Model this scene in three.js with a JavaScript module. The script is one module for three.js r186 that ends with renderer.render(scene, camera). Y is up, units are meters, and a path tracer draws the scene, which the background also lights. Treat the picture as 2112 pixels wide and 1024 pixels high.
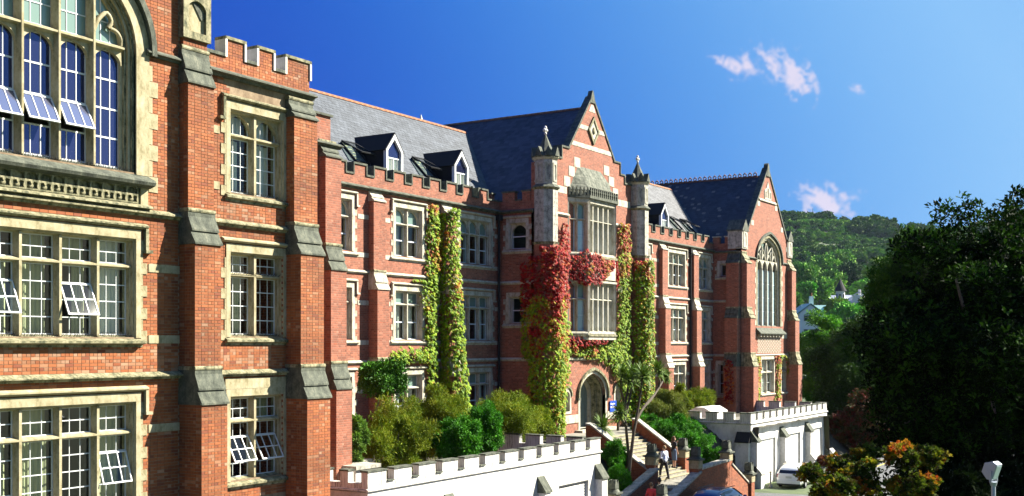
import * as THREE from 'three';
import { mergeGeometries, mergeVertices } from 'three/addons/utils/BufferGeometryUtils.js';
import { MarchingCubes } from 'three/addons/objects/MarchingCubes.js';
import { createNoise2D, createNoise3D } from 'simplex-noise';

// ---------------------------------------------------------------- camera, sky, sun, exposure
const renderer = new THREE.WebGLRenderer({ antialias: true });
renderer.toneMapping = THREE.LinearToneMapping;
const EXPOSURE = 4.2, ALB = 0.88;
renderer.toneMappingExposure = EXPOSURE;
renderer.shadowMap.enabled = true;
const scene = new THREE.Scene();
const TH = Math.atan(1484 / 2350);                         // how far the view is turned towards the front of the building
const CAM = new THREE.Vector3(0, 9.3, 24.5);
const camera = new THREE.PerspectiveCamera(2 * Math.atan(512 / 2350) * 180 / Math.PI, 2112 / 1024, 0.5, 6000);
camera.position.copy(CAM);
camera.lookAt(CAM.x + Math.cos(TH), CAM.y, CAM.z - Math.sin(TH));
camera.setViewOffset(2112, 1024, 0, -200, 2112, 1024);      // a level camera with a raised lens: verticals stay upright

const SUN = new THREE.Vector3(0.622, 0.595, 0.509).normalize();
const sun = new THREE.DirectionalLight(new THREE.Color().setRGB(1, 0.93, 0.80), 5);
sun.name = 'sun';
sun.position.copy(SUN).multiplyScalar(200).add(new THREE.Vector3(50, 0, 0));
sun.target.position.set(50, 0, 0);
sun.castShadow = true;
Object.assign(sun.shadow.camera, { left: -110, right: 110, top: 110, bottom: -110, near: 1, far: 600 });
sun.shadow.mapSize.set(4096, 4096);
scene.add(sun, sun.target);

function rngOf(seed) { let a = seed >>> 0; return () => { a = a + 0x6D2B79F5 | 0; let t = Math.imul(a ^ a >>> 15, 1 | a); t = t + Math.imul(t ^ t >>> 7, 61 | t) ^ t; return ((t ^ t >>> 14) >>> 0) / 4294967296; }; }
const n2 = createNoise2D(rngOf(11)), n3 = createNoise3D(rngOf(12));
function fbm2(x, y, o = 4) { let s = 0, a = 0.5; for (let i = 0; i < o; i++) { s += a * n2(x, y); x = x * 2.03 + 7.1; y = y * 2.03 - 3.7; a *= 0.5; } return s; }
const clamp = (x, a = 0, b = 1) => Math.min(b, Math.max(a, x)), mix = (a, b, t) => a + (b - a) * t;
const smooth = (a, b, x) => { const t = clamp((x - a) / (b - a)); return t * t * (3 - 2 * t); };

{ // the sky: deep blue across the sun, paler towards the horizon and towards the sun, three small fair-weather clouds
  const W = 4096, H = 2048, data = new Float32Array(W * H * 4);
  const sunAz = Math.atan2(SUN.z, SUN.x), sunEl = Math.asin(SUN.y), viewAz = -TH;
  const K = 1 / EXPOSURE;
  for (let j = 0; j < H; j++) {
    const el = ((j + 0.5) / H - 0.5) * Math.PI, e = Math.max(el, 0);
    for (let i = 0; i < W; i++) {
      const az = ((i + 0.5) / W - 0.5) * 2 * Math.PI;
      let dAz = az - viewAz; dAz = Math.atan2(Math.sin(dAz), Math.cos(dAz));
      const cg = Math.cos(e) * Math.cos(sunEl) * Math.cos(az - sunAz) + Math.sin(e) * Math.sin(sunEl);
      const g = Math.acos(clamp(cg, -1, 1));
      const side = smooth(1.42, 0.62, g), hor = Math.exp(-e / 0.11);       // deep blue across the sun, paler on its side and low down
      const k = clamp(0.02 + Math.min(side, 0.78) * 0.98 + 0.42 * hor * (0.35 + 0.9 * side));
      let r = mix(0.007, 0.36, Math.pow(k, 1.8)), gg = mix(0.068, 0.66, Math.pow(k, 1.1)), b = mix(0.50, 1.0, Math.pow(k, 0.62));
      const au = 0.9 * Math.exp(-g / 0.13); r += au; gg += au * 0.97; b += au * 0.9;
      // clouds
      if (Math.abs(dAz) < 0.6 && el > 0 && el < 0.4) {
        const px = 1056 + 2350 * Math.tan(dAz), py = 712 - 2350 * Math.tan(el) / Math.cos(dAz);
        let c = 0;
        const blob = (cx, cy, rx, ry, rot, sc, seed, hard, core = 0.62) => {
          const dx = px - cx, dy = py - cy, co = Math.cos(rot), si = Math.sin(rot);
          const u = (dx * co + dy * si) / rx, v = (-dx * si + dy * co) / ry, d = Math.hypot(u, v);
          if (d > 2.2) return;
          const wx = fbm2(px / 60 + seed, py / 60, 3) * 0.8, n = fbm2((dx * co + dy * si) / sc + wx + seed, (-dx * si + dy * co) / (sc * 0.55) + wx * 1.2, 6);
          c = Math.max(c, clamp((core - d * 0.78 + n * 0.95) * hard));
        };
        blob(1520, 132, 60, 24, 0.1, 64, 3.1, 1.5, 0.72);
        blob(1592, 128, 52, 30, 0.5, 52, 5.7, 1.2);
        blob(1640, 158, 62, 36, 0.75, 56, 8.4, 1.6, 0.74);
        blob(1545, 150, 50, 14, 0.05, 44, 2.2, 0.8);
        blob(1768, 183, 22, 12, 0.6, 26, 1.9, 1.1);
        blob(1704, 416, 52, 34, 0.2, 60, 6.6, 1.7, 0.85);
        blob(1752, 408, 34, 15, -0.3, 40, 4.2, 0.7);
        c *= 0.93;
        r = mix(r, 0.80, c); gg = mix(gg, 0.74, c); b = mix(b, 0.90, c);
      }
      const at = (j * W + i) * 4;
      data[at] = r * K; data[at + 1] = gg * K; data[at + 2] = b * K; data[at + 3] = 1;
    }
  }
  const sky = new THREE.DataTexture(data, W, H, THREE.RGBAFormat, THREE.FloatType);
  sky.mapping = THREE.EquirectangularReflectionMapping; sky.magFilter = THREE.LinearFilter; sky.needsUpdate = true;
  scene.background = sky; scene.environment = sky;
}

// ---------------------------------------------------------------- helpers
const rnd = rngOf(4711), rr = (a, b) => a + (b - a) * rnd();
const V = (x, y, z) => new THREE.Vector3(x, y, z);
const lin = (r, g, b) => new THREE.Color().setRGB(r, g, b);
const used = new Map();
function numbered(n) { const k = used.get(n) || 0; used.set(n, k + 1); return k ? n + '_' + String(k).padStart(3, '0') : n; }
function shadows(o) { o.castShadow = true; o.receiveShadow = true; return o; }
function part(name, geo, mat, parent, x = 0, y = 0, z = 0) {      // a mesh under its thing or part
  const m = shadows(new THREE.Mesh(geo, mat)); m.name = name; m.position.set(x, y, z); parent.add(m); return m;
}
function thing(name, label, category, x = 0, y = 0, z = 0, turn = 0, group) {
  const o = new THREE.Group(); o.name = numbered(name); o.position.set(x, y, z); o.rotation.y = turn;
  o.userData.label = label; o.userData.category = category; if (group) o.userData.group = group;
  scene.add(o); return o;
}
function structure(name, geo, mat, label, category) { const m = shadows(new THREE.Mesh(geo, mat)); m.name = numbered(name); m.userData.kind = 'structure'; m.userData.label = label; m.userData.category = category; scene.add(m); return m; }
function worldUV(g, dx = 0, dy = 0) {                             // uv in metres, by the way each face points
  if (g.index) g = g.toNonIndexed();
  const p = g.attributes.position, n = g.attributes.normal, uv = new Float32Array(p.count * 2);
  for (let i = 0; i < p.count; i++) {
    const ax = Math.abs(n.getX(i)), ay = Math.abs(n.getY(i)), az = Math.abs(n.getZ(i));
    const x = p.getX(i), y = p.getY(i), z = p.getZ(i);
    if (ay > 0.72) { uv[2 * i] = x; uv[2 * i + 1] = z; } else if (ax > az) { uv[2 * i] = z; uv[2 * i + 1] = y; } else { uv[2 * i] = x; uv[2 * i + 1] = y; }
    uv[2 * i] += dx; uv[2 * i + 1] += dy;
  }
  g.setAttribute('uv', new THREE.BufferAttribute(uv, 2)); return g;
}
const boxCache = new Map();
function box(w, h, d) {                                           // centred box, shared by size
  const k = [w, h, d].map(v => v.toFixed(3)).join();
  if (!boxCache.has(k)) boxCache.set(k, worldUV(new THREE.BoxGeometry(w, h, d), boxCache.size * 0.37 % 3, boxCache.size * 0.53 % 3));
  return boxCache.get(k);
}
function span(name, mat, parent, x0, x1, y0, y1, z0, z1) {        // a box between limits
  return part(name, box(x1 - x0, y1 - y0, z1 - z0), mat, parent, (x0 + x1) / 2, (y0 + y1) / 2, (z0 + z1) / 2);
}
const bx = (x0, x1, y0, y1, z0, z1) => new THREE.BoxGeometry(x1 - x0, y1 - y0, z1 - z0).translate((x0 + x1) / 2, (y0 + y1) / 2, (z0 + z1) / 2);
function merged(list) { return worldUV(mergeGeometries(list.map(g => { g = g.index ? g.toNonIndexed() : g; for (const k of Object.keys(g.attributes)) if (!['position', 'normal', 'uv'].includes(k)) g.deleteAttribute(k); return g; }))); }
function shapeOf(pts, holes = []) {
  const s = new THREE.Shape(pts.map(p => new THREE.Vector2(p[0], p[1])));
  for (const h of holes) s.holes.push(new THREE.Path(h.map(p => new THREE.Vector2(p[0], p[1]))));
  return s;
}
const rectPts = (x0, x1, y0, y1) => [[x0, y0], [x1, y0], [x1, y1], [x0, y1]];
function slab(pts, holes, z0, z1) {                               // an outline in x, y with thickness in z
  return worldUV(new THREE.ExtrudeGeometry(shapeOf(pts, holes), { depth: z1 - z0, bevelEnabled: false }).translate(0, 0, z0));
}
function alongX(prof, x0, x1) {                                   // a profile of [z, y] points drawn along x
  const g = new THREE.ExtrudeGeometry(shapeOf(prof.map(([z, y]) => [-z, y])), { depth: x1 - x0, bevelEnabled: false });
  return worldUV(g.rotateY(Math.PI / 2).translate(x0, 0, 0));
}
function alongZ(prof, z0, z1) {                                   // a profile of [x, y] points drawn along z
  return worldUV(new THREE.ExtrudeGeometry(shapeOf(prof), { depth: z1 - z0, bevelEnabled: false }).translate(0, 0, z0));
}
// the outline of a pointed (four-centred) arch from (-w, 0) over (0, h) to (w, 0)
function archPts(w, h, n = 10, soft = 0.45) {
  const out = [], half = [];
  const r = Math.min(w, h) * soft, a = new THREE.Vector2(-w, 0), b = new THREE.Vector2(0, h);
  const c = new THREE.CubicBezierCurve(a, new THREE.Vector2(-w, h * 0.5 + r * 0.18), new THREE.Vector2(-w * 0.55, h * 0.86), b);
  for (let i = 0; i <= n; i++) { const p = c.getPoint(i / n); half.push([p.x, p.y]); }
  for (const p of half) out.push(p);
  for (let i = n - 1; i >= 0; i--) out.push([-half[i][0], half[i][1]]);
  return out;
}
const archedPts = (x0, x1, y0, ys, yt, n = 10) => {               // an arched opening
  const c = (x0 + x1) / 2, w = (x1 - x0) / 2; return [[x0, y0], ...archPts(w, yt - ys, n).map(([x, y]) => [c + x, ys + y]), [x1, y0]];
};
function ring(outer, inner, z0, z1) { return slab(outer, [inner], z0, z1); }
function instanced(name, geo, mat, list, parent, kind = 'stuff') {  // list of [Matrix4, Color]
  const m = shadows(new THREE.InstancedMesh(geo, mat, list.length)); m.name = name;
  list.forEach(([mt, c], i) => { m.setMatrixAt(i, mt); if (c) m.setColorAt(i, c.clone().multiplyScalar(ALB)); });
  if (kind) m.userData.kind = kind; parent.add(m); return m;
}

// ---------------------------------------------------------------- textures and materials
function texture(w, h, fn, metres, colour = true) {
  const d = new Uint8Array(w * h * 4);
  for (let j = 0; j < h; j++) for (let i = 0; i < w; i++) { const c = fn(i, j); const k = (j * w + i) * 4; d[k] = c[0]; d[k + 1] = c[1]; d[k + 2] = c[2]; d[k + 3] = 255; }
  const t = new THREE.DataTexture(d, w, h, THREE.RGBAFormat); t.wrapS = t.wrapT = THREE.RepeatWrapping; t.magFilter = THREE.LinearFilter;
  if (colour) t.colorSpace = THREE.SRGBColorSpace; t.repeat.set(1 / metres[0], 1 / metres[1]); t.needsUpdate = true; return t;
}
const s8 = v => Math.round(255 * (v <= 0 ? 0 : v >= 1 ? 1 : v < 0.0031308 ? v * 12.92 : 1.055 * Math.pow(v, 1 / 2.4) - 0.055));
function tileNoise(S) {                                           // noise that repeats over S pixels
  return (x, y, f, seed = 0) => { const a = x / S * 2 * Math.PI, b = y / S * 2 * Math.PI, R = f / (2 * Math.PI); return (n3(Math.cos(a) * R + seed, Math.sin(a) * R, Math.cos(b) * R * 1.0 + seed) + n3(Math.sin(b) * R - seed, Math.cos(a) * R + 9, Math.sin(a) * R + seed)) * 0.5; };
}
// brickwork seen from afar: 56 courses and 20 bricks to a tile, joints and tones
function brickTexture(base, spread, joint) {
  const S = 1024, C = 48, N = 20, tn = tileNoise(S), r = rngOf(91), tone = [];
  for (let i = 0; i < C * N * 2; i++) tone.push([1 + (r() - 0.5) * spread, r()]);
  const f = (bump) => (i, j) => {
    const cy = j / S * C, row = Math.floor(cy), fy = cy - row, head = row % 2, n = head ? N * 2 : N;
    const cxx = i / S * n + (head ? 0 : 0.25), col = Math.floor(cxx) % n, fx = cxx - Math.floor(cxx), jx = head ? 0.09 : 0.045;
    const mort = fy < 0.13 || fx < jx;
    if (bump) { const v = mort ? 60 : 200 + 25 * tn(i, j, 60); return [v, v, v]; }
    const [t, u] = tone[(row * N * 2 + col) % tone.length], big = ALB * (1 + 0.16 * tn(i, j, 5, 3) + 0.10 * tn(i, j, 22, 5));
    if (mort) return [s8(joint[0] * big), s8(joint[1] * big), s8(joint[2] * big)];
    const pale = u > 0.93 ? 0.45 : u < 0.08 ? -0.3 : 0, k = t * big * (1 + pale * 0.4);
    return [s8(base[0] * k), s8(base[1] * k * (1 + pale * 0.5)), s8(base[2] * k * (1 + pale * 0.9))];
  };
  const metres = [4.8, 4.128];
  return { map: texture(S, S, f(false), metres), bumpMap: texture(S, S, f(true), metres, false) };
}
function patchTexture(cols, metres, S = 512, fr = [4, 14, 50], gain = 1) {   // noise between listed colours
  const tn = tileNoise(S);
  return texture(S, S, (i, j) => {
    const n = clamp(0.5 + gain * (0.55 * tn(i, j, fr[0], 1) + 0.35 * tn(i, j, fr[1], 2) + 0.25 * tn(i, j, fr[2], 3)));
    const q = n * (cols.length - 1), a = Math.min(Math.floor(q), cols.length - 2), t = q - a;
    return [0, 1, 2].map(k => s8(ALB * mix(cols[a][k], cols[a + 1][k], t)));
  }, metres);
}
const std = (o) => { const m = new THREE.MeshStandardMaterial({ roughness: 0.9, metalness: 0, ...o }); return m; };
const phys = (o) => new THREE.MeshPhysicalMaterial({ roughness: 0.9, metalness: 0, ...o });
const grainBump = texture(256, 256, (() => { const t = tileNoise(256); return (i, j) => { const v = 128 + 60 * t(i, j, 30) + 50 * t(i, j, 90, 4); return [v, v, v]; }; })(), [0.8, 0.8], false);
const M = {};
{
  const far = brickTexture([0.245, 0.080, 0.042], 0.55, [0.275, 0.165, 0.115]);
  M.brick = std({ ...far, bumpScale: 0.012, name: 'brickwork' });
  M.brickNear = std({ ...brickTexture([0.235, 0.062, 0.019], 0.5, [0.23, 0.11, 0.06]), bumpScale: 0.012, name: 'orange brickwork' });
  M.mortar = std({ map: patchTexture([[0.13, 0.085, 0.045], [0.20, 0.14, 0.08], [0.27, 0.20, 0.125]], [2, 2]), name: 'mortar' });
  M.stone = std({ map: patchTexture([[0.20, 0.17, 0.085], [0.29, 0.255, 0.145], [0.34, 0.30, 0.185], [0.39, 0.355, 0.24]], [1.7, 1.7]), bumpMap: grainBump, bumpScale: 0.006, name: 'cream stone' });
  M.pale = std({ map: patchTexture([[0.24, 0.22, 0.15], [0.36, 0.34, 0.26], [0.43, 0.41, 0.33], [0.48, 0.46, 0.39]], [1.7, 1.7]), bumpMap: grainBump, bumpScale: 0.006, name: 'pale cream stone' });
  M.mossy = std({ map: patchTexture([[0.05, 0.055, 0.025], [0.14, 0.135, 0.07], [0.24, 0.22, 0.125], [0.30, 0.275, 0.17]], [1.3, 1.3], 512, [4, 14, 50], 1.25), bumpMap: grainBump, bumpScale: 0.01, name: 'weathered stone' });
  M.coping = std({ map: patchTexture([[0.02, 0.025, 0.016], [0.05, 0.058, 0.04], [0.085, 0.095, 0.068], [0.15, 0.15, 0.105]], [1.6, 1.6], 512, [5, 22, 70], 0.85), bumpMap: grainBump, bumpScale: 0.012, name: 'lichened coping' });
  M.ashlar = std({ map: patchTexture([[0.15, 0.145, 0.12], [0.28, 0.27, 0.22], [0.38, 0.365, 0.31], [0.45, 0.43, 0.37]], [1.2, 1.2]), bumpMap: grainBump, bumpScale: 0.006, name: 'grey ashlar' });
  M.white = std({ map: patchTexture([[0.44, 0.43, 0.38], [0.60, 0.585, 0.54], [0.68, 0.665, 0.62]], [3, 3], 512, [3, 12, 40], 1.1), roughness: 0.75, name: 'white painted render' });
  M.stained = std({ map: patchTexture([[0.07, 0.07, 0.06], [0.30, 0.29, 0.26], [0.50, 0.49, 0.45], [0.56, 0.545, 0.50], [0.58, 0.565, 0.52]], [0.9, 4.6], 512, [9, 40, 110], 0.95), name: 'mildewed white render' });
  M.slate = phys({ color: 0xffffff, roughness: 0.72, specularIntensity: 0.5, name: 'slate' });
  M.roofUnder = std({ color: lin(0.03, 0.032, 0.036), name: 'roof boarding' });
  M.tile = std({ map: patchTexture([[0.11, 0.035, 0.014], [0.24, 0.085, 0.03], [0.30, 0.14, 0.055]], [0.9, 0.9]), name: 'clay ridge tile' });
  M.lead = phys({ color: lin(0.02, 0.021, 0.022), roughness: 0.85, specularIntensity: 0.3, name: 'dark lead' });
  M.frame = std({ color: lin(0.50, 0.52, 0.52), roughness: 0.5, name: 'white glazing paint' });
  M.sash = std({ color: lin(0.46, 0.50, 0.54), roughness: 0.5, name: 'pale sash paint' });
  M.glass = phys({ color: lin(0.82, 0.90, 0.86), roughness: 0.02, transmission: 1, thickness: 0, ior: 1.5, name: 'window glass' });
  M.filmGlass = phys({ color: lin(0.055, 0.07, 0.17), roughness: 0.06, metalness: 0.8, name: 'blue reflective glass' });
  M.hopGlass = phys({ color: lin(0.26, 0.28, 0.42), roughness: 0.12, metalness: 0.85, name: 'tilted reflective glass' });
  M.lichenRoof = std({ map: patchTexture([[0.035, 0.04, 0.028], [0.08, 0.09, 0.066], [0.13, 0.14, 0.105], [0.20, 0.20, 0.155]], [1.4, 1.0]), bumpMap: grainBump, bumpScale: 0.02, side: THREE.DoubleSide, name: 'lichened stone slates' });
  M.paleGlass = phys({ color: lin(0.42, 0.55, 0.58), roughness: 0.2, metalness: 0.3, name: 'pale leaded glass' });
  M.leadGlass = phys({ color: lin(0.16, 0.24, 0.21), roughness: 0.22, metalness: 0.25, name: 'obscured leaded glass' });
  M.room = std({ color: lin(0.20, 0.19, 0.16), name: 'room plaster' });
  M.floorIn = std({ color: lin(0.12, 0.08, 0.05), name: 'floor boards' });
  M.curtain = std({ color: lin(0.50, 0.50, 0.46), name: 'pale curtain' });
  M.curtainCream = std({ color: lin(0.32, 0.31, 0.19), name: 'cream curtain' });
  M.iron = std({ color: lin(0.012, 0.012, 0.012), roughness: 0.5, name: 'black iron' });
  M.door = std({ map: patchTexture([[0.10, 0.13, 0.115], [0.14, 0.18, 0.16], [0.17, 0.21, 0.185]], [0.4, 2]), roughness: 0.6, name: 'grey green door paint' });
  M.soil = std({ map: patchTexture([[0.02, 0.018, 0.01], [0.05, 0.04, 0.022], [0.05, 0.065, 0.02]], [2, 2]), name: 'garden soil' });
  M.asphalt = std({ map: patchTexture([[0.06, 0.064, 0.066], [0.085, 0.09, 0.093], [0.12, 0.125, 0.128]], [3, 3], 512, [5, 30, 120], 1.1), bumpMap: grainBump, bumpScale: 0.01, name: 'worn asphalt' });
  M.concrete = std({ map: patchTexture([[0.13, 0.12, 0.095], [0.21, 0.20, 0.165], [0.27, 0.255, 0.215]], [2, 2]), name: 'stair concrete' });
  M.yellow = std({ color: lin(0.55, 0.46, 0.06), name: 'yellow road paint' });
  M.bark = std({ map: patchTexture([[0.05, 0.04, 0.03], [0.16, 0.14, 0.11], [0.30, 0.27, 0.22]], [0.6, 1.2], 256), bumpMap: grainBump, bumpScale: 0.02, name: 'bark' });
}

// ---------------------------------------------------------------- windows
function handOver(from, to) { from.updateMatrix(); for (const c of [...from.children]) { c.applyMatrix4(from.matrix); to.add(c); } }   // the pieces of a tilted leaf become pieces of its window
const curtainCache = new Map();
function curtainGeo(w, h, seed) {
  const k = w.toFixed(2) + h.toFixed(2) + seed % 3; if (curtainCache.has(k)) return curtainCache.get(k);
  const g = new THREE.PlaneGeometry(w, h, 24, 1), p = g.attributes.position;
  for (let i = 0; i < p.count; i++) p.setZ(i, 0.035 * Math.sin(p.getX(i) / w * 2 * Math.PI * (4 + seed % 3) + seed) * (0.7 + 0.3 * Math.sin(i)));
  g.computeVertexNormals(); curtainCache.set(k, g); return g;
}
const headCache = new Map();
function headGeo(w, h, rise) {                                    // a stone plate with an arched light cut out of it
  const k = [w, h, rise].map(v => v.toFixed(3)).join();
  if (!headCache.has(k)) {
    const y0 = h - rise - 0.05;
    const pts = [[-w / 2, y0], ...archPts(w / 2 - 0.025, rise, 8).map(([x, y]) => [x, y0 + y]), [w / 2, y0], [w / 2, h], [-w / 2, h]];
    headCache.set(k, slab(pts, [], -0.36, -0.2));
  }
  return headCache.get(k);
}
const planeCache = new Map();
function pane(w, h) { const k = w.toFixed(3) + '/' + h.toFixed(3); if (!planeCache.has(k)) planeCache.set(k, new THREE.PlaneGeometry(w, h)); return planeCache.get(k); }
const jambProf = (s, W) => {                                      // plan of a moulded jamb: [x, z]
  const i = W / 2, a = 0.16; return [[i + a, 0.028], [i - 0.005, 0.028], [i - 0.02, -0.04], [i - 0.05, -0.05], [i - 0.055, -0.15], [i - 0.085, -0.17], [i - 0.085, -0.44], [i + a, -0.44]].map(([x, z]) => [s * x, z]);
};
function drawUp(pts, y0, y1) { const g = new THREE.ExtrudeGeometry(shapeOf(pts.map(([x, z]) => [x, -z])), { depth: y1 - y0, bevelEnabled: false }); return worldUV(g.rotateX(-Math.PI / 2).translate(0, y0, 0)); }
function makeWindow(o) {
  const { W, H, n, tiers, trim = M.stone, sillMat = M.mossy, barMat = M.frame, mw = 0.13 } = o;
  const g = new THREE.Group(); g.name = 'window';
  for (const s of [-1, 1]) part('jamb', drawUp(jambProf(s, W), -0.02, H + 0.001), trim, g);
  part('lintel', alongX([[0.028, H + 0.24], [0.028, H + 0.004], [-0.04, H - 0.015], [-0.05, H - 0.045], [-0.15, H - 0.05], [-0.17, H - 0.075], [-0.44, H - 0.075], [-0.44, H + 0.24]], -W / 2 - 0.16, W / 2 + 0.16), trim, g);
  const so = o.sillOut ?? 0.12, sd = o.sillDrop ?? 0.26;
  part('sill', alongX([[-0.44, 0.06], [-0.3, 0.06], [0.03, -0.05], [so, -0.1], [so, -0.16], [0.03, -0.2], [0.026, -sd], [-0.44, -sd]], -W / 2 - (o.sillWide ?? 0.2), W / 2 + (o.sillWide ?? 0.2)), sillMat, g);
  const inner = W - 0.17, lw = (inner - (n - 1) * mw) / n, lx = i => -inner / 2 + i * (lw + mw) + lw / 2;
  const mp = (c, w) => [[c - w / 2, -0.2], [c - w * 0.22, -0.09], [c + w * 0.22, -0.09], [c + w / 2, -0.2], [c + w / 2, -0.36], [c - w / 2, -0.36]];
  for (let i = 1; i < n; i++) part('mullion', drawUp(mp(lx(i) - lw / 2 - mw / 2, mw), 0.02, H - 0.06), trim, g);
  for (let t = 1; t < tiers.length; t++) {
    const y = (tiers[t - 1].y1 + tiers[t].y0) / 2, h = tiers[t].y0 - tiers[t - 1].y1;
    part('transom', alongX([[-0.2, y - h / 2], [-0.085, y - h * 0.24], [-0.085, y + h * 0.1], [-0.2, y + h / 2], [-0.358, y + h / 2], [-0.358, y - h / 2]], -inner / 2, inner / 2), trim, g);
  }
  const paneMats = {};
  tiers.forEach((T, ti) => {
    const h = T.y1 - T.y0, yc = (T.y0 + T.y1) / 2, rows = T.rows || 1, cols = T.cols || 1;
    for (let i = 0; i < n; i++) {
      if (o.skip && o.skip.includes(i)) { part('pane', pane(lw, h), T.glass || M.glass, g, lx(i), yc, -0.3); continue; }
      const hop = (o.hoppers || []).find(q => q[0] === i && q[1] === ti);
      const f = 0.026, b = o.bar || 0.013, rh = h / rows, cw = lw / cols, list = [], opened = [];
      const z0 = -0.318, z1 = -0.282;
      list.push(bx(-lw / 2, lw / 2, -h / 2, -h / 2 + f, z0, z1), bx(-lw / 2, lw / 2, h / 2 - f, h / 2, z0, z1), bx(-lw / 2, -lw / 2 + f, -h / 2 + f, h / 2 - f, z0 + 0.001, z1 - 0.001), bx(lw / 2 - f, lw / 2, -h / 2 + f, h / 2 - f, z0 + 0.001, z1 - 0.001));
      for (let r = 1; r < rows; r++) { const y = -h / 2 + r * rh, t = T.rail === r ? 0.03 : b; list.push(bx(-lw / 2 + f, lw / 2 - f, y - t, y + t, z0 + 0.004, z1 + (T.rail === r ? 0.02 : -0.004))); }
      for (let c = 1; c < cols; c++) {
        const x = -lw / 2 + c * cw;
        for (let r = 0; r < rows; r++) if (!hop || r < hop[2] || r >= hop[3]) list.push(bx(x - b * 0.62, x + b * 0.62, -h / 2 + r * rh + 0.002, -h / 2 + (r + 1) * rh - 0.002, z0 + 0.006, z1 - 0.006));
      }
      part('casement', merged(list), barMat, g, lx(i), yc, 0);
      const gl = T.glass || M.glass;
      const cells = T.whole ? [[0, rows, 0, cols]] : [];
      if (!T.whole) for (let r = 0; r < rows; r++) for (let c = 0; c < cols; c++) cells.push([r, r + 1, c, c + 1]);
      for (const [ra, rb, ca, cb] of cells) {
        if (hop && ra >= hop[2] && rb <= hop[3]) { opened.push([ra, rb, ca, cb]); continue; }
        const pw = cw * (cb - ca) - 0.012, ph = rh * (rb - ra) - 0.012;
        const m = part('pane', pane(pw, ph), gl, g, lx(i) - lw / 2 + cw * (ca + cb) / 2, T.y0 + rh * (ra + rb) / 2, -0.3);
        if (!T.whole) { m.rotation.x = rr(-0.004, 0.004); m.rotation.y = rr(-0.004, 0.004); }
      }
      if (hop) {                                                  // a top-hung light pushed open at its foot
        const hh = rh * (hop[3] - hop[2]), hy = T.y0 + rh * hop[3];
        const leaf = new THREE.Group(); leaf.name = 'open_light'; leaf.position.set(lx(i), hy - 0.02, -0.27); leaf.rotation.x = -(o.tilt || 0.42);
        const fr = [bx(-lw / 2 + 0.01, lw / 2 - 0.01, -0.035, 0, -0.018, 0.018), bx(-lw / 2 + 0.01, lw / 2 - 0.01, -hh, -hh + 0.04, -0.018, 0.018), bx(-lw / 2 + 0.01, -lw / 2 + 0.045, -hh + 0.04, -0.035, -0.017, 0.017), bx(lw / 2 - 0.045, lw / 2 - 0.01, -hh + 0.04, -0.035, -0.017, 0.017)];
        const rws = hop[3] - hop[2];
        for (let c = 1; c < cols; c++) { const x = -lw / 2 + c * cw; fr.push(bx(x - 0.013, x + 0.013, -hh + 0.04, -0.035, -0.014, 0.014)); }
        for (let r = 1; r < rws; r++) fr.push(bx(-lw / 2 + 0.045, lw / 2 - 0.045, -r * rh - 0.013, -r * rh + 0.013, -0.0145, 0.0145));
        part('open_light_frame', merged(fr), barMat, leaf);
        for (const [ra, rb, ca, cb] of opened) part('pane', pane(cw - 0.014, rh - 0.014), o.openGlass || gl, leaf, -lw / 2 + cw * (ca + cb) / 2, -(hop[3] - (ra + rb) / 2) * rh, 0);
        handOver(leaf, g);
      }
      if (T.arch) part('arched_head', headGeo(lw + 0.02, h + 0.03, Math.min(lw * (T.rise || 0.5), h * 0.8)), trim, g, lx(i), T.y0 + 0.004, 0.006);
      const cur = o.curtains && o.curtains(i, ti);
      if (cur) part('curtain', curtainGeo(lw * cur[1], h * 0.98, i + 3 * ti), cur[2] || M.curtain, g, lx(i) + cur[0] * lw, yc, -0.56);
    }
  });
  if (o.hood) {
    const e = W / 2 + 0.34, y = H + 0.27, d = o.hoodDrop ?? 0.55, p = [[0.004, y], [0.05, y], [0.13, y + 0.05], [0.13, y + 0.09], [0.004, y + 0.15]];
    const list = [alongX(p, -e, e)];
    if (d) for (const s of [-1, 1]) { list.push(bx(Math.min(s * (e - 0.09), s * e), Math.max(s * (e - 0.09), s * e), y - d, y + 0.02, 0.005, 0.115)); list.push(bx(Math.min(s * (e - 0.09), s * (e + 0.13)), Math.max(s * (e - 0.09), s * (e + 0.13)), y - d - 0.08, y - d, 0.004, 0.125)); }
    part('hood_mould', merged(list), o.hoodMat || trim, g);
  }
  if (o.quoins) {
    const qh = 0.3, k = Math.floor((H + 0.2) / qh), x0 = W / 2 + 0.158;
    for (const s of [-1, 1]) for (let i = 0; i < k; i++) { const e = i % 2 ? 0.06 : 0.2; part('quoin', box(e, qh - 0.012, 0.08), trim, g, s * (x0 + e / 2), -0.12 + (i + 0.5) * qh, -0.017); }
  }
  return g;
}

// ---------------------------------------------------------------- the building
const BASE = V(54, 0, -10.5);
const building = thing('college_building', 'long red brick Gothic college building with cream stone windows, gables and slate roofs', 'building', BASE.x, BASE.y, BASE.z);
const raise = (name, geo, mat, parent = building) => { const m = part(name, geo, mat, parent); if (parent === building) m.position.copy(BASE).negate(); return m; };   // geometry given in world metres
const block = (name, mat, x0, x1, y0, y1, z0, z1, parent = building) => { const m = span(name, mat, parent, x0, x1, y0, y1, z0, z1); if (parent === building) m.position.sub(BASE); return m; };
const group = (name) => { const g = new THREE.Group(); g.name = name; g.position.copy(BASE).negate(); building.add(g); return g; };
function setWindow(w, x, y, z, turn = 0) { w.position.set(x, y, z).sub(BASE); w.rotation.y = turn; building.add(w); return w; }

const holesS = [], holesN = [];
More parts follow.
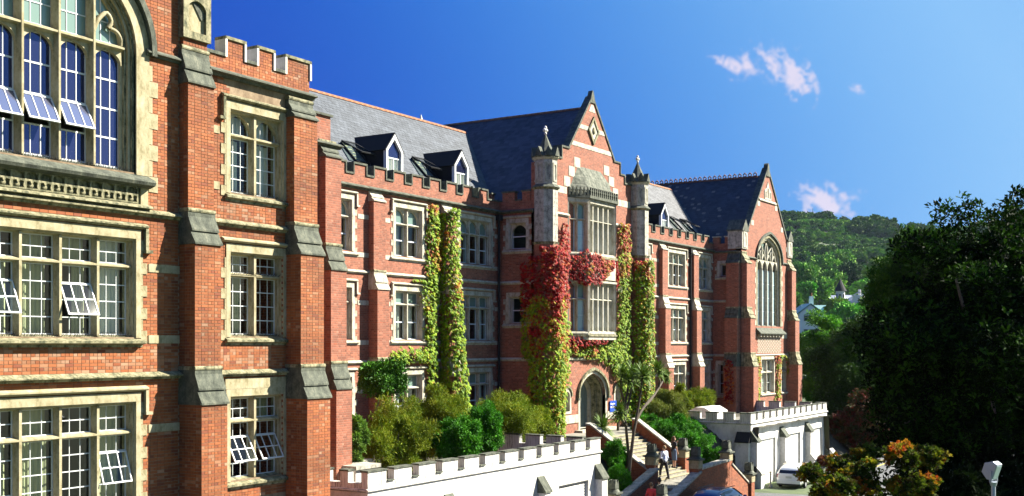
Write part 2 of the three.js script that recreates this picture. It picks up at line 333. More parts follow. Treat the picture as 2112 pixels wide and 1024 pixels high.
// --- bricks of the near wing, laid one by one
const bricks = [];
function layBricks(face, plane, u0, u1, v0, v1, skip) {           // face: 'f' looks along +z, 'l' along -x, 'r' along +x
  const ch = 0.086, rowsN = Math.round((v1 - v0) / ch), w = u1 - u0, n = Math.max(2, Math.round(w / 0.24)), pitch = w / n;
  for (let r = 0; r < rowsN; r++) {
    const v = v0 + (r + 0.5) * (v1 - v0) / rowsN, abs = Math.floor(v / ch + 0.3), head = abs % 2, m = head ? n * 2 : n, pw = w / m;
    for (let c = 0; c < m; c++) {
      const u = u0 + (c + 0.5) * pw;
      if (skip && skip(u, v)) continue;
      const tone = 1 + 0.5 * fbm2(u * 0.35 + 3, v * 0.4 + plane, 3);
      bricks.push({ face, plane, u, v, w: pw - 0.013, head, t: tone, k: rnd(), k2: rnd() });
    }
  }
}
const inRect = (u, v, r, m = 0.05) => u > r[0] - m && u < r[1] + m && v > r[2] - m && v < r[3] + m;

// weathered slopes of a buttress: two overlapping slabs
function weathering(parent, x0, x1, zw, d0, d1, yb, yt, mat = M.coping) {
  const dm = (d0 + d1) / 2, ym = (yb + yt) / 2 + 0.02, e = 0.02;
  const a = alongX([[zw, yt + 0.1], [zw + d0 + 0.03, yt + 0.1], [zw + d0 + 0.03, yt - 0.02], [zw + dm + 0.05, ym], [zw + dm + 0.05, ym - 0.05], [zw, ym - 0.05]], x0 - e, x1 + e);
  const b = alongX([[zw, ym - 0.05], [zw + dm - 0.01, ym - 0.05], [zw + d1 + 0.05, yb + 0.05], [zw + d1 + 0.05, yb], [zw, yb]], x0 - e - 0.012, x1 + e + 0.012);
  part('weathering_stone', a, mat, parent); part('weathering_stone', b, mat, parent);
  part('roll_moulding', alongX([[zw, yt + 0.1], [zw + d0 + 0.045, yt + 0.1], [zw + d0 + 0.06, yt + 0.14], [zw + d0 + 0.045, yt + 0.19], [zw + d0 + 0.02, yt + 0.21], [zw, yt + 0.21]], x0 - e - 0.006, x1 + e + 0.006), M.mossy, parent);
}
// a brick buttress of several stages against a wall plane; stages from the top: [depth, bottom, top]
function buttress(x0, x1, zw, stages, opt = {}) {
  const g = group('buttress');
  stages.forEach(([d, yb, yt], i) => {
    const top = yt - (i ? 0 : 0);
    if (opt.laid) {
      part('buttress_core', worldUV(bx(x0 + 0.01, x1 - 0.01, yb, top, zw - 0.05, zw + d - 0.008)), M.mortar, g);
      layBricks('f', zw + d, x0, x1, yb, yt); layBricks('l', x0, zw, zw + d - 0.012, yb, yt); layBricks('r', x1, zw, zw + d - 0.012, yb, yt);
    } else part('buttress_shaft', worldUV(bx(x0, x1, yb, top, zw - 0.05, zw + d)), M.brick, g);
    if (i) { const up = stages[i - 1]; weathering(g, x0, x1, zw, up[0], d, yt, up[1], opt.cap || M.coping); }
  });
  const [d, , yt] = stages[0];
  if (opt.head !== false) weathering(g, x0, x1, zw, opt.headIn ?? 0.02, d, yt, opt.headTop ?? yt + 0.45, opt.headMat || opt.cap || M.coping);
  return g;
}
// a moulded string course
function string(x0, x1, y, z, opt = {}) {
  const h = opt.h || 0.18, o = opt.out || 0.14;
  return raise(opt.name || 'string_course', alongX([[z - 0.02, y], [z + o * 0.35, y], [z + o * 0.5, y + h * 0.3], [z + o, y + h * 0.38], [z + o, y + h * 0.55], [z + 0.03, y + h], [z - 0.02, y + h]], x0, x1), opt.mat || M.mossy);
}
// a crenellated parapet along x: brick with stone coping; merlons is a list of [x0, x1]
function parapet(x0, x1, y0, yc, ym, z, merlons, opt = {}) {
  const g = group('parapet'), t = opt.t || 0.34, mat = opt.mat || M.brick, cop = opt.cop || M.coping;
  part('parapet_wall', worldUV(bx(x0, x1, y0, yc, z - t, z)), mat, g);
  for (const [a, b] of merlons) part('merlon', worldUV(bx(a, b, yc, ym, z - t + 0.002, z - 0.002)), mat, g);
  const c = 0.09, o = 0.055;
  const capProf = (a, b, y) => worldUV(bx(a, b, y, y + c, z - t - o, z + o));
  const edges = [x0, ...merlons.flat(), x1];
  for (let i = 0; i < edges.length; i += 2) if (edges[i + 1] - edges[i] > 0.05) part('coping_stone', capProf(edges[i] + (i ? 0.075 : 0), edges[i + 1] - (i + 2 < edges.length ? 0.075 : 0), yc), cop, g);
  for (const [a, b] of merlons) {
    part('coping_stone', capProf(a - 0.07, b + 0.07, ym), opt.copTop || cop, g);
    if (!opt.plain) for (const [e0, e1] of [[a - 0.072, a + 0.004], [b - 0.004, b + 0.072]]) part('coping_stone', worldUV(bx(e0, e1, yc + 0.001, ym, z - t - o + 0.004, z + o - 0.004)), opt.copSide || cop, g);
  }
  return g;
}
const merlonRow = (x0, w, gap, n) => Array.from({ length: n }, (_, i) => [x0 + i * (w + gap), x0 + i * (w + gap) + w]);

// ---- floors inside, so that daylight falls into rooms
function rooms(x0, x1, zf, zb, levels) {
  raise('inner_wall', worldUV(bx(x0, x1, levels[0], levels[levels.length - 1], zb - 0.1, zb)), M.room);
  for (const y of levels) raise('floor', worldUV(bx(x0 + 0.01, x1 - 0.01, y - 0.25, y, zb, zf - 0.55)), M.floorIn);
}

// ================ near wing with the hall
const HX0 = 14.6, HX1 = 20.15, HW = HX1 - HX0, HC = (HX0 + HX1) / 2;
const smallX = 24.6, smallW = 2.2;
const gableTop = 25.5;
{
  const smalls = [[13.72, 2.42], [9.55, 2.45], [5.35, 2.45]];
  const hallHole = archedPts(HX0, HX1, 13.85, 17.0, 19.4, 14);
  const mids = [[9.5, 2.6], [5.2, 2.6]];
  const holes = [hallHole, ...mids.map(([y, h]) => rectPts(HX0, HX1, y, y + h)), ...smalls.map(([y, h]) => rectPts(smallX - smallW / 2, smallX + smallW / 2, y, y + h))];
  const outline = [[11.2, 0], [26.85, 0], [26.85, 17.15], [22.3, 17.15], [22.3, 18.45], [HC, gableTop], [11.2, 17.6]];
  const wall = raise('wall', slab(outline, holes, -0.5, -0.008), M.mortar);
  const archAt = (u) => { const t = Math.abs(u - HC) / (HW / 2 + 0.3); return 17.0 + (t >= 1 ? 0 : 2.65 * Math.pow(1 - Math.pow(t, 2.6), 0.62)); };
  const skip = (u, v) => {
    if (u > 22.3 && v > 17.15) return true;
    if (v > 18.35 + (22.3 - u) * (gableTop - 18.45) / (22.3 - HC)) return true;
    if (u > HX0 - 0.06 && u < HX1 + 0.06 && ((v > 13.6 && v < 17.0) || (v >= 17 && v < archAt(u)))) return true;
    if (u > HX0 && u < HX1 && v > 12.9 && v < 13.7) return true;
    for (const [y, h] of mids) if (inRect(u, v, [HX0, HX1, y - 0.05, y + h + 0.05])) return true;
    for (const [y, h] of smalls) if (inRect(u, v, [smallX - smallW / 2, smallX + smallW / 2, y - 0.05, y + h + 0.05])) return true;
    return (u > 21.68 && u < 22.5) || (u > 25.86 && u < 26.8);
  };
  layBricks('f', 0, 15.6, 26.85, 4.8, 20.6, skip);
  near_bricks: {
    // buttresses first, since their bricks join the list
    const st = [[0.35, 12.86, 16.5], [0.62, 8.51, 12.06], [0.88, 0, 7.66]];
    buttress(21.62, 22.57, 0, st, { laid: true, headTop: 17.36, headIn: 0.1 });
    buttress(25.8, 26.85, 0, st.map((s, i) => i ? s : [s[0], s[1], 16.28]), { laid: true, headTop: 16.72, headIn: 0.12 });
  }
  // side of the wing towards the court
  raise('wall', worldUV(bx(26.35, 26.849, 0, 17.14, -10.6, -0.51)), M.brick);
  rooms(11.3, 26.3, -0.02, -7, [4.25, 8.5, 12.72, 17.05]);
  // pinnacle on the first buttress
  const pin = group('pinnacle');
  layBricks('f', 0.12, 21.66, 22.53, 17.4, 17.78); layBricks('l', 21.66, -0.2, 0.11, 17.4, 17.78);
  part('pinnacle_core', worldUV(bx(21.67, 22.52, 17.1, 17.78, -0.45, 0.112)), M.mortar, pin);
  part('pinnacle_block', slab(rectPts(21.6, 22.6, 17.78, 20.4), [archedPts(21.78, 22.42, 17.98, 18.6, 18.86, 6)], -0.1, 0.2), M.mossy, pin);
  part('pinnacle_panel', worldUV(bx(21.61, 22.59, 17.79, 20.39, -0.6, 0.1)), M.stone, pin);
  // gable coping
  { const a = Math.atan2(gableTop - 18.45, 22.3 - HC), L = Math.hypot(gableTop - 18.45, 22.3 - HC);
    for (const s of [1, -1]) { const c = part('gable_coping', worldUV(new THREE.BoxGeometry(L + 0.3, 0.2, 0.66)), M.coping, building); c.position.set(HC + s * (22.3 - HC) / 2, (gableTop + 18.45) / 2 + 0.1, -0.2).sub(BASE); c.rotation.z = -s * a; } }
  // string courses and bands
  string(11.2, 21.6, 12.72, 0, { h: 0.2, out: 0.16 }); string(22.58, 25.79, 12.72, 0, { h: 0.2, out: 0.16 });
  string(11.2, 21.6, 8.38, 0, { h: 0.2, out: 0.2 }); string(22.58, 25.79, 8.38, 0, { h: 0.2, out: 0.16 });
  for (const y of [11.25, 6.95, 9.34]) block('stone_band', M.stone, HX1 + 0.41, 21.62, y, y + 0.22, -0.05, 0.021);
  for (const y of [15.35, 13.75]) { block('stone_band', M.stone, 22.57, smallX - smallW / 2 - 0.41, y, y + 0.22, -0.05, 0.021); }
  string(20.45, 21.62, 17.02, 0, { h: 0.2, out: 0.16, mat: M.coping });
  // cornice and parapet over the small bay
  string(22.56, 27.0, 16.98, 0, { h: 0.24, out: 0.24, mat: M.coping, name: 'cornice' });
  const p = parapet(22.5, 26.85, 17.2, 17.6, 18.12, 0.0, [[23.36, 24.05], [24.62, 25.25], [25.82, 26.85]], { mat: M.mortar, copSide: M.white, copTop: M.mossy });
  layBricks('f', 0.008, 22.5, 26.85, 17.2, 17.6);
  for (const [a, b] of [[23.36, 24.05], [24.62, 25.25], [25.82, 26.85]]) layBricks('f', 0.006, a + 0.01, b - 0.01, 17.6, 18.11);
  raise('wall', worldUV(bx(26.5, 26.84, 17.15, 18.1, -6, -0.36)), M.brick);

  // ---- windows of the small bay
  const cur = (a) => (i, t) => a[i + 2 * t];
  const T3 = (h, tr, rows, extra = {}) => [{ y0: 0.06, y1: tr - 0.06, rows, cols: 3 }, { y0: tr + 0.06, y1: h - 0.075, rows: 2, cols: 3, ...extra }];
  const wA = makeWindow({ W: smallW, H: 2.42, n: 2, mw: 0.2, tiers: T3(2.42, 1.7, 4, { arch: true, rows: 1 }), hood: true, quoins: true, sillMat: M.mossy, hoodMat: M.mossy, curtains: cur([[-0.1, 0.8], [0.05, 0.8], [0, 0.9], [0, 0.9]]) });
  setWindow(wA, smallX, 13.72, 0);
  const wB = makeWindow({ W: smallW, H: 2.45, n: 2, mw: 0.2, tiers: T3(2.45, 1.8, 4), hood: true, hoodDrop: 0, quoins: true, curtains: cur([[0.3, 0.35, M.curtainCream], [-0.32, 0.3, M.curtainCream], [0.3, 0.35, M.curtainCream], null]) });
  setWindow(wB, smallX, 9.55, 0);
  const wC = makeWindow({ W: smallW, H: 2.45, n: 2, mw: 0.2, tiers: T3(2.45, 1.72, 4), quoins: true, hoppers: [[0, 0, 1, 3], [1, 0, 1, 3]], tilt: 0.5, curtains: cur([null, null, null, [0.2, 0.5, M.curtainCream]]) });
  setWindow(wC, smallX, 5.35, 0);
  block('lintel_stone', M.stone, smallX - 1.3, smallX + 1.3, 8.02, 8.33, -0.1, 0.035);
  // ---- the two wide windows below the hall
  const curW = (m) => (i, t) => m[i + '' + t];
  const wD = makeWindow({ W: HW, H: 2.6, n: 5, mw: 0.17, tiers: T3(2.6, 1.87, 4), hood: true, quoins: true, skip: [0], sillOut: 0.22, hoodMat: M.mossy, hoppers: [[3, 0, 1, 3], [1, 0, 1, 3]], curtains: curW({ '40': [0.05, 0.85, M.curtain], '41': [0, 0.95, M.curtain], '20': [0, 0.9, M.curtainCream], '21': [0, 0.95, M.curtainCream], '31': [0, 0.95, M.curtainCream], '10': [0.1, 0.8, M.curtainCream], '30': [0.3, 0.4, M.curtainCream] }) });
  setWindow(wD, HC, 9.5, 0);
  const wE = makeWindow({ W: HW, H: 2.6, n: 5, mw: 0.17, tiers: T3(2.6, 1.8, 4), hood: true, quoins: true, skip: [0], hoppers: [[4, 0, 1, 3]], tilt: 0.3, curtains: curW({ '40': [0, 0.95, M.curtainCream], '41': [0, 0.95, M.curtainCream], '20': [0.1, 0.8, M.curtainCream], '21': [0.0, 0.95, M.curtainCream], '10': [0, 0.95, M.curtainCream], '30': [-0.38, 0.22, M.curtainCream] }) });
  setWindow(wE, HC, 5.2, 0);

  // ---- the hall window: five lights under a wide pointed arch
  const hw = new THREE.Group(); hw.name = 'hall_window'; setWindow(hw, 0, 0, 0);
  const orders = [[0.28, 0.035, -0.06], [0.2, -0.06, -0.12], [0.12, -0.12, -0.19], [0.05, -0.19, -0.25], [-0.04, -0.25, -0.46]];
  let prev = 0.5;
  orders.forEach(([e, z1, z0], i) => {                             // moulded orders stepping back into the wall
    const outE = i ? orders[i - 1][0] + 0.02 : 0.42, o = archedPts(HX0 - outE, HX1 + outE, 13.8, 17.0, 19.4 + outE * 0.8, 16), inn = archedPts(HX0 - e + 0.28, HX1 + e - 0.28, 13.8, 17.0, 19.4 + (e - 0.28) * 0.8, 16);
    part('arch_moulding', slab([...o, ...inn.reverse()], [], z0, z1), i % 2 ? M.mossy : M.stone, hw);
  });
  { const o = archedPts(HX0 - 0.58, HX1 + 0.58, 17.02, 17.05, 20.0, 16), inn = archedPts(HX0 - 0.42, HX1 + 0.42, 17.02, 17.05, 19.8, 16);
    part('hood_mould', slab([...o, ...inn.reverse()], [], 0.0, 0.17), M.coping, hw); }
  for (let i = 0; i < 8; i++) { const e = i % 2 ? 0.12 : 0.3; part('quoin', box(e, 0.41, 0.08), M.stone, hw, HX1 + 0.418 + e / 2, 13.6 + i * 0.425, -0.019); }
  const mwid = 0.17, inX0 = HX0 + 0.3, inX1 = HX1 - 0.3, lwid = (inX1 - inX0 - 4 * mwid) / 5, L = i => inX0 + i * (lwid + mwid) + lwid / 2;
  for (let i = 1; i < 5; i++) { const c = L(i) - lwid / 2 - mwid / 2; part('mullion', drawUp([[c - 0.085, -0.22], [c - 0.03, -0.06], [c + 0.03, -0.06], [c + 0.085, -0.22], [c + 0.085, -0.42], [c - 0.085, -0.42]], 13.9, i === 1 || i === 4 ? 18.55 : 19.1), M.stone, hw); }
  part('transom', alongX([[-0.22, 17.0], [-0.07, 17.05], [-0.07, 17.1], [-0.22, 17.16], [-0.418, 17.16], [-0.418, 17.0]], inX0, inX1), M.stone, hw);
  part('sill', alongX([[-0.46, 13.95], [-0.3, 13.95], [0.05, 13.78], [0.3, 13.66], [0.34, 13.6], [0.3, 13.52], [0.1, 13.46], [-0.46, 13.46]], HX0 - 0.4, HX1 + 0.4), M.coping, hw);
  for (let i = 0; i < 5; i++) {
    const simple = i === 0, y0 = 13.95, y1 = 16.98, rows = 4, rh = (y1 - y0) / rows, cw = lwid / 3, hop = i === 1 || i === 2 || i === 3;
    const list = [bx(-lwid / 2, lwid / 2, y0, y0 + 0.035, -0.34, -0.3), bx(-lwid / 2, -lwid / 2 + 0.03, y0 + 0.035, y1, -0.339, -0.301), bx(lwid / 2 - 0.03, lwid / 2, y0 + 0.035, y1, -0.339, -0.301)];
    for (let r = 1; r <= rows; r++) list.push(bx(-lwid / 2 + 0.03, lwid / 2 - 0.03, y0 + r * rh - 0.022, y0 + r * rh + 0.022, -0.338, -0.302));
    for (let c = 1; c < 3; c++) for (let r = 0; r < rows; r++) if (!(hop && r === 1)) list.push(bx(-lwid / 2 + c * cw - 0.012, -lwid / 2 + c * cw + 0.012, y0 + r * rh + 0.023, y0 + (r + 1) * rh - 0.023, -0.334, -0.306));
    part('casement', merged(list), M.frame, hw, L(i), 0, 0);
    if (simple) part('pane', pane(lwid, y1 - y0), M.filmGlass, hw, L(i), (y0 + y1) / 2, -0.32);
    else for (let r = 0; r < rows; r++) for (let c = 0; c < 3; c++) {
      if (hop && r === 1) continue;
      const m = part('pane', pane(cw - 0.014, rh - 0.02), M.filmGlass, hw, L(i) - lwid / 2 + (c + 0.5) * cw, y0 + (r + 0.5) * rh, -0.32); m.rotation.set(rr(-0.01, 0.01), rr(-0.01, 0.01), 0);
    }
    if (hop) {
      const leaf = new THREE.Group(); leaf.name = 'open_light'; leaf.position.set(L(i), y0 + 2 * rh - 0.03, -0.28); leaf.rotation.x = -0.5;
      const h = rh - 0.01, fr = [bx(-lwid / 2, lwid / 2, -0.035, 0, -0.018, 0.018), bx(-lwid / 2, lwid / 2, -h, -h + 0.045, -0.018, 0.018), bx(-lwid / 2, -lwid / 2 + 0.035, -h + 0.045, -0.035, -0.017, 0.017), bx(lwid / 2 - 0.035, lwid / 2, -h + 0.045, -0.035, -0.017, 0.017)];
      for (let c = 1; c < 3; c++) fr.push(bx(-lwid / 2 + c * cw - 0.012, -lwid / 2 + c * cw + 0.012, -h + 0.045, -0.035, -0.014, 0.014));
      part('open_light_frame', merged(fr), M.frame, leaf);
      for (let c = 0; c < 3; c++) part('pane', pane(cw - 0.014, h - 0.06), M.hopGlass, leaf, -lwid / 2 + (c + 0.5) * cw, -h / 2, 0);
      handOver(leaf, hw);
    }
    part('arched_head', headGeo(lwid + 0.02, 0.75, 0.34), M.stone, hw, L(i), 16.28, -0.005);
    // the tier above the transom
    const top = [18.3, 18.75, 19.1, 18.75, 18.3][i], uy = 17.16, uh = top - uy, ur = 2, ul = [];
    for (let c = 1; c < 3; c++) ul.push(bx(-lwid / 2 + c * cw - 0.011, -lwid / 2 + c * cw + 0.011, uy, top, -0.334, -0.306));
    ul.push(bx(-lwid / 2, lwid / 2, uy + 0.55 - 0.014, uy + 0.55 + 0.014, -0.338, -0.302), bx(-lwid / 2, lwid / 2, uy, uy + 0.035, -0.337, -0.303));
    part('casement', merged(ul), M.frame, hw, L(i), 0, 0);
    if (simple) part('pane', pane(lwid, uh), M.leadGlass, hw, L(i), uy + uh / 2, -0.32);
    else for (let c = 0; c < 3; c++) for (const [a, b] of [[uy, uy + 0.55], [uy + 0.55, top]]) part('pane', pane(cw - 0.012, b - a - 0.02), M.leadGlass, hw, L(i) - lwid / 2 + (c + 0.5) * cw, (a + b) / 2, -0.32);
    if (i === 4 || i === 0) {                                       // pierced tracery in the haunches of the arch
      const s = i ? 1 : -1, a = L(i);
      const tr = new THREE.CatmullRomCurve3([V(a - s * lwid * 0.5, 17.35, -0.25), V(a - s * lwid * 0.35, 17.7, -0.2), V(a - s * lwid * 0.05, 17.92, -0.2), V(a + s * 0.1, 17.72, -0.2), V(a + s * 0.02, 17.55, -0.22)]);
      part('tracery_bar', new THREE.TubeGeometry(tr, 16, 0.06, 6), M.stone, hw);
      const tb = new THREE.CatmullRomCurve3([V(a + s * lwid * 0.1, 17.55, -0.22), V(a + s * lwid * 0.3, 17.5, -0.2), V(a + s * lwid * 0.47, 17.35, -0.2), V(a + s * lwid * 0.5, 17.16, -0.22)]);
      part('tracery_bar', new THREE.TubeGeometry(tb, 12, 0.055, 6), M.stone, hw);
    } else part('arched_head', headGeo(lwid + 0.02, 0.9, 0.42), M.stone, hw, L(i), top - 0.86 - (i === 3 ? 0.05 : 0), -0.005);
  }
  // bird spikes along the ledges
  const spikeMat = std({ color: lin(0.03, 0.03, 0.025), name: 'spike steel' }), spikeGeo = new THREE.CylinderGeometry(0.005, 0.007, 0.12, 4).translate(0, 0.06, 0);
  const spikes = (parent, x0, x1, y, z) => { const l = []; for (let x = x0; x < x1; x += 0.045) for (let k = 0; k < 2; k++) l.push([new THREE.Matrix4().compose(V(x + k * 0.02, y - k * 0.03, z + k * 0.09), qT0.setFromEuler(new THREE.Euler(k ? 0.75 : -0.35 + 0.5 * rnd(), 0, (rnd() - 0.5) * 0.9)).clone(), V(1, 1, 1)), null]); instanced('bird_spikes', spikeGeo, spikeMat, l, parent); };
  const qT0 = new THREE.Quaternion();
  spikes(hw, HX0 + 0.4, HX1 - 0.1, 13.87, -0.13); spikes(wD, -HW / 2 + 0.1, HW / 2 - 0.1, 0.02, -0.18); spikes(wA, -0.95, 0.95, 0.02, -0.18); spikes(wB, -0.95, 0.95, 0.02, -0.18); spikes(wB, -0.95, 0.95, 1.84, -0.17);
  // carved frieze below the sill, panel by panel
  const fr = group('carved_frieze');
  part('frieze_back', worldUV(bx(HX0 - 0.1, HX1 + 0.12, 12.92, 13.5, -0.2, 0.02)), M.mossy, fr);
  part('frieze_rail', alongX([[0.0, 12.9], [0.22, 12.92], [0.2, 12.97], [0.08, 13.02], [0.0, 13.02]], HX0 - 0.3, HX1 + 0.42), M.mossy, fr);
  part('frieze_stile', worldUV(bx(HX1 + 0.12, HX1 + 0.36, 12.93, 13.48, -0.05, 0.06)), M.stone, fr);
  const nP = 15, pw = (HX1 - HX0) / nP;
  const cell = slab(rectPts(-pw / 2, pw / 2, 0, 0.46), [archedPts(-pw / 2 + 0.035, pw / 2 - 0.035, 0.25, 0.36, 0.43, 5), [[-pw / 2 + 0.035, 0.19], [-0.05, 0.21], [-0.02, 0.15], [0.02, 0.15], [0.05, 0.21], [pw / 2 - 0.035, 0.19], [pw / 2 - 0.05, 0.1], [pw / 2 - 0.035, 0.04], [-pw / 2 + 0.035, 0.04], [-pw / 2 + 0.05, 0.1]]], 0.02, 0.1);
  for (let i = 0; i < nP; i++) { const c = part('carved_panel', cell, M.mossy, fr, HX0 + (i + 0.5) * pw, 13.03, 0); part('carved_shield', new THREE.SphereGeometry(0.09, 8, 6).scale(1, 0.8, 0.5), M.mossy, fr, HX0 + (i + 0.5) * pw, 13.14, 0.03); }

  // ---- lay the bricks: the 300 that show largest one by one, the rest as one mass
  const geoS = new THREE.BoxGeometry(1, 0.073, 0.04).translate(0, 0, -0.02), tones = [[0.225, 0.062, 0.014], [0.25, 0.074, 0.018], [0.195, 0.050, 0.013], [0.27, 0.094, 0.032], [0.165, 0.042, 0.014], [0.265, 0.118, 0.055], [0.235, 0.066, 0.015], [0.30, 0.16, 0.09]];
  const one = tones.map(c => std({ color: lin(...c), roughness: 0.88, bumpMap: grainBump, bumpScale: 0.004, name: 'fired brick' }));
  const mass = std({ color: 0xffffff, roughness: 0.88, name: 'fired brick' });
  const toneOf = b => { const k = b.k, bloom = b.face === 'f' && b.plane < 0.01 && ((b.v > 8.55 && b.v < 9.3) || (b.v > 12.95 && b.v < 13.5)) && fbm2(b.u * 0.6 + 5, b.v, 2) > -0.25; if (bloom && b.k2 < 0.4) return b.k2 < 0.14 ? 7 : b.k2 < 0.3 ? 5 : 3; const pale = b.t > 1.12 ? 0.22 : 0.1; return k < 0.3 ? 0 : k < 0.55 ? 1 : k < 0.68 ? 2 : k < 0.78 ? 3 : k < 0.85 ? 4 : k < 0.85 + pale * 0.4 ? 5 : k < 0.985 ? 6 : 7; };
  const posOf = b => b.face === 'f' ? V(b.u, b.v, b.plane + (b.k2 - 0.5) * 0.005) : b.face === 'l' ? V(b.plane - (b.k2 - 0.5) * 0.005, b.v, b.u) : V(b.plane + (b.k2 - 0.5) * 0.005, b.v, b.u);
  const turnOf = b => b.face === 'f' ? 0 : b.face === 'l' ? -Math.PI / 2 : Math.PI / 2;
  const seen = b => { const p = posOf(b), dx = p.x - CAM.x, dy = p.y - CAM.y, dz = p.z - CAM.z, F = Math.cos(TH), S = Math.sin(TH), Z = dx * F - dz * S, X = dx * S + dz * F, px = 1056 + 2350 * X / Z, py = 712 - 2350 * dy / Z; return b.face === 'f' && !b.head && px > 12 && px < 620 && py > 5 && py < 1015 ? 1 / Math.hypot(dx, dy, dz) : 0; };
  bricks.forEach(b => { b.s = seen(b); });
  const order = bricks.filter(b => b.s > 0).sort((a, b) => b.s - a.s), first = new Set(order.slice(0, 300));
  const list = [], q = new THREE.Quaternion(), up = V(0, 1, 0), geos = new Map();
  for (const b of bricks) {
    const p = posOf(b), k = toneOf(b);
    if (first.has(b)) {
      const key = b.w.toFixed(3); if (!geos.has(key)) geos.set(key, worldUV(new THREE.BoxGeometry(b.w, 0.073, 0.04).translate(0, 0, -0.02)));
      const m = part('brick', geos.get(key), one[k], wall, p.x, p.y, p.z); m.rotation.y = turnOf(b); continue;
    }
    const v = 0.91 + 0.18 * b.k2, c = tones[k], s = b.t * v;
    list.push([new THREE.Matrix4().compose(p, q.setFromAxisAngle(up, turnOf(b)), V(b.w, 1, 1)), lin(c[0] * s, c[1] * s, c[2] * s)]);
  }
  instanced('brickwork', geoS, mass, list, wall);
}

// ================ roofs: slates laid one over the other
const slateGeo = new THREE.BoxGeometry(1, 0.012, 1);
function slates(parent, o, ux, L, vy, D, opt = {}) {               // origin at the eaves, ux along the eaves, vy up the slope
  const gauge = opt.gauge || 0.24, wdt = opt.w || 0.3, list = [], n = ux.clone().cross(vy).normalize(); if (n.y < 0) n.negate();
  const tint = opt.tint || [0.072, 0.082, 0.096], rows = Math.ceil(D / gauge);
  const tilt = new THREE.Matrix4(), e = 0.03;
  for (let r = 0; r < rows; r++) {
    const s = (r + 0.5) * gauge, cols = Math.ceil(L / wdt) + 1;
    for (let c = 0; c < cols; c++) {
      const u = (c - (r % 2) * 0.5 + 0.25) * wdt; if (u < 0 || u > L || (opt.keep && !opt.keep(u, s))) continue;
      const k = rnd(), t = (0.78 + 0.44 * k) * (1 + 0.3 * fbm2(u * 0.4, s * 0.6 + L, 3));
      const y = vy.clone().addScaledVector(n, -e).normalize(), z = ux.clone().cross(y).normalize(); if (z.y < 0) z.negate();
      const p = o.clone().addScaledVector(ux, u).addScaledVector(vy, s).addScaledVector(n, 0.014 + rr(0, 0.005));
      const m = new THREE.Matrix4().makeBasis(ux.clone().multiplyScalar(wdt - 0.012), z, y.clone().multiplyScalar(gauge + 0.07)); m.setPosition(p);
      let col = [tint[0] * t, tint[1] * t, tint[2] * t];
      if (opt.lichen && rnd() < opt.lichen * (1 + 2 * fbm2(u * 0.5 + 9, s * 0.5, 2))) col = [0.16, 0.165, 0.14];
      list.push([m, lin(...col)]);
    }
  }
  return instanced('slates', slateGeo, M.slate, list, parent);
}
// a pitched roof with its ridge along x or along z
function roofX(name, x0, x1, zf, zb, ye, yr, opt = {}) {
  const zr = (zf + zb) / 2, D = Math.hypot(yr - ye, zf - zr), g = raise(name, alongX([[zf, ye], [zr, yr], [zb, ye], [zb, ye - 0.2], [zf, ye - 0.2]], x0, x1), M.roofUnder);
  slates(g, V(x0, ye, zf), V(1, 0, 0), x1 - x0, V(0, yr - ye, zr - zf).normalize(), D, opt);
  const n = Math.floor((x1 - x0) / 0.45), tg = alongX([[zr - 0.14, yr - 0.06], [zr - 0.02, yr + 0.09], [zr + 0.02, yr + 0.09], [zr + 0.14, yr - 0.06]], -0.218, 0.218);
  for (let i = 0; i < n; i++) part('ridge_tile', tg, M.tile, g, x0 + (i + 0.5) * 0.45, rr(-0.006, 0.006), 0);
  return g;
}
function roofZ(name, xl, xr, z0, z1, ye, yr, opt = {}) {           // z1 is the front end
  const xc = (xl + xr) / 2, D = Math.hypot(yr - ye, xc - xl), g = raise(name, alongZ([[xl, ye], [xr, ye], [xc, yr]], z0, z1), M.roofUnder);
  slates(g, V(xl, ye, z0), V(0, 0, 1), z1 - z0, V(xc - xl, yr - ye, 0).normalize(), D, opt);
  const n = Math.floor((z1 - z0) / 0.45), tg = alongZ([[xc - 0.14, yr - 0.06], [xc + 0.14, yr - 0.06], [xc + 0.02, yr + 0.09], [xc - 0.02, yr + 0.09]], -0.218, 0.218);
  const cg = opt.crest && mergeGeometries([tg, new THREE.TorusGeometry(0.13, 0.045, 5, 12).rotateY(Math.PI / 2).translate(xc, yr + 0.22, 0).toNonIndexed(), new THREE.ConeGeometry(0.07, 0.2, 6).translate(xc, yr + 0.4, 0).toNonIndexed()]);
  for (let i = 0; i < n; i++) part('ridge_tile', cg || tg, M.tile, g, 0, rr(-0.005, 0.005), z0 + (i + 0.5) * 0.45);
  return g;
}

// ---- window kinds of the ranges: sashes below a leaded top light
const sashCur = (seed) => (i, t) => { const r = rngOf(seed * 31 + i * 7 + t)(); return t ? null : r < 0.35 ? [-0.2, 0.5, M.curtain] : r < 0.7 ? [0.05, 0.85, M.curtain] : r < 0.85 ? [0.25, 0.4, M.curtain] : null; };
let seedW = 1;
const rangeWindow = (n, kind, opt = {}) => {
  const W = n === 1 ? 1.15 : n === 2 ? 2.2 : 2.95, H = kind === 'top' ? 2.42 : 2.45, tr = kind === 'top' ? 1.62 : 1.78, lead = M.leadGlass;
  return makeWindow({ W, H, n, mw: 0.16, barMat: M.sash, bar: 0.022, tiers: [{ y0: 0.06, y1: tr - 0.055, rows: 2, cols: 1, rail: 1 }, { y0: tr + 0.055, y1: H - 0.075, rows: 1, cols: 1, glass: lead, arch: kind === 'top', rise: 0.55 }], hood: true, hoodDrop: kind === 'ground' ? 0 : 0.5, quoins: true, trim: M.pale, sillMat: M.pale, curtains: sashCur(seedW++), sillWide: 0.42, ...opt });
};
const LV = { top: 13.72, first: 9.55, ground: 5.35 }, HT = { top: 2.42, first: 2.45, ground: 2.45 };
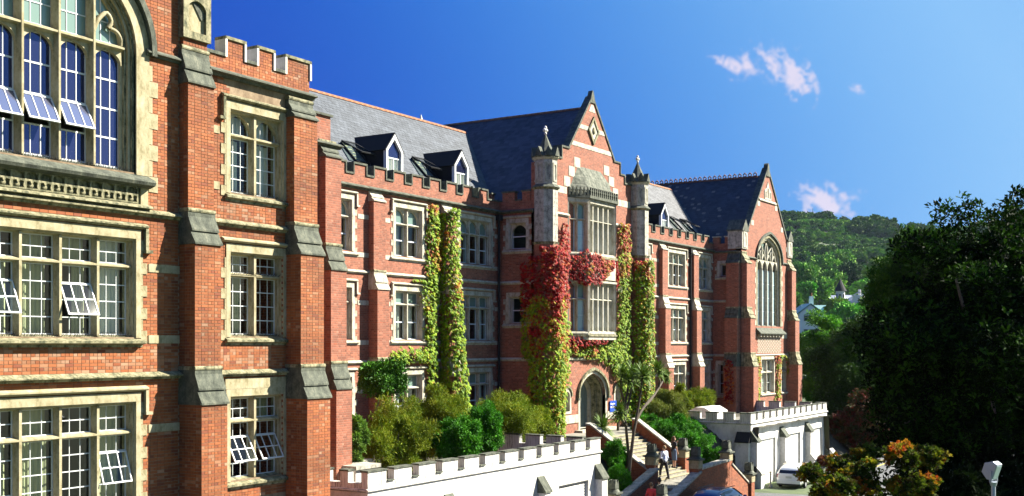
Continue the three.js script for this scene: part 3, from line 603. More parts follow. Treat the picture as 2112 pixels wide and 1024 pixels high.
function rangeBays(z, bays, x0, x1, y0, y1, extraHoles = []) {      // a wall with the windows of three storeys
  const holes = [...extraHoles];
  for (const [xc, n, kinds] of bays) for (const k of kinds) { const W = n === 1 ? 1.15 : n === 2 ? 2.2 : 2.95; holes.push(rectPts(xc - W / 2, xc + W / 2, LV[k], LV[k] + HT[k])); setWindow(rangeWindow(n, k), xc, LV[k], z); }
  return raise('wall', slab(rectPts(x0, x1, y0, y1), holes, z - 0.5, z), M.brick);
}
function bandsBetween(z, xs, y, h = 0.22) { for (const [a, b] of xs) block('stone_band', M.pale, a, b, y, y + h, z - 0.05, z + 0.02); }
const stages3 = [[0.32, 12.7, 16.2], [0.55, 8.5, 11.95], [0.8, 3.6, 7.65]];

// ================ link block between near wing and main range
{
  const z = -4;
  raise('wall', worldUV(bx(26.86, 32.75, 0, 16.8, -10.6, z)), M.brick);
  buttress(31.75, 32.62, z, [[0.34, 12.86, 16.25], [0.6, 8.5, 12.05], [0.86, 0, 7.66]], { headTop: 16.72 });
  string(27, 32.9, 16.66, z, { h: 0.22, out: 0.24, mat: M.coping, name: 'cornice' });
  const g = group('parapet');
  part('parapet_wall', worldUV(bx(26.9, 32.4, 16.86, 17.82, z - 0.4, z)), M.brick, g);
  part('coping_stone', alongX([[z + 0.08, 17.82], [z + 0.08, 17.9], [z - 0.2, 17.99], [z - 0.48, 17.9], [z - 0.48, 17.82]], 26.9, 32.47), M.coping, g);
  raise('wall', worldUV(bx(32.35, 32.75, 16.8, 17.4, -10.6, z - 0.41)), M.brick);
}
// ================ main range
{
  const z = -10.5;
  rangeBays(z, [[40.2, 2, ['top', 'first', 'ground']], [45.7, 2, ['top', 'first', 'ground']], [51.7, 3, ['top', 'first', 'ground']]], 32.75, 54.1, 3.4, 16.8);
  for (const x of [37.2, 42.98, 48.9]) buttress(x - 0.45, x + 0.45, z, stages3, { headTop: 16.65, headMat: M.pale, cap: M.pale });
  string(32.75, 54.1, 16.68, z, { h: 0.24, out: 0.24, mat: M.coping, name: 'cornice' });
  for (const y of [12.68, 8.38]) for (const [a, b] of [[37.66, 42.52], [43.44, 48.44], [49.36, 54.05]]) string(a, b, y, z, { h: 0.18, out: 0.12, mat: M.pale });
  for (const [y, yw] of [[15.3, 0], [11.2, 0], [7.0, 0], [13.48, 0], [9.3, 0]]) bandsBetween(z, [[37.66, 38.68], [41.72, 42.52], [43.44, 44.18], [47.22, 48.44], [49.36, 49.79], [53.6, 54.09]], y);
  const mer = merlonRow(36.95, 0.87, 0.63, 11);
  parapet(33, 54.1, 16.9, 17.36, 17.86, z, mer, { t: 0.32 });
  rooms(33, 54, z - 0.02, -15, [4.25, 8.5, 12.72, 16.7]);
  const roof = roofX('roof', 27, 59.6, -10.95, -22.05, 16.95, 22.72, { keep: (u, s) => 27 + u < 59.6 - 0 });
  // dormers with pointed white gables
  for (const x of [45.52, 51.45]) dormer(x, -11.3, 17.4, 1.36);
  // roof lights, propped open
  for (const x of [44.2, 50.0, 53.0]) skylight(x - 0.5, 18.35, x < 52 ? 0.32 : 0.12);
  // pointed ventilator beyond the ridge
  const v = group('roof_ventilator'); part('ventilator_hood', new THREE.ConeGeometry(0.42, 1.3, 4).rotateY(Math.PI / 4).translate(57.0, 23.05, -18.2), M.ashlar, v);
}
function dormer(x, z, y0, w, yBase = 16.95, zEave = -10.95) {
  const g = group('dormer'), h = w / 2, k = 5.77 / 5.55, ys = y0 + 1.72, yt = ys + 0.86, back = zEave - (yt - yBase) / k - 0.2;
  part('dormer_body', alongZ([[x - h + 0.06, y0 - 0.3], [x + h - 0.06, y0 - 0.3], [x + h - 0.06, ys], [x, yt - 0.12], [x - h + 0.06, ys]], back, z - 0.12), M.lead, g);
  for (const s of [-1, 1]) { const L = Math.hypot(h + 0.1, yt - ys + 0.1), r = part('dormer_roof', worldUV(new THREE.BoxGeometry(L, 0.06, z - back + 0.1)), M.lead, g, x + s * (h + 0.06) / 2, (ys + yt) / 2, (z + back) / 2); r.rotation.z = -s * Math.atan2(yt - ys + 0.06, h + 0.06); }
  const o = [[x - h, y0], [x + h, y0], [x + h, ys], [x, yt], [x - h, ys]], f = 0.13, inn = [[x - h + f, y0 + 0.1], [x + h - f, y0 + 0.1], [x + h - f, ys - 0.05], [x, yt - 0.27], [x - h + f, ys - 0.05]];
  part('dormer_frame', slab(o, [inn], z - 0.14, z + 0.05), M.frame, g);
  const c = [bx(x - h + f, x + h - f, ys - 0.42, ys - 0.35, z - 0.1, z - 0.05), bx(x - 0.03, x + 0.03, y0 + 0.1, ys - 0.42, z - 0.099, z - 0.051)];
  part('casement', merged(c), M.frame, g);
  part('pane', slab([[x - h + f, ys - 0.35], [x + h - f, ys - 0.35], [x + h - f, ys - 0.05], [x, yt - 0.27], [x - h + f, ys - 0.05]], [], z - 0.085, z - 0.08), M.filmGlass, g);
  for (const s of [-1, 1]) { part('pane', pane(h - f - 0.03, ys - 0.42 - y0 - 0.1), M.glass, g, x + s * (h - f) / 2, (y0 + 0.1 + ys - 0.42) / 2, z - 0.08); part('curtain', curtainGeo((h - f) * 0.9, ys - y0 - 0.55, 3 + s), M.curtain, g, x + s * (h - f) / 2, (y0 + ys - 0.3) / 2, z - 0.118 + 0.02); }
}
function skylight(x, y, open, yBase = 16.95, zEave = -10.95) {
  const k = 5.77 / 5.55, a = Math.atan(k), g = group('skylight'), W = 1.05, L = 1.5;
  g.position.add(V(x, y, zEave - (y - yBase) / k)); g.rotation.x = -(Math.PI / 2 - a) ;
  // local: x across, y up the slope, z out of the roof
  for (const [x0, x1, y0, y1] of [[0, 0.07, 0, L], [W - 0.07, W, 0, L], [0.07, W - 0.07, 0, 0.08], [0.07, W - 0.07, L - 0.08, L]]) part('curb', bx(x0, x1, y0, y1, 0.0, 0.13), M.lead, g);
  part('blind', bx(0.07, W - 0.07, 0.08, L - 0.08, -0.02, 0.02), M.curtainCream, g);
  const s = new THREE.Group(); s.position.set(0, L, 0.15); s.rotation.x = -open;
  for (const [x0, x1, y0, y1] of [[-0.02, 0.06, -L, 0], [W - 0.06, W + 0.02, -L, 0], [0.06, W - 0.06, -L, -L + 0.08], [0.06, W - 0.06, -0.08, 0]]) part('sash', bx(x0, x1, y0, y1, 0, 0.06), M.lead, s);
  part('pane', bx(0.06, W - 0.06, -L + 0.08, -0.08, 0.03, 0.036), M.glass, s);
  handOver(s, g);
}

// ================ entrance tower
const TX0 = 54.1, TX1 = 66.5, TC = 60.3, TZ = -7.9;
{
  const archD = archedPts(58.78, 62.0, 4.3, 6.25, 7.6, 14);
  const holes = [archD, archedPts(57.0, 57.55, 5.45, 6.35, 6.62, 6), archedPts(63.3, 63.85, 5.45, 6.35, 6.62, 6)];
  // stepped and pointed gable
  const outline = [[TX0, 3.4], [TX1, 3.4], [TX1, 19.45], [64.5, 19.45], [64.5, 19.95], [63.9, 19.95], [63.9, 20.65], [63.15, 20.65], [TC, 24.1], [57.45, 20.65], [56.7, 20.65], [56.7, 19.95], [56.1, 19.95], [56.1, 19.45], [TX0, 19.45]];
  raise('wall', slab(outline, holes, TZ - 0.5, TZ), M.brick);
  // flank towards the camera, with one narrow window on each floor
  const side = (x, sgn) => {
    const wz = -9.3, hs = ['top', 'first', 'ground'].map(k => rectPts(wz - 0.575, wz + 0.575, LV[k] + (k === 'ground' ? 0 : 0.95), LV[k] + HT[k]));
    const m = raise('wall', slab(rectPts(-20, TZ - 0.001, 3.4, 16.85), sgn < 0 ? hs.slice(0, 2) : [], -0.5, 0), M.brick); m.rotation.y = sgn * Math.PI / 2; m.position.set(x, 0, 0).sub(BASE);
    if (sgn > 0) { m.rotation.y = -Math.PI / 2; m.position.x -= 0.5; }
    if (sgn < 0) for (const k of ['top', 'first']) setWindow(makeWindow({ trim: M.pale, W: 1.15, H: HT[k] - 0.95, n: 1, barMat: M.sash, tiers: [{ y0: 0.05, y1: HT[k] - 1.03, rows: 2, cols: 1, rail: 1, arch: k === 'top', rise: 0.5 }], quoins: true, hood: k === 'top', hoodDrop: 0, sillMat: M.pale, sillWide: 0.4 }), x, LV[k] + 0.95, wz, -Math.PI / 2);
  };
  side(TX0, -1); side(TX1, 1);
  for (const [y, o, mat] of [[16.68, 0.22, M.coping], [12.68, 0.1, M.pale], [8.38, 0.1, M.pale]]) { const c = raise('string_course', alongZ([[TX0 + 0.02, y], [TX0 - o * 0.4, y], [TX0 - o, y + 0.08], [TX0 - o, y + 0.13], [TX0 + 0.02, y + 0.22]], -10.45, TZ - 0.3), mat); }
  { // low crenellated parapet on the flank
    const g = group('parapet');
    part('parapet_wall', worldUV(bx(TX0, TX0 + 0.32, 16.86, 17.36, -20, TZ - 0.51)), M.brick, g);
    for (const [a, b] of [[-9.0, -8.45], [-10.3, -9.5], [-11.9, -11.05]]) { part('merlon', worldUV(bx(TX0 + 0.002, TX0 + 0.318, 17.36, 17.86, a, b)), M.brick, g); part('coping_stone', worldUV(bx(TX0 - 0.05, TX0 + 0.37, 17.86, 17.95, a - 0.06, b + 0.06)), M.coping, g); }
    for (const [a, b] of [[-9.44, -9.06], [-11.0, -10.36]]) part('coping_stone', worldUV(bx(TX0 - 0.05, TX0 + 0.37, 17.361, 17.45, a, b)), M.coping, g);
  }
  rooms(54.62, 66, TZ - 0.02, -14, [4.25, 8.5, 12.72, 16.7]);
  roofZ('roof', TX0 + 0.35, TX1 - 0.35, -20.5, TZ - 0.45, 16.95, 23.55, { tint: [0.06, 0.07, 0.09] });
  { // closed roof light on the slope
    const g = group('skylight'), a = Math.atan2(23.55 - 16.95, 5.85); g.position.add(V(57.05, 19.15, -11.6)); g.rotation.order = 'YXZ'; g.rotation.y = -Math.PI / 2; g.rotation.x = -(Math.PI / 2 - a);
    for (const [x0, x1, y0, y1] of [[0, 0.07, 0, 1.5], [0.98, 1.05, 0, 1.5], [0.07, 0.98, 0, 0.07], [0.07, 0.98, 1.43, 1.5]]) part('curb', bx(x0, x1, y0, y1, 0.02, 0.12), M.lead, g);
    part('pane', bx(0.07, 0.98, 0.07, 1.43, 0.07, 0.076), M.filmGlass, g);
  }
  // gable coping, steps, bands
  const gc = group('gable_coping'), a = Math.atan2(24.1 - 20.65, 63.15 - TC), L = Math.hypot(24.1 - 20.65, 63.15 - TC);
  for (const s of [1, -1]) { const c = part('coping_stone', worldUV(new THREE.BoxGeometry(L + 0.06, 0.13, 0.46)), M.coping, gc, TC + s * (63.15 - TC) / 2 + s * 0.05, (24.1 + 20.65) / 2 + 0.07, TZ - 0.17); c.rotation.z = -s * a; }
  part('apex_stone', alongZ([[TC - 0.34, 23.8], [TC + 0.34, 23.8], [TC + 0.11, 24.4], [TC + 0.04, 24.55], [TC - 0.04, 24.55], [TC - 0.11, 24.4]], TZ - 0.22, TZ + 0.07), M.coping, gc);
  for (const s of [-1, 1]) for (const [x0, x1, y] of [[2.78, 3.66, 20.65], [3.66, 4.26, 19.95], [4.26, 5.6, 19.45]]) {
    part('coping_stone', worldUV(bx(Math.min(TC + s * x0, TC + s * x1), Math.max(TC + s * x0, TC + s * x1), y, y + 0.1, TZ - 0.56, TZ + 0.07)), M.coping, gc);
    if (y > 19.5) { const e0 = TC + s * (x1 - 0.002), e1 = TC + s * (x1 + 0.07), yb = y > 20 ? 20.05 : 19.55; part('coping_stone', worldUV(bx(Math.min(e0, e1), Math.max(e0, e1), yb, y + 0.098, TZ - 0.55, TZ + 0.065)), M.coping, gc); }
  }
  for (const [y, hw] of [[20.95, 2.45], [22.06, 1.53]]) { const h = 0.26, k = (63.15 - TC) / (24.1 - 20.65); raise('stone_band', slab([[TC - (24.1 - y) * k + 0.06, y], [TC + (24.1 - y) * k - 0.06, y], [TC + (24.1 - y - h) * k - 0.06, y + h], [TC - (24.1 - y - h) * k + 0.06, y + h]], [], TZ - 0.02, TZ + 0.02), M.pale); }
  raise('stone_band', slab([[TC - 0.42, 23.25], [TC + 0.42, 23.25], [TC + 0.12, 23.7], [TC - 0.12, 23.7]], [], TZ - 0.02, TZ + 0.02), M.pale);
  const d = group('diamond_panel'), dia = (w, h) => [[TC + 0.12 - w, 22.15], [TC + 0.12, 22.15 - h], [TC + 0.12 + w, 22.15], [TC + 0.12, 22.15 + h]];
  part('diamond_frame', slab(dia(0.68, 0.86), [dia(0.5, 0.64)], TZ, TZ + 0.1), M.mossy, d); part('diamond_stone', slab(dia(0.5, 0.64), [], TZ, TZ + 0.045), M.pale, d);
  part('carved_boss', new THREE.SphereGeometry(0.17, 10, 8).scale(1, 1.3, 0.5).translate(TC + 0.12, 22.15, TZ + 0.05), M.mossy, d);
  for (const [y, xs] of [[18.0, [[55.3, 57.2], [63.5, 65.4]]], [12.6, [[55.3, 57.3], [63.3, 65.4]]]]) bandsBetween(TZ, xs, y, 0.4);
  // stepped stones beside the oriel roof
  for (const s of [-1, 1]) for (const [x, y] of [[3.05, 18.45], [2.5, 19.1], [1.85, 19.7]]) block('stepped_stone', M.pale, TC + s * x - 0.36, TC + s * x + 0.36, y, y + 0.58, TZ - 0.05, TZ + 0.022);

  // ---- two-storey oriel with canted sides
  const bay = group('oriel_bay'), hw = 1.74, cw = 2.92, p = 0.70, plan = (e) => [[TC - cw - e * 0.6, TZ - 0.02], [TC - hw - e * 0.42, TZ + p + e], [TC + hw + e * 0.42, TZ + p + e], [TC + cw + e * 0.6, TZ - 0.02]];
  const tier = (name, e, y0, y1, mat) => part(name, drawUp(plan(e).map(([x, z]) => [x, z]), y0, y1), mat, bay);
  tier('bay_base', 0.02, 9.6, 9.8, M.pale); tier('bay_panel', 0, 9.8, 10.1, M.pale); tier('bay_moulding', 0.09, 9.8, 9.9, M.mossy);
  tier('bay_panel', 0, 12.95, 14.72, M.pale); tier('bay_moulding', 0.1, 14.42, 14.56, M.mossy); tier('bay_moulding', 0.08, 12.98, 13.1, M.pale);
  tier('bay_panel', 0, 17.6, 17.98, M.pale); tier('bay_cornice', 0.16, 17.86, 18.02, M.coping);
  for (const [y, H] of [[10.1, 2.85], [14.72, 2.88]]) {
    const tiers = [{ y0: 0.05, y1: H * 0.66 - 0.05, rows: 2, cols: 1, rail: 0, glass: M.paleGlass }, { y0: H * 0.66 + 0.05, y1: H - 0.075, rows: 1, cols: 1, arch: true, rise: 0.5, glass: M.leadGlass }];
    const mk = (W, n, mw) => makeWindow({ W, H, n, mw, trim: M.pale, sillMat: M.pale, tiers, barMat: M.sash, sillOut: 0.06, sillWide: 0, sillDrop: 0.05, curtains: (i, t) => [0, 0.94, M.curtain] });
    setWindow(mk(2 * hw - 0.34, 5, 0.23), TC, y, TZ + p - 0.028);
    const dx = cw - hw, ang = Math.atan2(dx, p), Lc = Math.hypot(dx, p);
    for (const s of [-1, 1]) setWindow(mk(Lc - 0.1, 2, 0.16), TC + s * (hw + cw) / 2, y, TZ + p / 2 - 0.01, s * (Math.PI / 2 - Math.atan2(dx, p)));
  }
  { // cresting of small cusps and the sloping stone roof
    const cusp = slab([[-0.07, 0], [0.07, 0], [0.06, 0.16], [0.03, 0.2], [0.09, 0.32], [0.03, 0.36], [0, 0.5], [-0.03, 0.36], [-0.09, 0.32], [-0.03, 0.2], [-0.06, 0.16]], [], -0.05, 0.05);
    const edge = plan(0.1); for (let e = 0; e < 3; e++) { const A = V(edge[e][0], 18.0, edge[e][1]), B = V(edge[e + 1][0], 18.0, edge[e + 1][1]), n = Math.round(A.distanceTo(B) / 0.25), dir = B.clone().sub(A); for (let i = 0; i < n; i++) { const q = A.clone().addScaledVector(dir, (i + 0.5) / n), m = part('cresting_cusp', cusp, M.coping, bay, q.x, q.y, q.z); m.rotation.y = -Math.atan2(dir.z, dir.x); } }
    const lev = [[0.06, 18.0, 1], [0, 18.62, 0.86], [0, 18.66, 0.8], [0, 19.2, 0.62], [0, 19.24, 0.57], [0, 19.82, 0.34]], pos = [], idx = [];
    lev.forEach(([e, y, k]) => { const f = plan(0.02); f.forEach(([x, z]) => pos.push(TC + (x - TC) * (0.42 + 0.58 * k), y, TZ - 0.02 + (z - TZ + 0.02) * Math.max(0.02, (k - 0.34) / 0.66))); });
    for (let l = 0; l < lev.length - 1; l++) for (let i = 0; i < 3; i++) { const a = l * 4 + i, b = a + 1, c = a + 4, dd = b + 4; idx.push(a, b, c, b, dd, c); }
    idx.push(20, 21, 22, 20, 22, 23);
    let rg = new THREE.BufferGeometry(); rg.setAttribute('position', new THREE.Float32BufferAttribute(pos, 3)); rg.setIndex(idx); rg = rg.toNonIndexed(); rg.computeVertexNormals(); part('bay_roof', worldUV(rg), M.lichenRoof, bay);
  }
  // ---- corner turrets
  for (const s of [-1, 1]) {
    const tx = s < 0 ? 54.55 : 66.2, tz = -7.75, R = 0.7, g = group('turret'), oct = (r0, r1, y0, y1) => { const q = new THREE.CylinderGeometry(r1, r0, y1 - y0, 8, 1).rotateY(Math.PI / 8).translate(tx, (y0 + y1) / 2, tz).toNonIndexed(); q.computeVertexNormals(); return worldUV(q); };
    part('turret_shaft', oct(R + 0.02, R + 0.02, 3.4, 14.95), M.brick, g); part('turret_base', oct(R * 0.92, R + 0.1, 14.7, 15.0), M.mossy, g);
    for (let i = 0; i < 6; i++) part('ashlar_course', oct(R, R, 15.0 + i * 0.485, 15.0 + i * 0.485 + 0.477), M.ashlar, g);
    part('turret_band', oct(R + 0.02, R + 0.14, 17.91, 18.02), M.mossy, g); part('turret_band', oct(R + 0.14, R - 0.04, 18.02, 18.2), M.coping, g);
    for (let i = 0; i < 3; i++) part('ashlar_course', oct(R - 0.05, R - 0.05, 18.2 + i * 0.45, 18.2 + i * 0.45 + 0.443), M.ashlar, g);
    part('turret_band', oct(R - 0.05, R + 0.08, 19.55, 19.66), M.pale, g); part('turret_band', oct(R + 0.08, R + 0.04, 19.66, 19.74), M.mossy, g);
    part('spire', oct(R - 0.1, 0.04, 19.74, 21.0), M.coping, g);
    for (let i = 0; i < 8; i++) { const an = i * Math.PI / 4, m = part('gablet', alongZ([[-0.24, 0], [0.24, 0], [0, 0.52]], 0, 0.34), M.coping, g, tx + Math.sin(an) * (R - 0.26), 19.74, tz + Math.cos(an) * (R - 0.26)); m.rotation.y = an; }
    for (let i = 0; i < 8; i++) { const an = i * Math.PI / 4, m = part('sunk_panel', slab(rectPts(-0.19, 0.19, 0, 1.05), [archedPts(-0.11, 0.11, 0.1, 0.8, 0.95, 5)], 0, 0.035), M.pale, g, tx + Math.sin(an) * (R - 0.05) * Math.cos(Math.PI / 8), 18.33, tz + Math.cos(an) * (R - 0.05) * Math.cos(Math.PI / 8)); m.rotation.y = an; }
    part('finial', merged([new THREE.CylinderGeometry(0.035, 0.05, 0.42, 6).translate(tx, 21.1, tz), new THREE.SphereGeometry(0.085, 8, 6).translate(tx, 21.06, tz), new THREE.SphereGeometry(0.1, 8, 6).translate(tx - 0.1, 21.24, tz), new THREE.SphereGeometry(0.1, 8, 6).translate(tx + 0.1, 21.24, tz), new THREE.SphereGeometry(0.09, 8, 6).scale(1, 1.5, 1).translate(tx, 21.36, tz)]), M.white, g);
  }
  // ---- doorway
  const dw = group('doorway');
  const orders = [[0.22, 0.0, 0.03, -0.2, M.pale], [0.02, -0.12, -0.2, -0.5, M.mossy], [-0.1, -0.26, -0.5, -0.85, M.mossy], [-0.24, -0.42, -0.85, -1.15, M.pale]];
  for (const [eo, ei, z1, z0, mat] of orders) { const o = archedPts(58.78 - eo, 62 + eo, 4.3, 6.25, 7.6 + eo * 0.9, 14), inn = archedPts(58.78 - ei, 62 + ei, 4.3, 6.25, 7.6 + ei * 0.9, 14); part('arch_moulding', slab([...o, ...inn.reverse()], [], TZ + z0, TZ + z1), mat, dw); }
  { const o = archedPts(58.78 - 0.36, 62.36, 6.18, 6.25, 7.95, 14), inn = archedPts(58.78 - 0.22, 62.22, 6.18, 6.25, 7.8, 14); part('hood_mould', slab([...o, ...inn.reverse()], [], TZ, TZ + 0.16), M.mossy, dw); for (const x of [58.47, 62.31]) part('hood_stop', worldUV(bx(x - 0.15, x + 0.15, 6.04, 6.18, TZ, TZ + 0.18)), M.coping, dw); }
  const leaf = part('door', slab(archedPts(59.22, 61.56, 4.32, 6.25, 7.15, 12), [], TZ - 1.12, TZ - 1.04), M.door, dw);
  for (let i = 1; i < 8; i++) part('door_cover_strip', box(0.03, 2.4, 0.02), M.door, dw, 59.22 + i * 0.2925, 5.55, TZ - 1.03);
  for (const y of [4.85, 6.1]) {                                    // scrolled strap hinges
    const hg = [bx(59.25, 60.35, y - 0.03, y + 0.03, TZ - 1.02, TZ - 0.99)];
    for (const s of [-1, 1]) for (const [cx, r] of [[59.85, 0.16], [60.12, 0.1]]) hg.push(new THREE.TorusGeometry(r, 0.03, 5, 14, 4.4).rotateZ(s > 0 ? -0.6 : 0.6 + Math.PI - 1.1).translate(cx, y + s * (r + 0.03), TZ - 1.0));
    hg.push(new THREE.ConeGeometry(0.08, 0.2, 4).rotateZ(-Math.PI / 2).translate(60.42, y, TZ - 1.0));
    part('strap_hinge', merged(hg), M.iron, dw);
  }
  part('door_step', worldUV(bx(58.2, 62.6, 4.0, 4.3, TZ - 1.1, TZ + 0.5)), M.pale, dw);
  for (const xc of [57.275, 63.575]) {
    const w = new THREE.Group(); w.name = 'window'; setWindow(w, 0, 0, 0);
    const o = archedPts(xc - 0.45, xc + 0.45, 5.3, 6.35, 6.82, 8), inn = archedPts(xc - 0.27, xc + 0.27, 5.45, 6.35, 6.6, 8);
    part('surround', slab(o, [inn], TZ - 0.4, TZ + 0.03), M.pale, w); part('pane', pane(0.6, 1.25), M.leadGlass, w, xc, 6.0, TZ - 0.3); part('hood_mould', slab([...archedPts(xc - 0.53, xc + 0.53, 6.3, 6.36, 6.95, 8), ...archedPts(xc - 0.44, xc + 0.44, 6.3, 6.36, 6.84, 8).reverse()], [], TZ, TZ + 0.1), M.mossy, w);
  }
  for (const [a, b] of [[55.4, 58.55], [62.25, 65.4]]) block('stone_band', M.pale, a, b, 4.75, 5.22, TZ - 0.05, TZ + 0.05);
  string(55.3, 65.4, 8.38, TZ, { h: 0.18, out: 0.1, mat: M.pale });
  string(55.3, 57.4, 16.68, TZ, { h: 0.2, out: 0.12, mat: M.pale }); string(63.2, 65.4, 16.68, TZ, { h: 0.2, out: 0.12, mat: M.pale });
}
// ================ right range
{
  const z = -10.5, x1 = 85.5;
  rangeBays(z, [[72.6, 2, ['top', 'first', 'ground']], [78.5, 3, ['top', 'first', 'ground']], [83.75, 2, ['top', 'first', 'ground']]], TX1, x1, 3.4, 16.8);
  for (const x of [75.75, 81.45]) buttress(x - 0.45, x + 0.45, z, stages3, { headTop: 16.65, headMat: M.pale, cap: M.pale });
  string(TX1, x1, 16.68, z, { h: 0.24, out: 0.24, mat: M.coping, name: 'cornice' });
  for (const y of [12.68, 8.38]) for (const [a, b] of [[66.6, 75.28], [76.22, 80.98], [81.92, 85.45]]) string(a, b, y, z, { h: 0.18, out: 0.12, mat: M.pale });
  for (const y of [15.3, 11.2, 7.0, 13.48, 9.3]) bandsBetween(z, [[66.9, 71.08], [74.12, 75.28], [76.22, 76.6], [80.4, 80.98], [81.92, 82.23], [85.27, 85.45]], y);
  const dp = group('downpipe'); part('pipe', new THREE.CylinderGeometry(0.07, 0.07, 12.4, 10).translate(80.78, 10.2, z + 0.12), M.lead, dp); part('hopper_head', worldUV(bx(80.6, 80.96, 16.3, 16.62, z + 0.01, z + 0.26)), M.lead, dp);
  parapet(TX1, x1, 16.9, 17.36, 17.86, z, merlonRow(67.2, 0.87, 0.63, 12), { t: 0.32 });
  rooms(67, 85, z - 0.02, -15, [4.25, 8.5, 12.72, 16.7]);
  roofX('roof', 61, 91, -10.95, -22.05, 16.95, 22.72, { tint: [0.095, 0.099, 0.106] });
  dormer(78.05, -11.3, 17.3, 1.36);
  for (const x of [74.9, 82.6, 85.0]) skylight(x, 18.3, 0.34);
  const dp2 = group('downpipe'); part('pipe', new THREE.CylinderGeometry(0.07, 0.07, 12.6, 10).translate(53.8, 10.2, z + 0.15), M.lead, dp2); part('hopper_head', worldUV(bx(53.62, 53.98, 16.3, 16.62, z + 0.03, z + 0.3)), M.lead, dp2);
}
// ================ chapel wing with its great window
const CX0 = 85.5, CX1 = 97.4, CC = 91.45, CZ = -8.1;
{
  const wOpen = archedPts(88.95, 94.7, 10.85, 16.25, 18.35, 16);
  const gnd = [[91.5, 3.0], [95.7, 1.6]];
  const holes = [wOpen, ...gnd.map(([x, w]) => rectPts(x - w / 2, x + w / 2, 5.3, 8.1))];
  raise('wall', slab([[CX0, 3.4], [CX1, 3.4], [CX1, 16.9], [CC, 23.9], [CX0, 16.9]], holes, CZ - 0.5, CZ), M.brick);
  const side = raise('wall', slab(rectPts(-22, CZ - 0.001, 3.4, 16.9), [rectPts(-9.95, -9.25, 14.75, 15.75), rectPts(-10.1, -9.1, 5.35, 7.8)], -0.5, 0), M.brick); side.rotation.y = -Math.PI / 2; side.position.set(CX0, 0, 0).sub(BASE);
  setWindow(makeWindow({ trim: M.pale, W: 0.7, H: 1.0, n: 1, tiers: [{ y0: 0.05, y1: 0.92, rows: 1, cols: 1 }], barMat: M.sash, quoins: true, sillMat: M.pale, sillWide: 0.35 }), CX0, 14.75, -9.6, -Math.PI / 2);
  setWindow(makeWindow({ trim: M.pale, W: 1.0, H: 2.45, n: 1, tiers: [{ y0: 0.05, y1: 1.7, rows: 2, cols: 1, rail: 1 }, { y0: 1.82, y1: 2.37, rows: 1, cols: 1 }], barMat: M.sash, quoins: true, sillMat: M.pale, sillWide: 0.35 }), CX0, 5.35, -9.6, -Math.PI / 2);
  raise('wall', worldUV(bx(CX1 - 0.5, CX1 - 0.001, 3.4, 16.9, -22, CZ - 0.51)), M.brick);
  rooms(86.1, 96.8, CZ - 0.6, -18, [4.25, 8.5, 16.8]);
  roofZ('roof', CX0 + 0.3, CX1 - 0.3, -22, CZ - 0.45, 16.95, 23.35, { tint: [0.04, 0.05, 0.068], lichen: 0.05, crest: true });
  { const g = group('parapet'); part('parapet_wall', worldUV(bx(CX0, CX0 + 0.32, 16.9, 17.36, -12.5, CZ - 0.51)), M.brick, g); for (const [a, b] of [[-9.5, -8.7], [-10.5, -9.95], [-11.9, -11.2]]) { part('merlon', worldUV(bx(CX0 + 0.002, CX0 + 0.318, 17.36, 17.86, a, b)), M.brick, g); part('coping_stone', worldUV(bx(CX0 - 0.05, CX0 + 0.37, 17.86, 17.95, a - 0.05, b + 0.05)), M.pale, g); } }
  for (const [y, o, m] of [[16.6, 0.2, M.coping], [12.68, 0.1, M.pale], [8.38, 0.1, M.pale]]) raise('string_course', alongZ([[CX0 + 0.02, y], [CX0 - o * 0.4, y], [CX0 - o, y + 0.08], [CX0 - o, y + 0.13], [CX0 + 0.02, y + 0.2]], -10.45, CZ - 0.4), m);
  // gable coping
  const gc = group('gable_coping'), a = Math.atan2(7.0, CC - CX0), L = Math.hypot(7.0, CC - CX0);
  for (const s of [1, -1]) { const c = part('coping_stone', worldUV(new THREE.BoxGeometry(L + 0.06, 0.17, 0.5)), M.coping, gc, CC + s * (CX1 - CC) / 2 + s * 0.06, 20.4 + 0.08, CZ - 0.17); c.rotation.z = -s * a; }
  part('apex_stone', alongZ([[CC - 0.4, 23.3], [CC + 0.4, 23.3], [CC + 0.22, 24.0], [CC + 0.16, 24.3], [CC, 24.42], [CC - 0.16, 24.3], [CC - 0.22, 24.0]], CZ - 0.26, CZ + 0.1), M.coping, gc);
  for (const s of [-1, 1]) for (const y of [17.6, 19.2, 20.9]) block('kneeler_stone', M.pale, CC + s * ((23.9 - y) / 7 * 5.95 - 0.45) - 0.28, CC + s * ((23.9 - y) / 7 * 5.95 - 0.45) + 0.28, y - 0.24, y + 0.16, CZ - 0.02, CZ + 0.02);
  // slit window high in the gable
  const vent = group('gable_vent'); part('surround', slab([[CC - 0.78, 21.35], [CC + 0.78, 21.35], [CC + 0.78, 22.1], [CC + 0.3, 22.35], [CC, 22.85], [CC - 0.3, 22.35], [CC - 0.78, 22.1]], [-0.5, 0, 0.5].map(d => rectPts(CC + d - 0.12, CC + d + 0.12, 21.5, d ? 22.0 : 22.3)), CZ - 0.1, CZ + 0.05), M.pale, vent); part('slit', worldUV(bx(CC - 0.7, CC + 0.7, 21.4, 22.35, CZ - 0.2, CZ - 0.005)), M.lead, vent); part('sill', alongX([[CZ, 21.12], [CZ + 0.1, 21.15], [CZ + 0.1, 21.22], [CZ, 21.34]], CC - 2.05, CC + 2.05), M.pale, vent);
  // great window
  const w = new THREE.Group(); w.name = 'great_window'; setWindow(w, 0, 0, 0);
  const x0 = 88.95, x1 = 94.7, ys = 16.25, yt = 18.35;
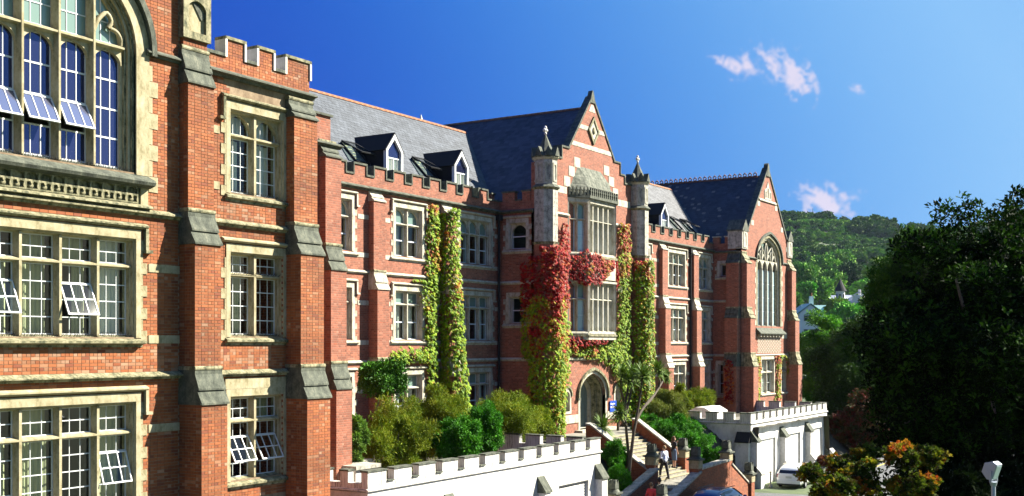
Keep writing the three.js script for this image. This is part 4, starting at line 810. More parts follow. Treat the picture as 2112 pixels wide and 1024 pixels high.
  for (const [eo, ei, z1, z0, m] of [[0.2, -0.12, 0.03, -0.12, M.mossy], [-0.1, -0.3, -0.12, -0.26, M.pale], [-0.28, -0.5, -0.26, -0.48, M.mossy]]) part('arch_moulding', slab([...archedPts(x0 - eo, x1 + eo, 10.85, ys, yt + eo * 0.9, 16), ...archedPts(x0 - ei, x1 + ei, 10.85, ys, yt + ei * 0.9, 16).reverse()], [], CZ + z0, CZ + z1), m, w);
  part('hood_mould', slab([...archedPts(x0 - 0.36, x1 + 0.36, ys - 0.05, ys, yt + 0.38, 16), ...archedPts(x0 - 0.2, x1 + 0.2, ys - 0.05, ys, yt + 0.2, 16).reverse()], [], CZ, CZ + 0.16), M.coping, w);
  const ix0 = x0 + 0.5, ix1 = x1 - 0.5, n = 4, mw = 0.2, lw = (ix1 - ix0 - (n - 1) * mw) / n, L4 = i => ix0 + i * (lw + mw) + lw / 2;
  for (let i = 1; i < n; i++) { const c = L4(i) - lw / 2 - mw / 2; part('mullion', drawUp([[c - 0.1, CZ - 0.3], [c - 0.04, CZ - 0.14], [c + 0.04, CZ - 0.14], [c + 0.1, CZ - 0.3], [c + 0.1, CZ - 0.46], [c - 0.1, CZ - 0.46]], 10.9, 17.5), M.pale, w); }
  for (let i = 0; i < n; i++) {
    for (let r = 0; r < 4; r++) part('pane', pane(lw - 0.01, 1.12), M.paleGlass, w, L4(i), 11.5 + r * 1.15, CZ - 0.38);
    const bars = []; for (let r = 1; r < 4; r++) bars.push(bx(L4(i) - lw / 2, L4(i) + lw / 2, 10.92 + r * 1.15 - 0.02, 10.92 + r * 1.15 + 0.02, CZ - 0.4, CZ - 0.36)); bars.forEach(b => part('saddle_bar', worldUV(b), M.sash, w));
    part('arched_head', headGeo(lw + 0.02, 0.95, 0.6), M.pale, w, L4(i), 15.35, CZ + 0.05);
    part('pane', pane(lw, 1.7), M.leadGlass, w, L4(i), 16.9, CZ - 0.4);
  }
  const arc = (pts) => part('tracery_bar', new THREE.TubeGeometry(new THREE.CatmullRomCurve3(pts.map(([x, y]) => V(x, y, CZ - 0.26))), 14, 0.062, 6), M.pale, w);
  for (const c of [L4(0) + lw / 2 + mw / 2, L4(2) + lw / 2 + mw / 2]) { const e = lw + mw / 2; arc([[c - e, 16.2], [c - e * 0.7, 16.9], [c, 17.5]]); arc([[c + e, 16.2], [c + e * 0.7, 16.9], [c, 17.5]]); arc([[c, 16.35], [c - 0.33, 16.75], [c, 17.15], [c + 0.33, 16.75], [c, 16.35]]); }
  arc([[CC + 0.38, 16.3], [CC - 0.02, 16.9], [CC + 0.38, 17.75], [CC + 0.78, 16.9], [CC + 0.38, 16.3]]);
  for (let i = 0; i < 4; i++) { const c = L4(i); arc([[c - lw / 2, 16.25], [c - 0.2, 16.62], [c, 16.78], [c + 0.2, 16.62], [c + lw / 2, 16.25]]); }
  part('sill', alongX([[CZ - 0.48, 10.95], [CZ - 0.3, 10.95], [CZ + 0.06, 10.66], [CZ + 0.08, 10.6], [CZ + 0.42, 10.28], [CZ + 0.42, 10.2], [CZ + 0.1, 10.14], [CZ - 0.48, 10.14]], x0 - 0.25, x1 + 0.3), M.coping, w);
  for (let i = 0; i < 12; i++) { const e = i % 2 ? 0.1 : 0.24; for (const s of [-1, 1]) part('quoin', box(e, 0.42, 0.07), M.pale, w, (s < 0 ? x0 - 0.2 : x1 + 0.2) + s * e / 2, 11.1 + i * 0.43, CZ - 0.016); }
  for (let i = 0; i < 8; i++) part('corbel', box(0.2, 0.2, 0.26), M.pale, w, x0 + 0.3 + i * 0.74, 10.06, CZ + 0.13);
  for (const [p, q] of [[86.7, 88.7], [95.0, 96.7]]) block('stone_band', M.pale, p, q, 9.85, 10.35, CZ - 0.02, CZ + 0.02);
  { // chequer of stone and brick under the sill
    const list = [], gq = box(0.2, 0.148, 0.05), g = raise('chequer_panel', worldUV(bx(x0, x1, 8.6, 9.98, CZ - 0.05, CZ + 0.006)), M.brick);
    for (let r = 0; r < 9; r++) for (let c = 0; c < 14; c++) list.push([new THREE.Matrix4().makeTranslation(x0 + 0.2 + c * 0.408 + (r % 2) * 0.204, 8.69 + r * 0.15, CZ), null]);
    instanced('chequer_stones', gq, M.pale, list, g);
  }
  for (const [x, wd] of gnd) setWindow(makeWindow({ trim: M.pale, W: wd, H: 2.8, n: wd > 2 ? 2 : 1, mw: 0.16, tiers: [{ y0: 0.05, y1: 1.65, rows: 2, cols: 2 }, { y0: 1.8, y1: 2.7, rows: 1, cols: 2 }], barMat: M.frame, sillMat: M.pale, curtains: (i, t) => [0, 0.9, M.curtain] }), x, 5.3, CZ);
  string(86.7, 96.7, 8.38, CZ, { h: 0.16, out: 0.08, mat: M.pale }); string(86.6, 88.7, 16.2, CZ, { h: 0.2, out: 0.14, mat: M.coping }); string(95.0, 96.8, 16.2, CZ, { h: 0.2, out: 0.14, mat: M.coping });
  // angle buttresses with gabled stone heads
  const st = [[0.45, 12.1, 15.75], [0.75, 8.5, 11.4], [1.0, 3.4, 7.6]];
  buttress(CX0 - 0.02, CX0 + 1.05, CZ, st, { headTop: 16.5, cap: M.mossy, headMat: M.mossy }); buttress(CX1 - 1.05, CX1 + 0.02, CZ, st, { headTop: 16.5, cap: M.mossy, headMat: M.mossy });
  for (const [xw, turn] of [[CX0, -Math.PI / 2], [CX1, Math.PI / 2]]) {
    const g = buttress(-0.52, 0.52, 0, st, { headTop: 16.5, cap: M.coping, headMat: M.coping }); g.position.copy(V(xw, 0, CZ - 0.6)).sub(BASE); g.rotation.y = turn;
    const h = group('gabled_pinnacle'), px = xw === CX0 ? CX0 + 0.5 : CX1 - 0.5;
    part('pinnacle_block', worldUV(bx(px - 0.62, px + 0.62, 16.9, 18.35, CZ - 1.1, CZ + 0.1)), M.ashlar, h); part('pinnacle_roof', alongZ([[px - 0.7, 18.3], [px + 0.7, 18.3], [px + 0.7, 18.4], [px, 19.25], [px - 0.7, 18.4]], CZ - 1.18, CZ + 0.18), M.coping, h);
    part('sunk_panel', slab(rectPts(px - 0.4, px + 0.4, 17.0, 18.3), [archedPts(px - 0.22, px + 0.22, 17.15, 17.9, 18.15, 6)], CZ + 0.1, CZ + 0.14), M.pale, h);
  }
}

// ================ ground, road, terrace, hills
const camOf = (x, z) => { const dx = x - CAM.x, dz = z - CAM.z, F = Math.cos(TH), S = Math.sin(TH); return [dx * F - dz * S, dx * S + dz * F]; };
const fromCam = (Z, X) => { const F = Math.cos(TH), S = Math.sin(TH); return [CAM.x + Z * F + X * S, CAM.z - Z * S + X * F]; };
const atPx = (px, py, Z) => { const [x, z] = fromCam(Z, (px - 1056) / 2350 * Z); return V(x, CAM.y - (py - 712) / 2350 * Z, z); };
// height of the garden beds in front of the building
function bedY(x, z) {
  const bank = mix(4.12, 0.9, smooth(-5.2, -1.4, z)), flat = 3.86;
  let y = x < 48.2 ? flat : x > 70.3 && x < 86 ? flat + 0.1 : x >= 86 ? 3.2 * smooth(-2, -7, z) : bank;
  if (x < 30) y = 0.5;
  if (x > 54.3 && x < 60.7 && z > -5.4) y = Math.min(y, 1.2);
  return y + ((x < 54 || x > 61) ? 0.1 * fbm2(x * 0.7, z * 0.7, 2) : 0);
}
const roadY = (x) => clamp((70 - x) * 0.045, 0, 1.9);
function hillY(x, z) {
  const [Z, X] = camOf(x, z), d = Math.hypot(Z, X), az = Math.atan2(X, Z);
  let y = roadY(x) * (1 - smooth(100, 160, d)) + 11 * smooth(170, 420, d) + 22 * smooth(430, 720, d);
  const ridge = 100 + 9 * Math.sin(az * 9 + 0.6) + 10 * fbm2(az * 6, 3, 2), spur = 16 * fbm2(x / 260, z / 260, 3);
  y += ridge * smooth(640, 1300, d) + spur * smooth(500, 900, d);
  return y * smooth(-0.35, 0.12, az + 0.02) + (d > 160 ? -2 * smooth(160, 400, d) * smooth(0.2, -0.3, az) : 0);
}
{
  const pos = [], idx = [], uv = [], rings = [0.1, 6, 12, 20, 30, 42, 56, 72, 90, 115, 145, 180, 230, 290, 360, 430, 500, 570, 640, 720, 800, 880, 960, 1040, 1120, 1200, 1300, 1450, 1700, 2200, 3200, 5000], N = 144;
  for (const r of rings) for (let i = 0; i <= N; i++) {
    const a = i / N * 2 * Math.PI, X = r * Math.sin(a), Z = r * Math.cos(a), [x, z] = fromCam(Z, X);
    pos.push(x, (r > 1600 ? hillY(...fromCam(Z / r * 1600, X / r * 1600)) * 0.9 : hillY(x, z)) - 0.02, z); uv.push(x, z);
  }
  for (let k = 0; k < rings.length - 1; k++) for (let i = 0; i < N; i++) { const a = k * (N + 1) + i, b = a + N + 1; idx.push(a, b, a + 1, a + 1, b, b + 1); }
  let g = new THREE.BufferGeometry(); g.setAttribute('position', new THREE.Float32BufferAttribute(pos, 3)); g.setAttribute('uv', new THREE.Float32BufferAttribute(uv, 2)); g.setIndex(idx);
  g.computeVertexNormals(); const n = g.attributes.normal; if (n.getY(200) < 0) { g.setIndex(idx.map((v, i) => i % 3 === 1 ? idx[i + 1] : i % 3 === 2 ? idx[i - 1] : v)); g.computeVertexNormals(); }
  M.grass = std({ map: patchTexture([[0.03, 0.05, 0.012], [0.05, 0.085, 0.02], [0.075, 0.10, 0.03]], [9, 9]), name: 'rough grass' });
  structure('ground', g, M.grass, 'rough green ground rising to the wooded hill', 'ground');
  // the road, a gently falling sheet of asphalt
  const rp = [], ri = [], ru = [], xs = []; for (let x = 20; x <= 150; x += 2) xs.push(x);
  const zs = [-60, -30, -12, -4, -1, 1, 3, 5, 7, 9, 11, 13];
  for (const x of xs) for (const z of zs) { const open = x > 87 ? 1 : 0, zz = z < -1 && !open ? -1 : z; rp.push(x, roadY(x) + 0.004 + (open && z < -4 ? 0 : 0), zz); ru.push(x, zz); }
  for (let i = 0; i < xs.length - 1; i++) for (let j = 0; j < zs.length - 1; j++) { const a = i * zs.length + j, b = a + zs.length; ri.push(a, a + 1, b, b, a + 1, b + 1); }
  const rg = new THREE.BufferGeometry(); rg.setAttribute('position', new THREE.Float32BufferAttribute(rp, 3)); rg.setAttribute('uv', new THREE.Float32BufferAttribute(ru, 2)); rg.setIndex(ri); rg.computeVertexNormals();
  const road = structure('road', rg, M.asphalt, 'grey asphalt road with yellow lines below the garages', 'road');
  const line = (x0, z0, x1, z1, w = 0.12) => { const L = Math.hypot(x1 - x0, z1 - z0), m = part('road_marking', worldUV(new THREE.BoxGeometry(L, 0.004, w)), M.yellow, road, (x0 + x1) / 2, 0.0105 + roadY((x0 + x1) / 2), (z0 + z1) / 2); m.rotation.y = -Math.atan2(z1 - z0, x1 - x0); };
  line(88, -1.2, 106, -1.2); line(88, 1.6, 106, 1.6); line(90, -1.2, 95, 1.6); line(97, -1.2, 102, 1.6); line(104, -1.2, 100, -6); line(96, -1.2, 92, -6); line(88, 3.4, 100, 3.4);
  // garden beds and terrace in front of the building
  const bp = [], bi = [], bu = [], bxs = [], bzs = []; for (let x = 27; x <= 98; x += 0.5) bxs.push(x); for (let z = -11; z <= -1.2; z += 0.35) bzs.push(z);
  for (const x of bxs) for (const z of bzs) {
    const y = bedY(x, z); bp.push(x, y, z); bu.push(x, z);
  }
  for (let i = 0; i < bxs.length - 1; i++) for (let j = 0; j < bzs.length - 1; j++) { const a = i * bzs.length + j, b = a + bzs.length; bi.push(a, a + 1, b, b, a + 1, b + 1); }
  const bg = new THREE.BufferGeometry(); bg.setAttribute('position', new THREE.Float32BufferAttribute(bp, 3)); bg.setAttribute('uv', new THREE.Float32BufferAttribute(bu, 2)); bg.setIndex(bi); bg.computeVertexNormals();
  structure('garden_terrain', bg, M.soil, 'dark soil of the planted beds below the brick front', 'garden');
  structure('forecourt_path', worldUV(bx(55.0, 65.5, 3.9, 4.16, -7.9, -5.0)), M.concrete, 'pale paved forecourt before the arched doorway', 'path');
}

// ================ the two white crenellated garage blocks
function whiteBlock(label, x0, x1, zf, zb, top, opt) {
  const g = thing('garage_block', label, 'garage', (x0 + x1) / 2, 0, (zf + zb) / 2, 0, 'white garages below the terrace'), o = g.position;
  const P = (name, geo, mat) => part(name, geo, mat, g, -o.x, -o.y, -o.z), S = (name, mat, a, b, c, d, e, f) => P(name, worldUV(bx(a, b, c, d, e, f)), mat);
  const yc = top - 0.4, cor = top - 0.72, t = 0.3;
  const holes = (opt.panels || []).map(([a, b, h]) => rectPts(a, b, -0.5, h));
  P('front_wall', slab(rectPts(x0, x1, -0.5, cor), holes, zf - 0.35, zf), M.white);
  for (const [a, b, h, kind] of opt.panels || []) {
    if (kind === 'shutter') { const n = 22; for (let i = 0; i < n; i++) P('shutter_slat', alongX([[zf - 0.2, h - (i + 1) * 0.13], [zf - 0.13, h - (i + 1) * 0.13 + 0.02], [zf - 0.15, h - i * 0.13 - 0.01], [zf - 0.2, h - i * 0.13 - 0.005]], a, b), M.white); }
    else if (kind === 'window') { S('pane', M.glass, a, b, 1.5, h, zf - 0.22, zf - 0.215); S('window_frame', M.frame, (a + b) / 2 - 0.03, (a + b) / 2 + 0.03, 1.5, h, zf - 0.24, zf - 0.19); S('dark_backing', M.lead, a - 0.05, b + 0.05, 0, h + 0.05, zf - 0.6, zf - 0.36); }  // solid near-black block painted as the unlit room behind the glass
    else S('recessed_panel', M.white, a - 0.01, b + 0.01, -0.5, h + 0.01, zf - 0.34, zf - 0.12);
  }
  if (opt.sideDoor) { const [z0, z1, h] = opt.sideDoor; const m = P('side_wall', slab(rectPts(zb, zf - 0.351, -0.5, cor), [rectPts(z0, z1, -0.5, h)], -0.35, 0), M.white); m.rotation.y = -Math.PI / 2; m.position.set(x0 - o.x, -o.y, -o.z); S('door', M.doorGrey, x0 + 0.12, x0 + 0.16, 0, h, z0 - 0.01, z1 + 0.01); }
  else S('side_wall', M.white, x0, x0 + 0.35, -0.5, cor, zb, zf - 0.351);
  S('end_wall', M.white, x1 - 0.35, x1, -0.5, cor, zb, zf - 0.351);
  if (opt.roof) S('flat_roof', M.concrete, x0 + 0.36, x1 - 0.36, opt.roof - 0.2, opt.roof, zb, zf - 0.36);
  // string under the parapet, on three sides
  const pr = (d) => [[0, cor], [d, cor + 0.03], [d + 0.05, cor + 0.06], [d + 0.05, cor + 0.1], [0, cor + 0.15]];
  P('string_course', alongX(pr(0.05).map(([a, b]) => [zf + a - 0.02, b]), x0 - 0.08, x1 + 0.08), M.stained);
  P('string_course', alongZ(pr(0.05).map(([a, b]) => [x0 - a + 0.02, b]), zb, zf - 0.03), M.stained);
  P('string_course', alongZ(pr(0.05).map(([a, b]) => [x1 + a - 0.02, b]).reverse(), zb, zf - 0.03), M.stained);
  // parapet walls
  S('parapet_wall', M.stained, x0, x1, cor, yc, zf - t, zf); S('parapet_wall', M.stained, x0, x0 + t, cor, yc, zb, zf - t); S('parapet_wall', M.stained, x1 - t, x1, cor, yc, zb, zf - t);
  const cap = (a, b, c, d, h = top) => { S('merlon', M.stained, a, b, yc, h, c, d); S('merlon_cap', M.coping, a - 0.03, b + 0.03, h, h + 0.06, c - 0.03, d + 0.03); };
  for (const [a, b] of opt.front) cap(a, b, zf - t + 0.002, zf - 0.002);
  for (const [a, b] of opt.left) cap(x0 + 0.002, x0 + t - 0.002, a, b);
  for (const [a, b] of opt.right) cap(x1 - t + 0.002, x1 - 0.002, a, b);
  const fr = opt.front; for (let i = 0; i < fr.length - 1; i++) S('crenel_sill', M.coping, fr[i][1] + 0.031, fr[i + 1][0] - 0.031, yc, yc + 0.05, zf - t - 0.02, zf + 0.05);
  // pilaster buttresses with sloping heads
  for (const [a, b, h, d] of opt.pilasters) {
    P('pilaster', alongX([[zf - 0.02, -0.5], [zf + d, -0.5], [zf + d, h - 0.75], [zf + d, h - 0.7], [zf - 0.02, h - 0.7]], a, b), M.white);
    P('pilaster_head', alongX([[zf - 0.02, h], [zf + 0.02, h], [zf + d + 0.06, h - 0.62], [zf + d + 0.06, h - 0.7], [zf - 0.02, h - 0.7]], a - 0.04, b + 0.04), M.coping);
    if (opt.foot) { P('pilaster_foot', alongX([[zf + d, -0.5], [zf + d + 0.28, -0.5], [zf + d + 0.28, 1.0], [zf + d, 1.35]], a - 0.03, b + 0.03), M.white); P('foot_cap', alongX([[zf + d - 0.01, 1.36], [zf + d + 0.34, 0.99], [zf + d + 0.34, 1.06], [zf + d - 0.01, 1.45]], a - 0.08, b + 0.08), M.stained); }
  }
  if (opt.sidePilaster) { const [z0, z1, h, d] = opt.sidePilaster; P('pilaster', alongZ([[x0 + 0.01, -0.5], [x0 - d, -0.5], [x0 - d, h - 0.7], [x0 + 0.01, h - 0.7]].reverse(), z0, z1), M.white); P('pilaster_head', alongZ([[x0 + 0.01, h], [x0 + 0.01, h - 0.7], [x0 - d - 0.06, h - 0.7], [x0 - d - 0.06, h - 0.62]], z0 - 0.05, z1 + 0.05), M.lead); }
  if (opt.extra) opt.extra(S, P);
  return g;
}
M.doorGrey = std({ color: lin(0.16, 0.19, 0.2), roughness: 0.6, name: 'grey door paint' });
whiteBlock('white crenellated garage block in front of the shrub bed, with a roller shutter', 31.0, 48.4, -1.05, -6.6, 4.82, {
  front: Array.from({ length: 12 }, (_, i) => [31.0 + i * 1.487, 31.0 + i * 1.487 + 1.045]), left: [[-2.32, -1.95], [-3.6, -2.9], [-5.0, -4.2]].map(([a, b]) => [a, b]), right: [[-6.35, -5.46], [-5.09, -4.25], [-3.89, -3.07], [-2.74, -1.88]],
  panels: [[44.4, 47.2, 2.95, 'shutter'], [39.7, 41.2, 2.8, 'window']], pilasters: [[42.55, 43.05, 3.55, 0.38], [47.85, 48.42, 3.62, 0.38], [35.6, 36.1, 3.55, 0.38]],
  extra: (S) => { for (const [a, b, c, d] of [[32.2, 33.4, -3.4, -2.6], [33.2, 34.5, -4.6, -3.9]]) { S('roof_vent', M.white, a, b, 3.9, 4.72, c, d); S('vent_cap', M.ashlar, a - 0.12, b + 0.12, 4.72, 4.86, c - 0.12, d + 0.12); } },
});
whiteBlock('white crenellated garage block with recessed panels beside the parked white car', 70.1, 86.4, -1.6, -9.0, 4.86, {
  front: Array.from({ length: 13 }, (_, i) => [70.1 + i * 1.28, 70.1 + i * 1.28 + 0.86]).map(([a, b]) => [a, Math.min(b, 86.4)]), left: [[-2.35, -1.92], [-3.5, -2.75], [-4.7, -3.9], [-6.0, -5.1]], right: [[-8.9, -7.98], [-7.38, -6.5], [-6.1, -5.23], [-4.85, -4.0], [-3.6, -2.76], [-2.4, -1.95]],
  panels: [[71.95, 74.8, 3.05], [77.4, 80.05, 3.05], [82.7, 85.3, 3.1]], pilasters: [[70.1, 70.75, 3.75, 0.42], [75.6, 76.3, 3.7, 0.42], [81.1, 81.8, 3.7, 0.42], [85.75, 86.42, 1.6, 0.42]], foot: true, sideDoor: [-3.64, -2.9, 3.05], sidePilaster: [-2.5, -1.62, 3.7, 0.4], roof: 3.95,
  extra: (S, P) => {                                               // low white roof lantern
    P('roof_lantern', alongX([[-6.9, 4.0], [-5.2, 4.0], [-5.2, 4.75], [-5.75, 5.05], [-6.35, 5.05], [-6.9, 4.75]], 72.3, 75.2), M.white);
  },
});

// ================ entrance steps with brick walls and stone-capped piers
{
  const g = thing('entrance_steps', 'brick walled entrance steps with pale landings and capped piers below the doorway', 'steps', 56.5, 0, -1), o = g.position;
  const P = (name, geo, mat) => part(name, geo, mat, g, -o.x, -o.y, -o.z), S = (name, mat, a, b, c, d, e, f) => P(name, worldUV(bx(a, b, c, d, e, f)), mat);
  const land = 1.85, n = 14;
  for (let i = 0; i < n; i++) { const z1 = -1.5 - i * 0.25; S('step', M.concrete, 54.95, 60.2, 0.3, land + (i + 1) * 0.1643, z1 - 0.262, z1); S('step_nosing', M.stone, 54.95, 60.2, land + (i + 1) * 0.1643 - 0.03, land + (i + 1) * 0.1643 + 0.004, z1 - 0.26, z1 + 0.025); }
  S('landing', M.concrete, 54.4, 59.2, 0.2, land, -1.5, 1.0);
  S('landing', M.concrete, 59.2, 60.6, 0.2, land - 0.001, -1.9, 1.0);
  for (let i = 0; i < 7; i++) { S('step', M.concrete, 53.65 - i * 0.7 , 54.4 - i * 0.7, 0.1, land - (i + 1) * 0.15, -1.1, 1.0); S('step_nosing', M.stone, 53.67 - i * 0.7, 53.75 - i * 0.7, land - (i + 1) * 0.15 - 0.03, land - (i + 1) * 0.15 + 0.004, -1.09, 0.99); }
  for (let i = 0; i < 7; i++) S('step', M.concrete, 60.6 + i * 0.3, 60.92 + i * 0.3, 0, land - (i + 1) * 0.19, -1.6, 1.0);
  // sloping and level walls: [along x: list of x, top] at a given z, or along z at a given x
  const wallX = (z, pts, base = -0.3) => {
    P('wall', slab([[pts[0][0], base], [pts[pts.length - 1][0], base], ...[...pts].reverse()], [], z - 0.2, z + 0.2), M.brickNear);
    for (let i = 0; i < pts.length - 1; i++) { const [a, ya] = pts[i], [b, yb] = pts[i + 1]; P('coping', slab([[a, ya], [b, yb], [b, yb + 0.1], [a, ya + 0.1]], [], z - 0.26, z + 0.26), M.ashlar); }
  };
  const wallZ = (x, pts, base = 0.2) => {
    const m = P('wall', slab([[pts[0][0], base], [pts[pts.length - 1][0], base], ...[...pts].reverse()], [], -0.2, 0.2), M.brickNear); m.rotation.y = -Math.PI / 2; m.position.set(x - o.x, -o.y, -o.z);
    for (let i = 0; i < pts.length - 1; i++) { const [a, ya] = pts[i], [b, yb] = pts[i + 1], c = P('coping', slab([[a, ya], [b, yb], [b, yb + 0.1], [a, ya + 0.1]], [], -0.26, 0.26), M.ashlar); c.rotation.y = -Math.PI / 2; c.position.set(x - o.x, -o.y, -o.z); }
  };
  wallZ(54.75, [[-5.2, 4.95], [-4.9, 4.9], [-1.4, 2.62]]); wallZ(60.4, [[-5.2, 4.9], [-4.9, 4.85], [-2.1, 2.95]]);
  wallX(-1.1, [[49.3, 1.3], [54.6, 2.75]]); wallX(1.35, [[49.4, 1.3], [54.5, 2.75]]); wallX(1.2, [[54.75, 2.85], [58.8, 2.98]]); wallX(1.2, [[59.1, 2.75], [61.9, 1.35]]);
  const cg = () => mergeGeometries([new THREE.CylinderGeometry(0.23, 0.36, 0.2, 4).rotateY(Math.PI / 4).translate(0, 0.1, 0).toNonIndexed(), ...[0, 1].map(k => new THREE.ExtrudeGeometry(shapeOf([[-0.21, 0], [0.21, 0], [0.2, 0.2], [0.13, 0.42], [0, 0.14], [-0.13, 0.42], [-0.2, 0.2]]), { depth: 0.4, bevelEnabled: false }).translate(0, 0, -0.2).rotateY(k * Math.PI / 2).translate(0, 0.18, 0)), new THREE.SphereGeometry(0.14, 8, 6).translate(0, 0.34, 0).toNonIndexed()].map(q => { q.deleteAttribute('uv'); return worldUV(q); }));
  const capG = cg();
  const pier = (x, z, base, top) => {                               // top: height of the cap's tip
    const p = new THREE.Group(); p.name = 'pier'; p.position.set(x - o.x, 0, z - o.z); g.add(p);
    const h = top - 0.62; part('pier_shaft', worldUV(bx(-0.25, 0.25, base, h - 0.42, -0.25, 0.25)), M.brickNear, p);
    part('pier_stone', worldUV(bx(-0.27, 0.27, h - 0.42, h - 0.215, -0.27, 0.27)), M.stone, p); part('pier_stone', worldUV(bx(-0.272, 0.272, h - 0.205, h - 0.01, -0.272, 0.272)), M.stone, p);
    part('pier_slab', worldUV(bx(-0.36, 0.36, h, h + 0.08, -0.36, 0.36)), M.coping, p); part('pier_cap', capG, M.coping, p, 0, h + 0.08, 0);
  };
  pier(54.75, -1.35, 0.2, 4.02); pier(60.4, -2.05, 0.2, 3.9); pier(54.5, 1.25, -0.3, 4.0); pier(58.95, 1.15, -0.3, 4.02); pier(62.0, 1.3, -0.3, 2.55); pier(49.15, -0.75, -0.3, 2.72); pier(49.4, 1.7, -0.3, 2.62);
}
// posts and chain by the white wall
for (const [x, lab] of [[71.4, 'short white post with a chain, behind the parked white car'], [83.5, 'short white post beyond the bonnet of the parked white car']]) {
  const g = thing('bollard', lab, 'post', x, 0, -0.75, 0, 'white posts along the garage wall');
  part('post', new THREE.CylinderGeometry(0.055, 0.06, 1.0, 10).translate(0, 0.5, 0), M.ashlar, g); part('knob', new THREE.SphereGeometry(0.085, 10, 8).translate(0, 1.03, 0), M.ashlar, g); part('foot', new THREE.CylinderGeometry(0.12, 0.14, 0.22, 10).translate(0, 0.11, 0), M.ashlar, g);
  if (x < 80) part('chain', new THREE.TubeGeometry(new THREE.CatmullRomCurve3([V(0, 0.92, 0), V(0.9, 0.7, 0), V(1.8, 0.62, 0), V(2.7, 0.7, 0), V(3.6, 0.92, 0)]), 20, 0.018, 5), M.ashlar, g);
}
{ // blue name board by the doorway
  const g = thing('name_board', 'blue name board with white lettering on the wall beside the arched doorway', 'sign', 62.92, 5.5, -7.84);
  part('board', box(0.86, 0.68, 0.05), std({ color: lin(0.01, 0.055, 0.36), roughness: 0.4, name: 'blue enamel' }), g);
  const cv = document.createElement('canvas'); cv.width = 256; cv.height = 200; const c = cv.getContext('2d'); c.fillStyle = '#ffffff'; c.font = 'bold 52px sans-serif'; c.fillText('Hunter', 16, 70); c.fillText('Building', 16, 128);
  const t = new THREE.CanvasTexture(cv); t.colorSpace = THREE.SRGBColorSpace;
  part('lettering', new THREE.PlaneGeometry(0.84, 0.656), std({ map: t, transparent: true, roughness: 0.5, name: 'white lettering' }), g, 0, 0, 0.028);
}

// thin summer haze over the valley
scene.fog = new THREE.FogExp2(new THREE.Color().setRGB(0.55, 0.68, 0.9), 0.00003);

// ================ plants
const leafMat = (name, rough = 0.7, thru = 0.28) => phys({ color: 0xffffff, roughness: rough, specularIntensity: 0.3, transmission: thru, thickness: 0, ior: 1.4, side: THREE.DoubleSide, name });
M.leaf = leafMat('leaf'); M.gloss = phys({ color: 0xffffff, roughness: 0.5, specularIntensity: 0.2, side: THREE.DoubleSide, name: 'glossy leaf' }); M.ivy = leafMat('ivy leaf', 0.6, 0.3); M.farLeaf = std({ color: 0xffffff, roughness: 0.9, side: THREE.DoubleSide, name: 'distant foliage' });
function leafAt(pos, dir, up, len, wid, out, fold = 0.25) {         // a folded pointed leaf of four triangles
  const s = dir.clone().cross(up).normalize(), n = s.clone().cross(dir).normalize();
  const b = pos, t = pos.clone().addScaledVector(dir, len).addScaledVector(n, -len * 0.12), m = pos.clone().addScaledVector(dir, len * 0.48);
  const l = m.clone().addScaledVector(s, wid / 2).addScaledVector(n, wid * fold), r = m.clone().addScaledVector(s, -wid / 2).addScaledVector(n, wid * fold);
  for (const tri of [[b, l, m], [m, l, t], [b, m, r], [m, t, r]]) for (const v of tri) out.push(v.x, v.y, v.z);
}
function geoFrom(arr) { const g = new THREE.BufferGeometry(); g.setAttribute('position', new THREE.Float32BufferAttribute(arr, 3)); g.computeVertexNormals(); return g; }
function sprig(n, R, len, wid, seed, lift = 0.4) {
  const r = rngOf(seed), out = [];
  for (let i = 0; i < n; i++) {
    const d = V(r() * 2 - 1, r() * 2 - 1 + lift, r() * 2 - 1).normalize(), p = d.clone().multiplyScalar(R * (0.2 + 0.8 * r()) * 0.75);
    const dir = d.clone().add(V(r() - 0.5, r() - 0.4, r() - 0.5).multiplyScalar(0.9)).normalize();
    leafAt(p, dir, V(r() - 0.5, 1, r() - 0.5).normalize(), len * (0.7 + 0.5 * r()), wid * (0.7 + 0.5 * r()), out);
  }
  return geoFrom(out);
}
function taperTube(pts, r0, r1, seg = 10, rad = 7) {
  const c = new THREE.CatmullRomCurve3(pts), g = new THREE.TubeGeometry(c, seg, 1, rad), p = g.attributes.position;
  for (let i = 0; i <= seg; i++) { const q = c.getPointAt(i / seg), r = mix(r0, r1, i / seg); for (let j = 0; j <= rad; j++) { const k = i * (rad + 1) + j; p.setXYZ(k, q.x + (p.getX(k) - q.x) * r, q.y + (p.getY(k) - q.y) * r, q.z + (p.getZ(k) - q.z) * r); } }
  g.computeVertexNormals(); return g;
}
const qT = new THREE.Quaternion(), eT = new THREE.Euler();
function put(list, p, s, col, r) { list.push([new THREE.Matrix4().compose(p, qT.setFromEuler(eT.set(r() * 1.2 - 0.6, r() * 6.283, r() * 1.2 - 0.6)).clone(), V(s, s * (0.8 + 0.4 * r()), s)), col]); }
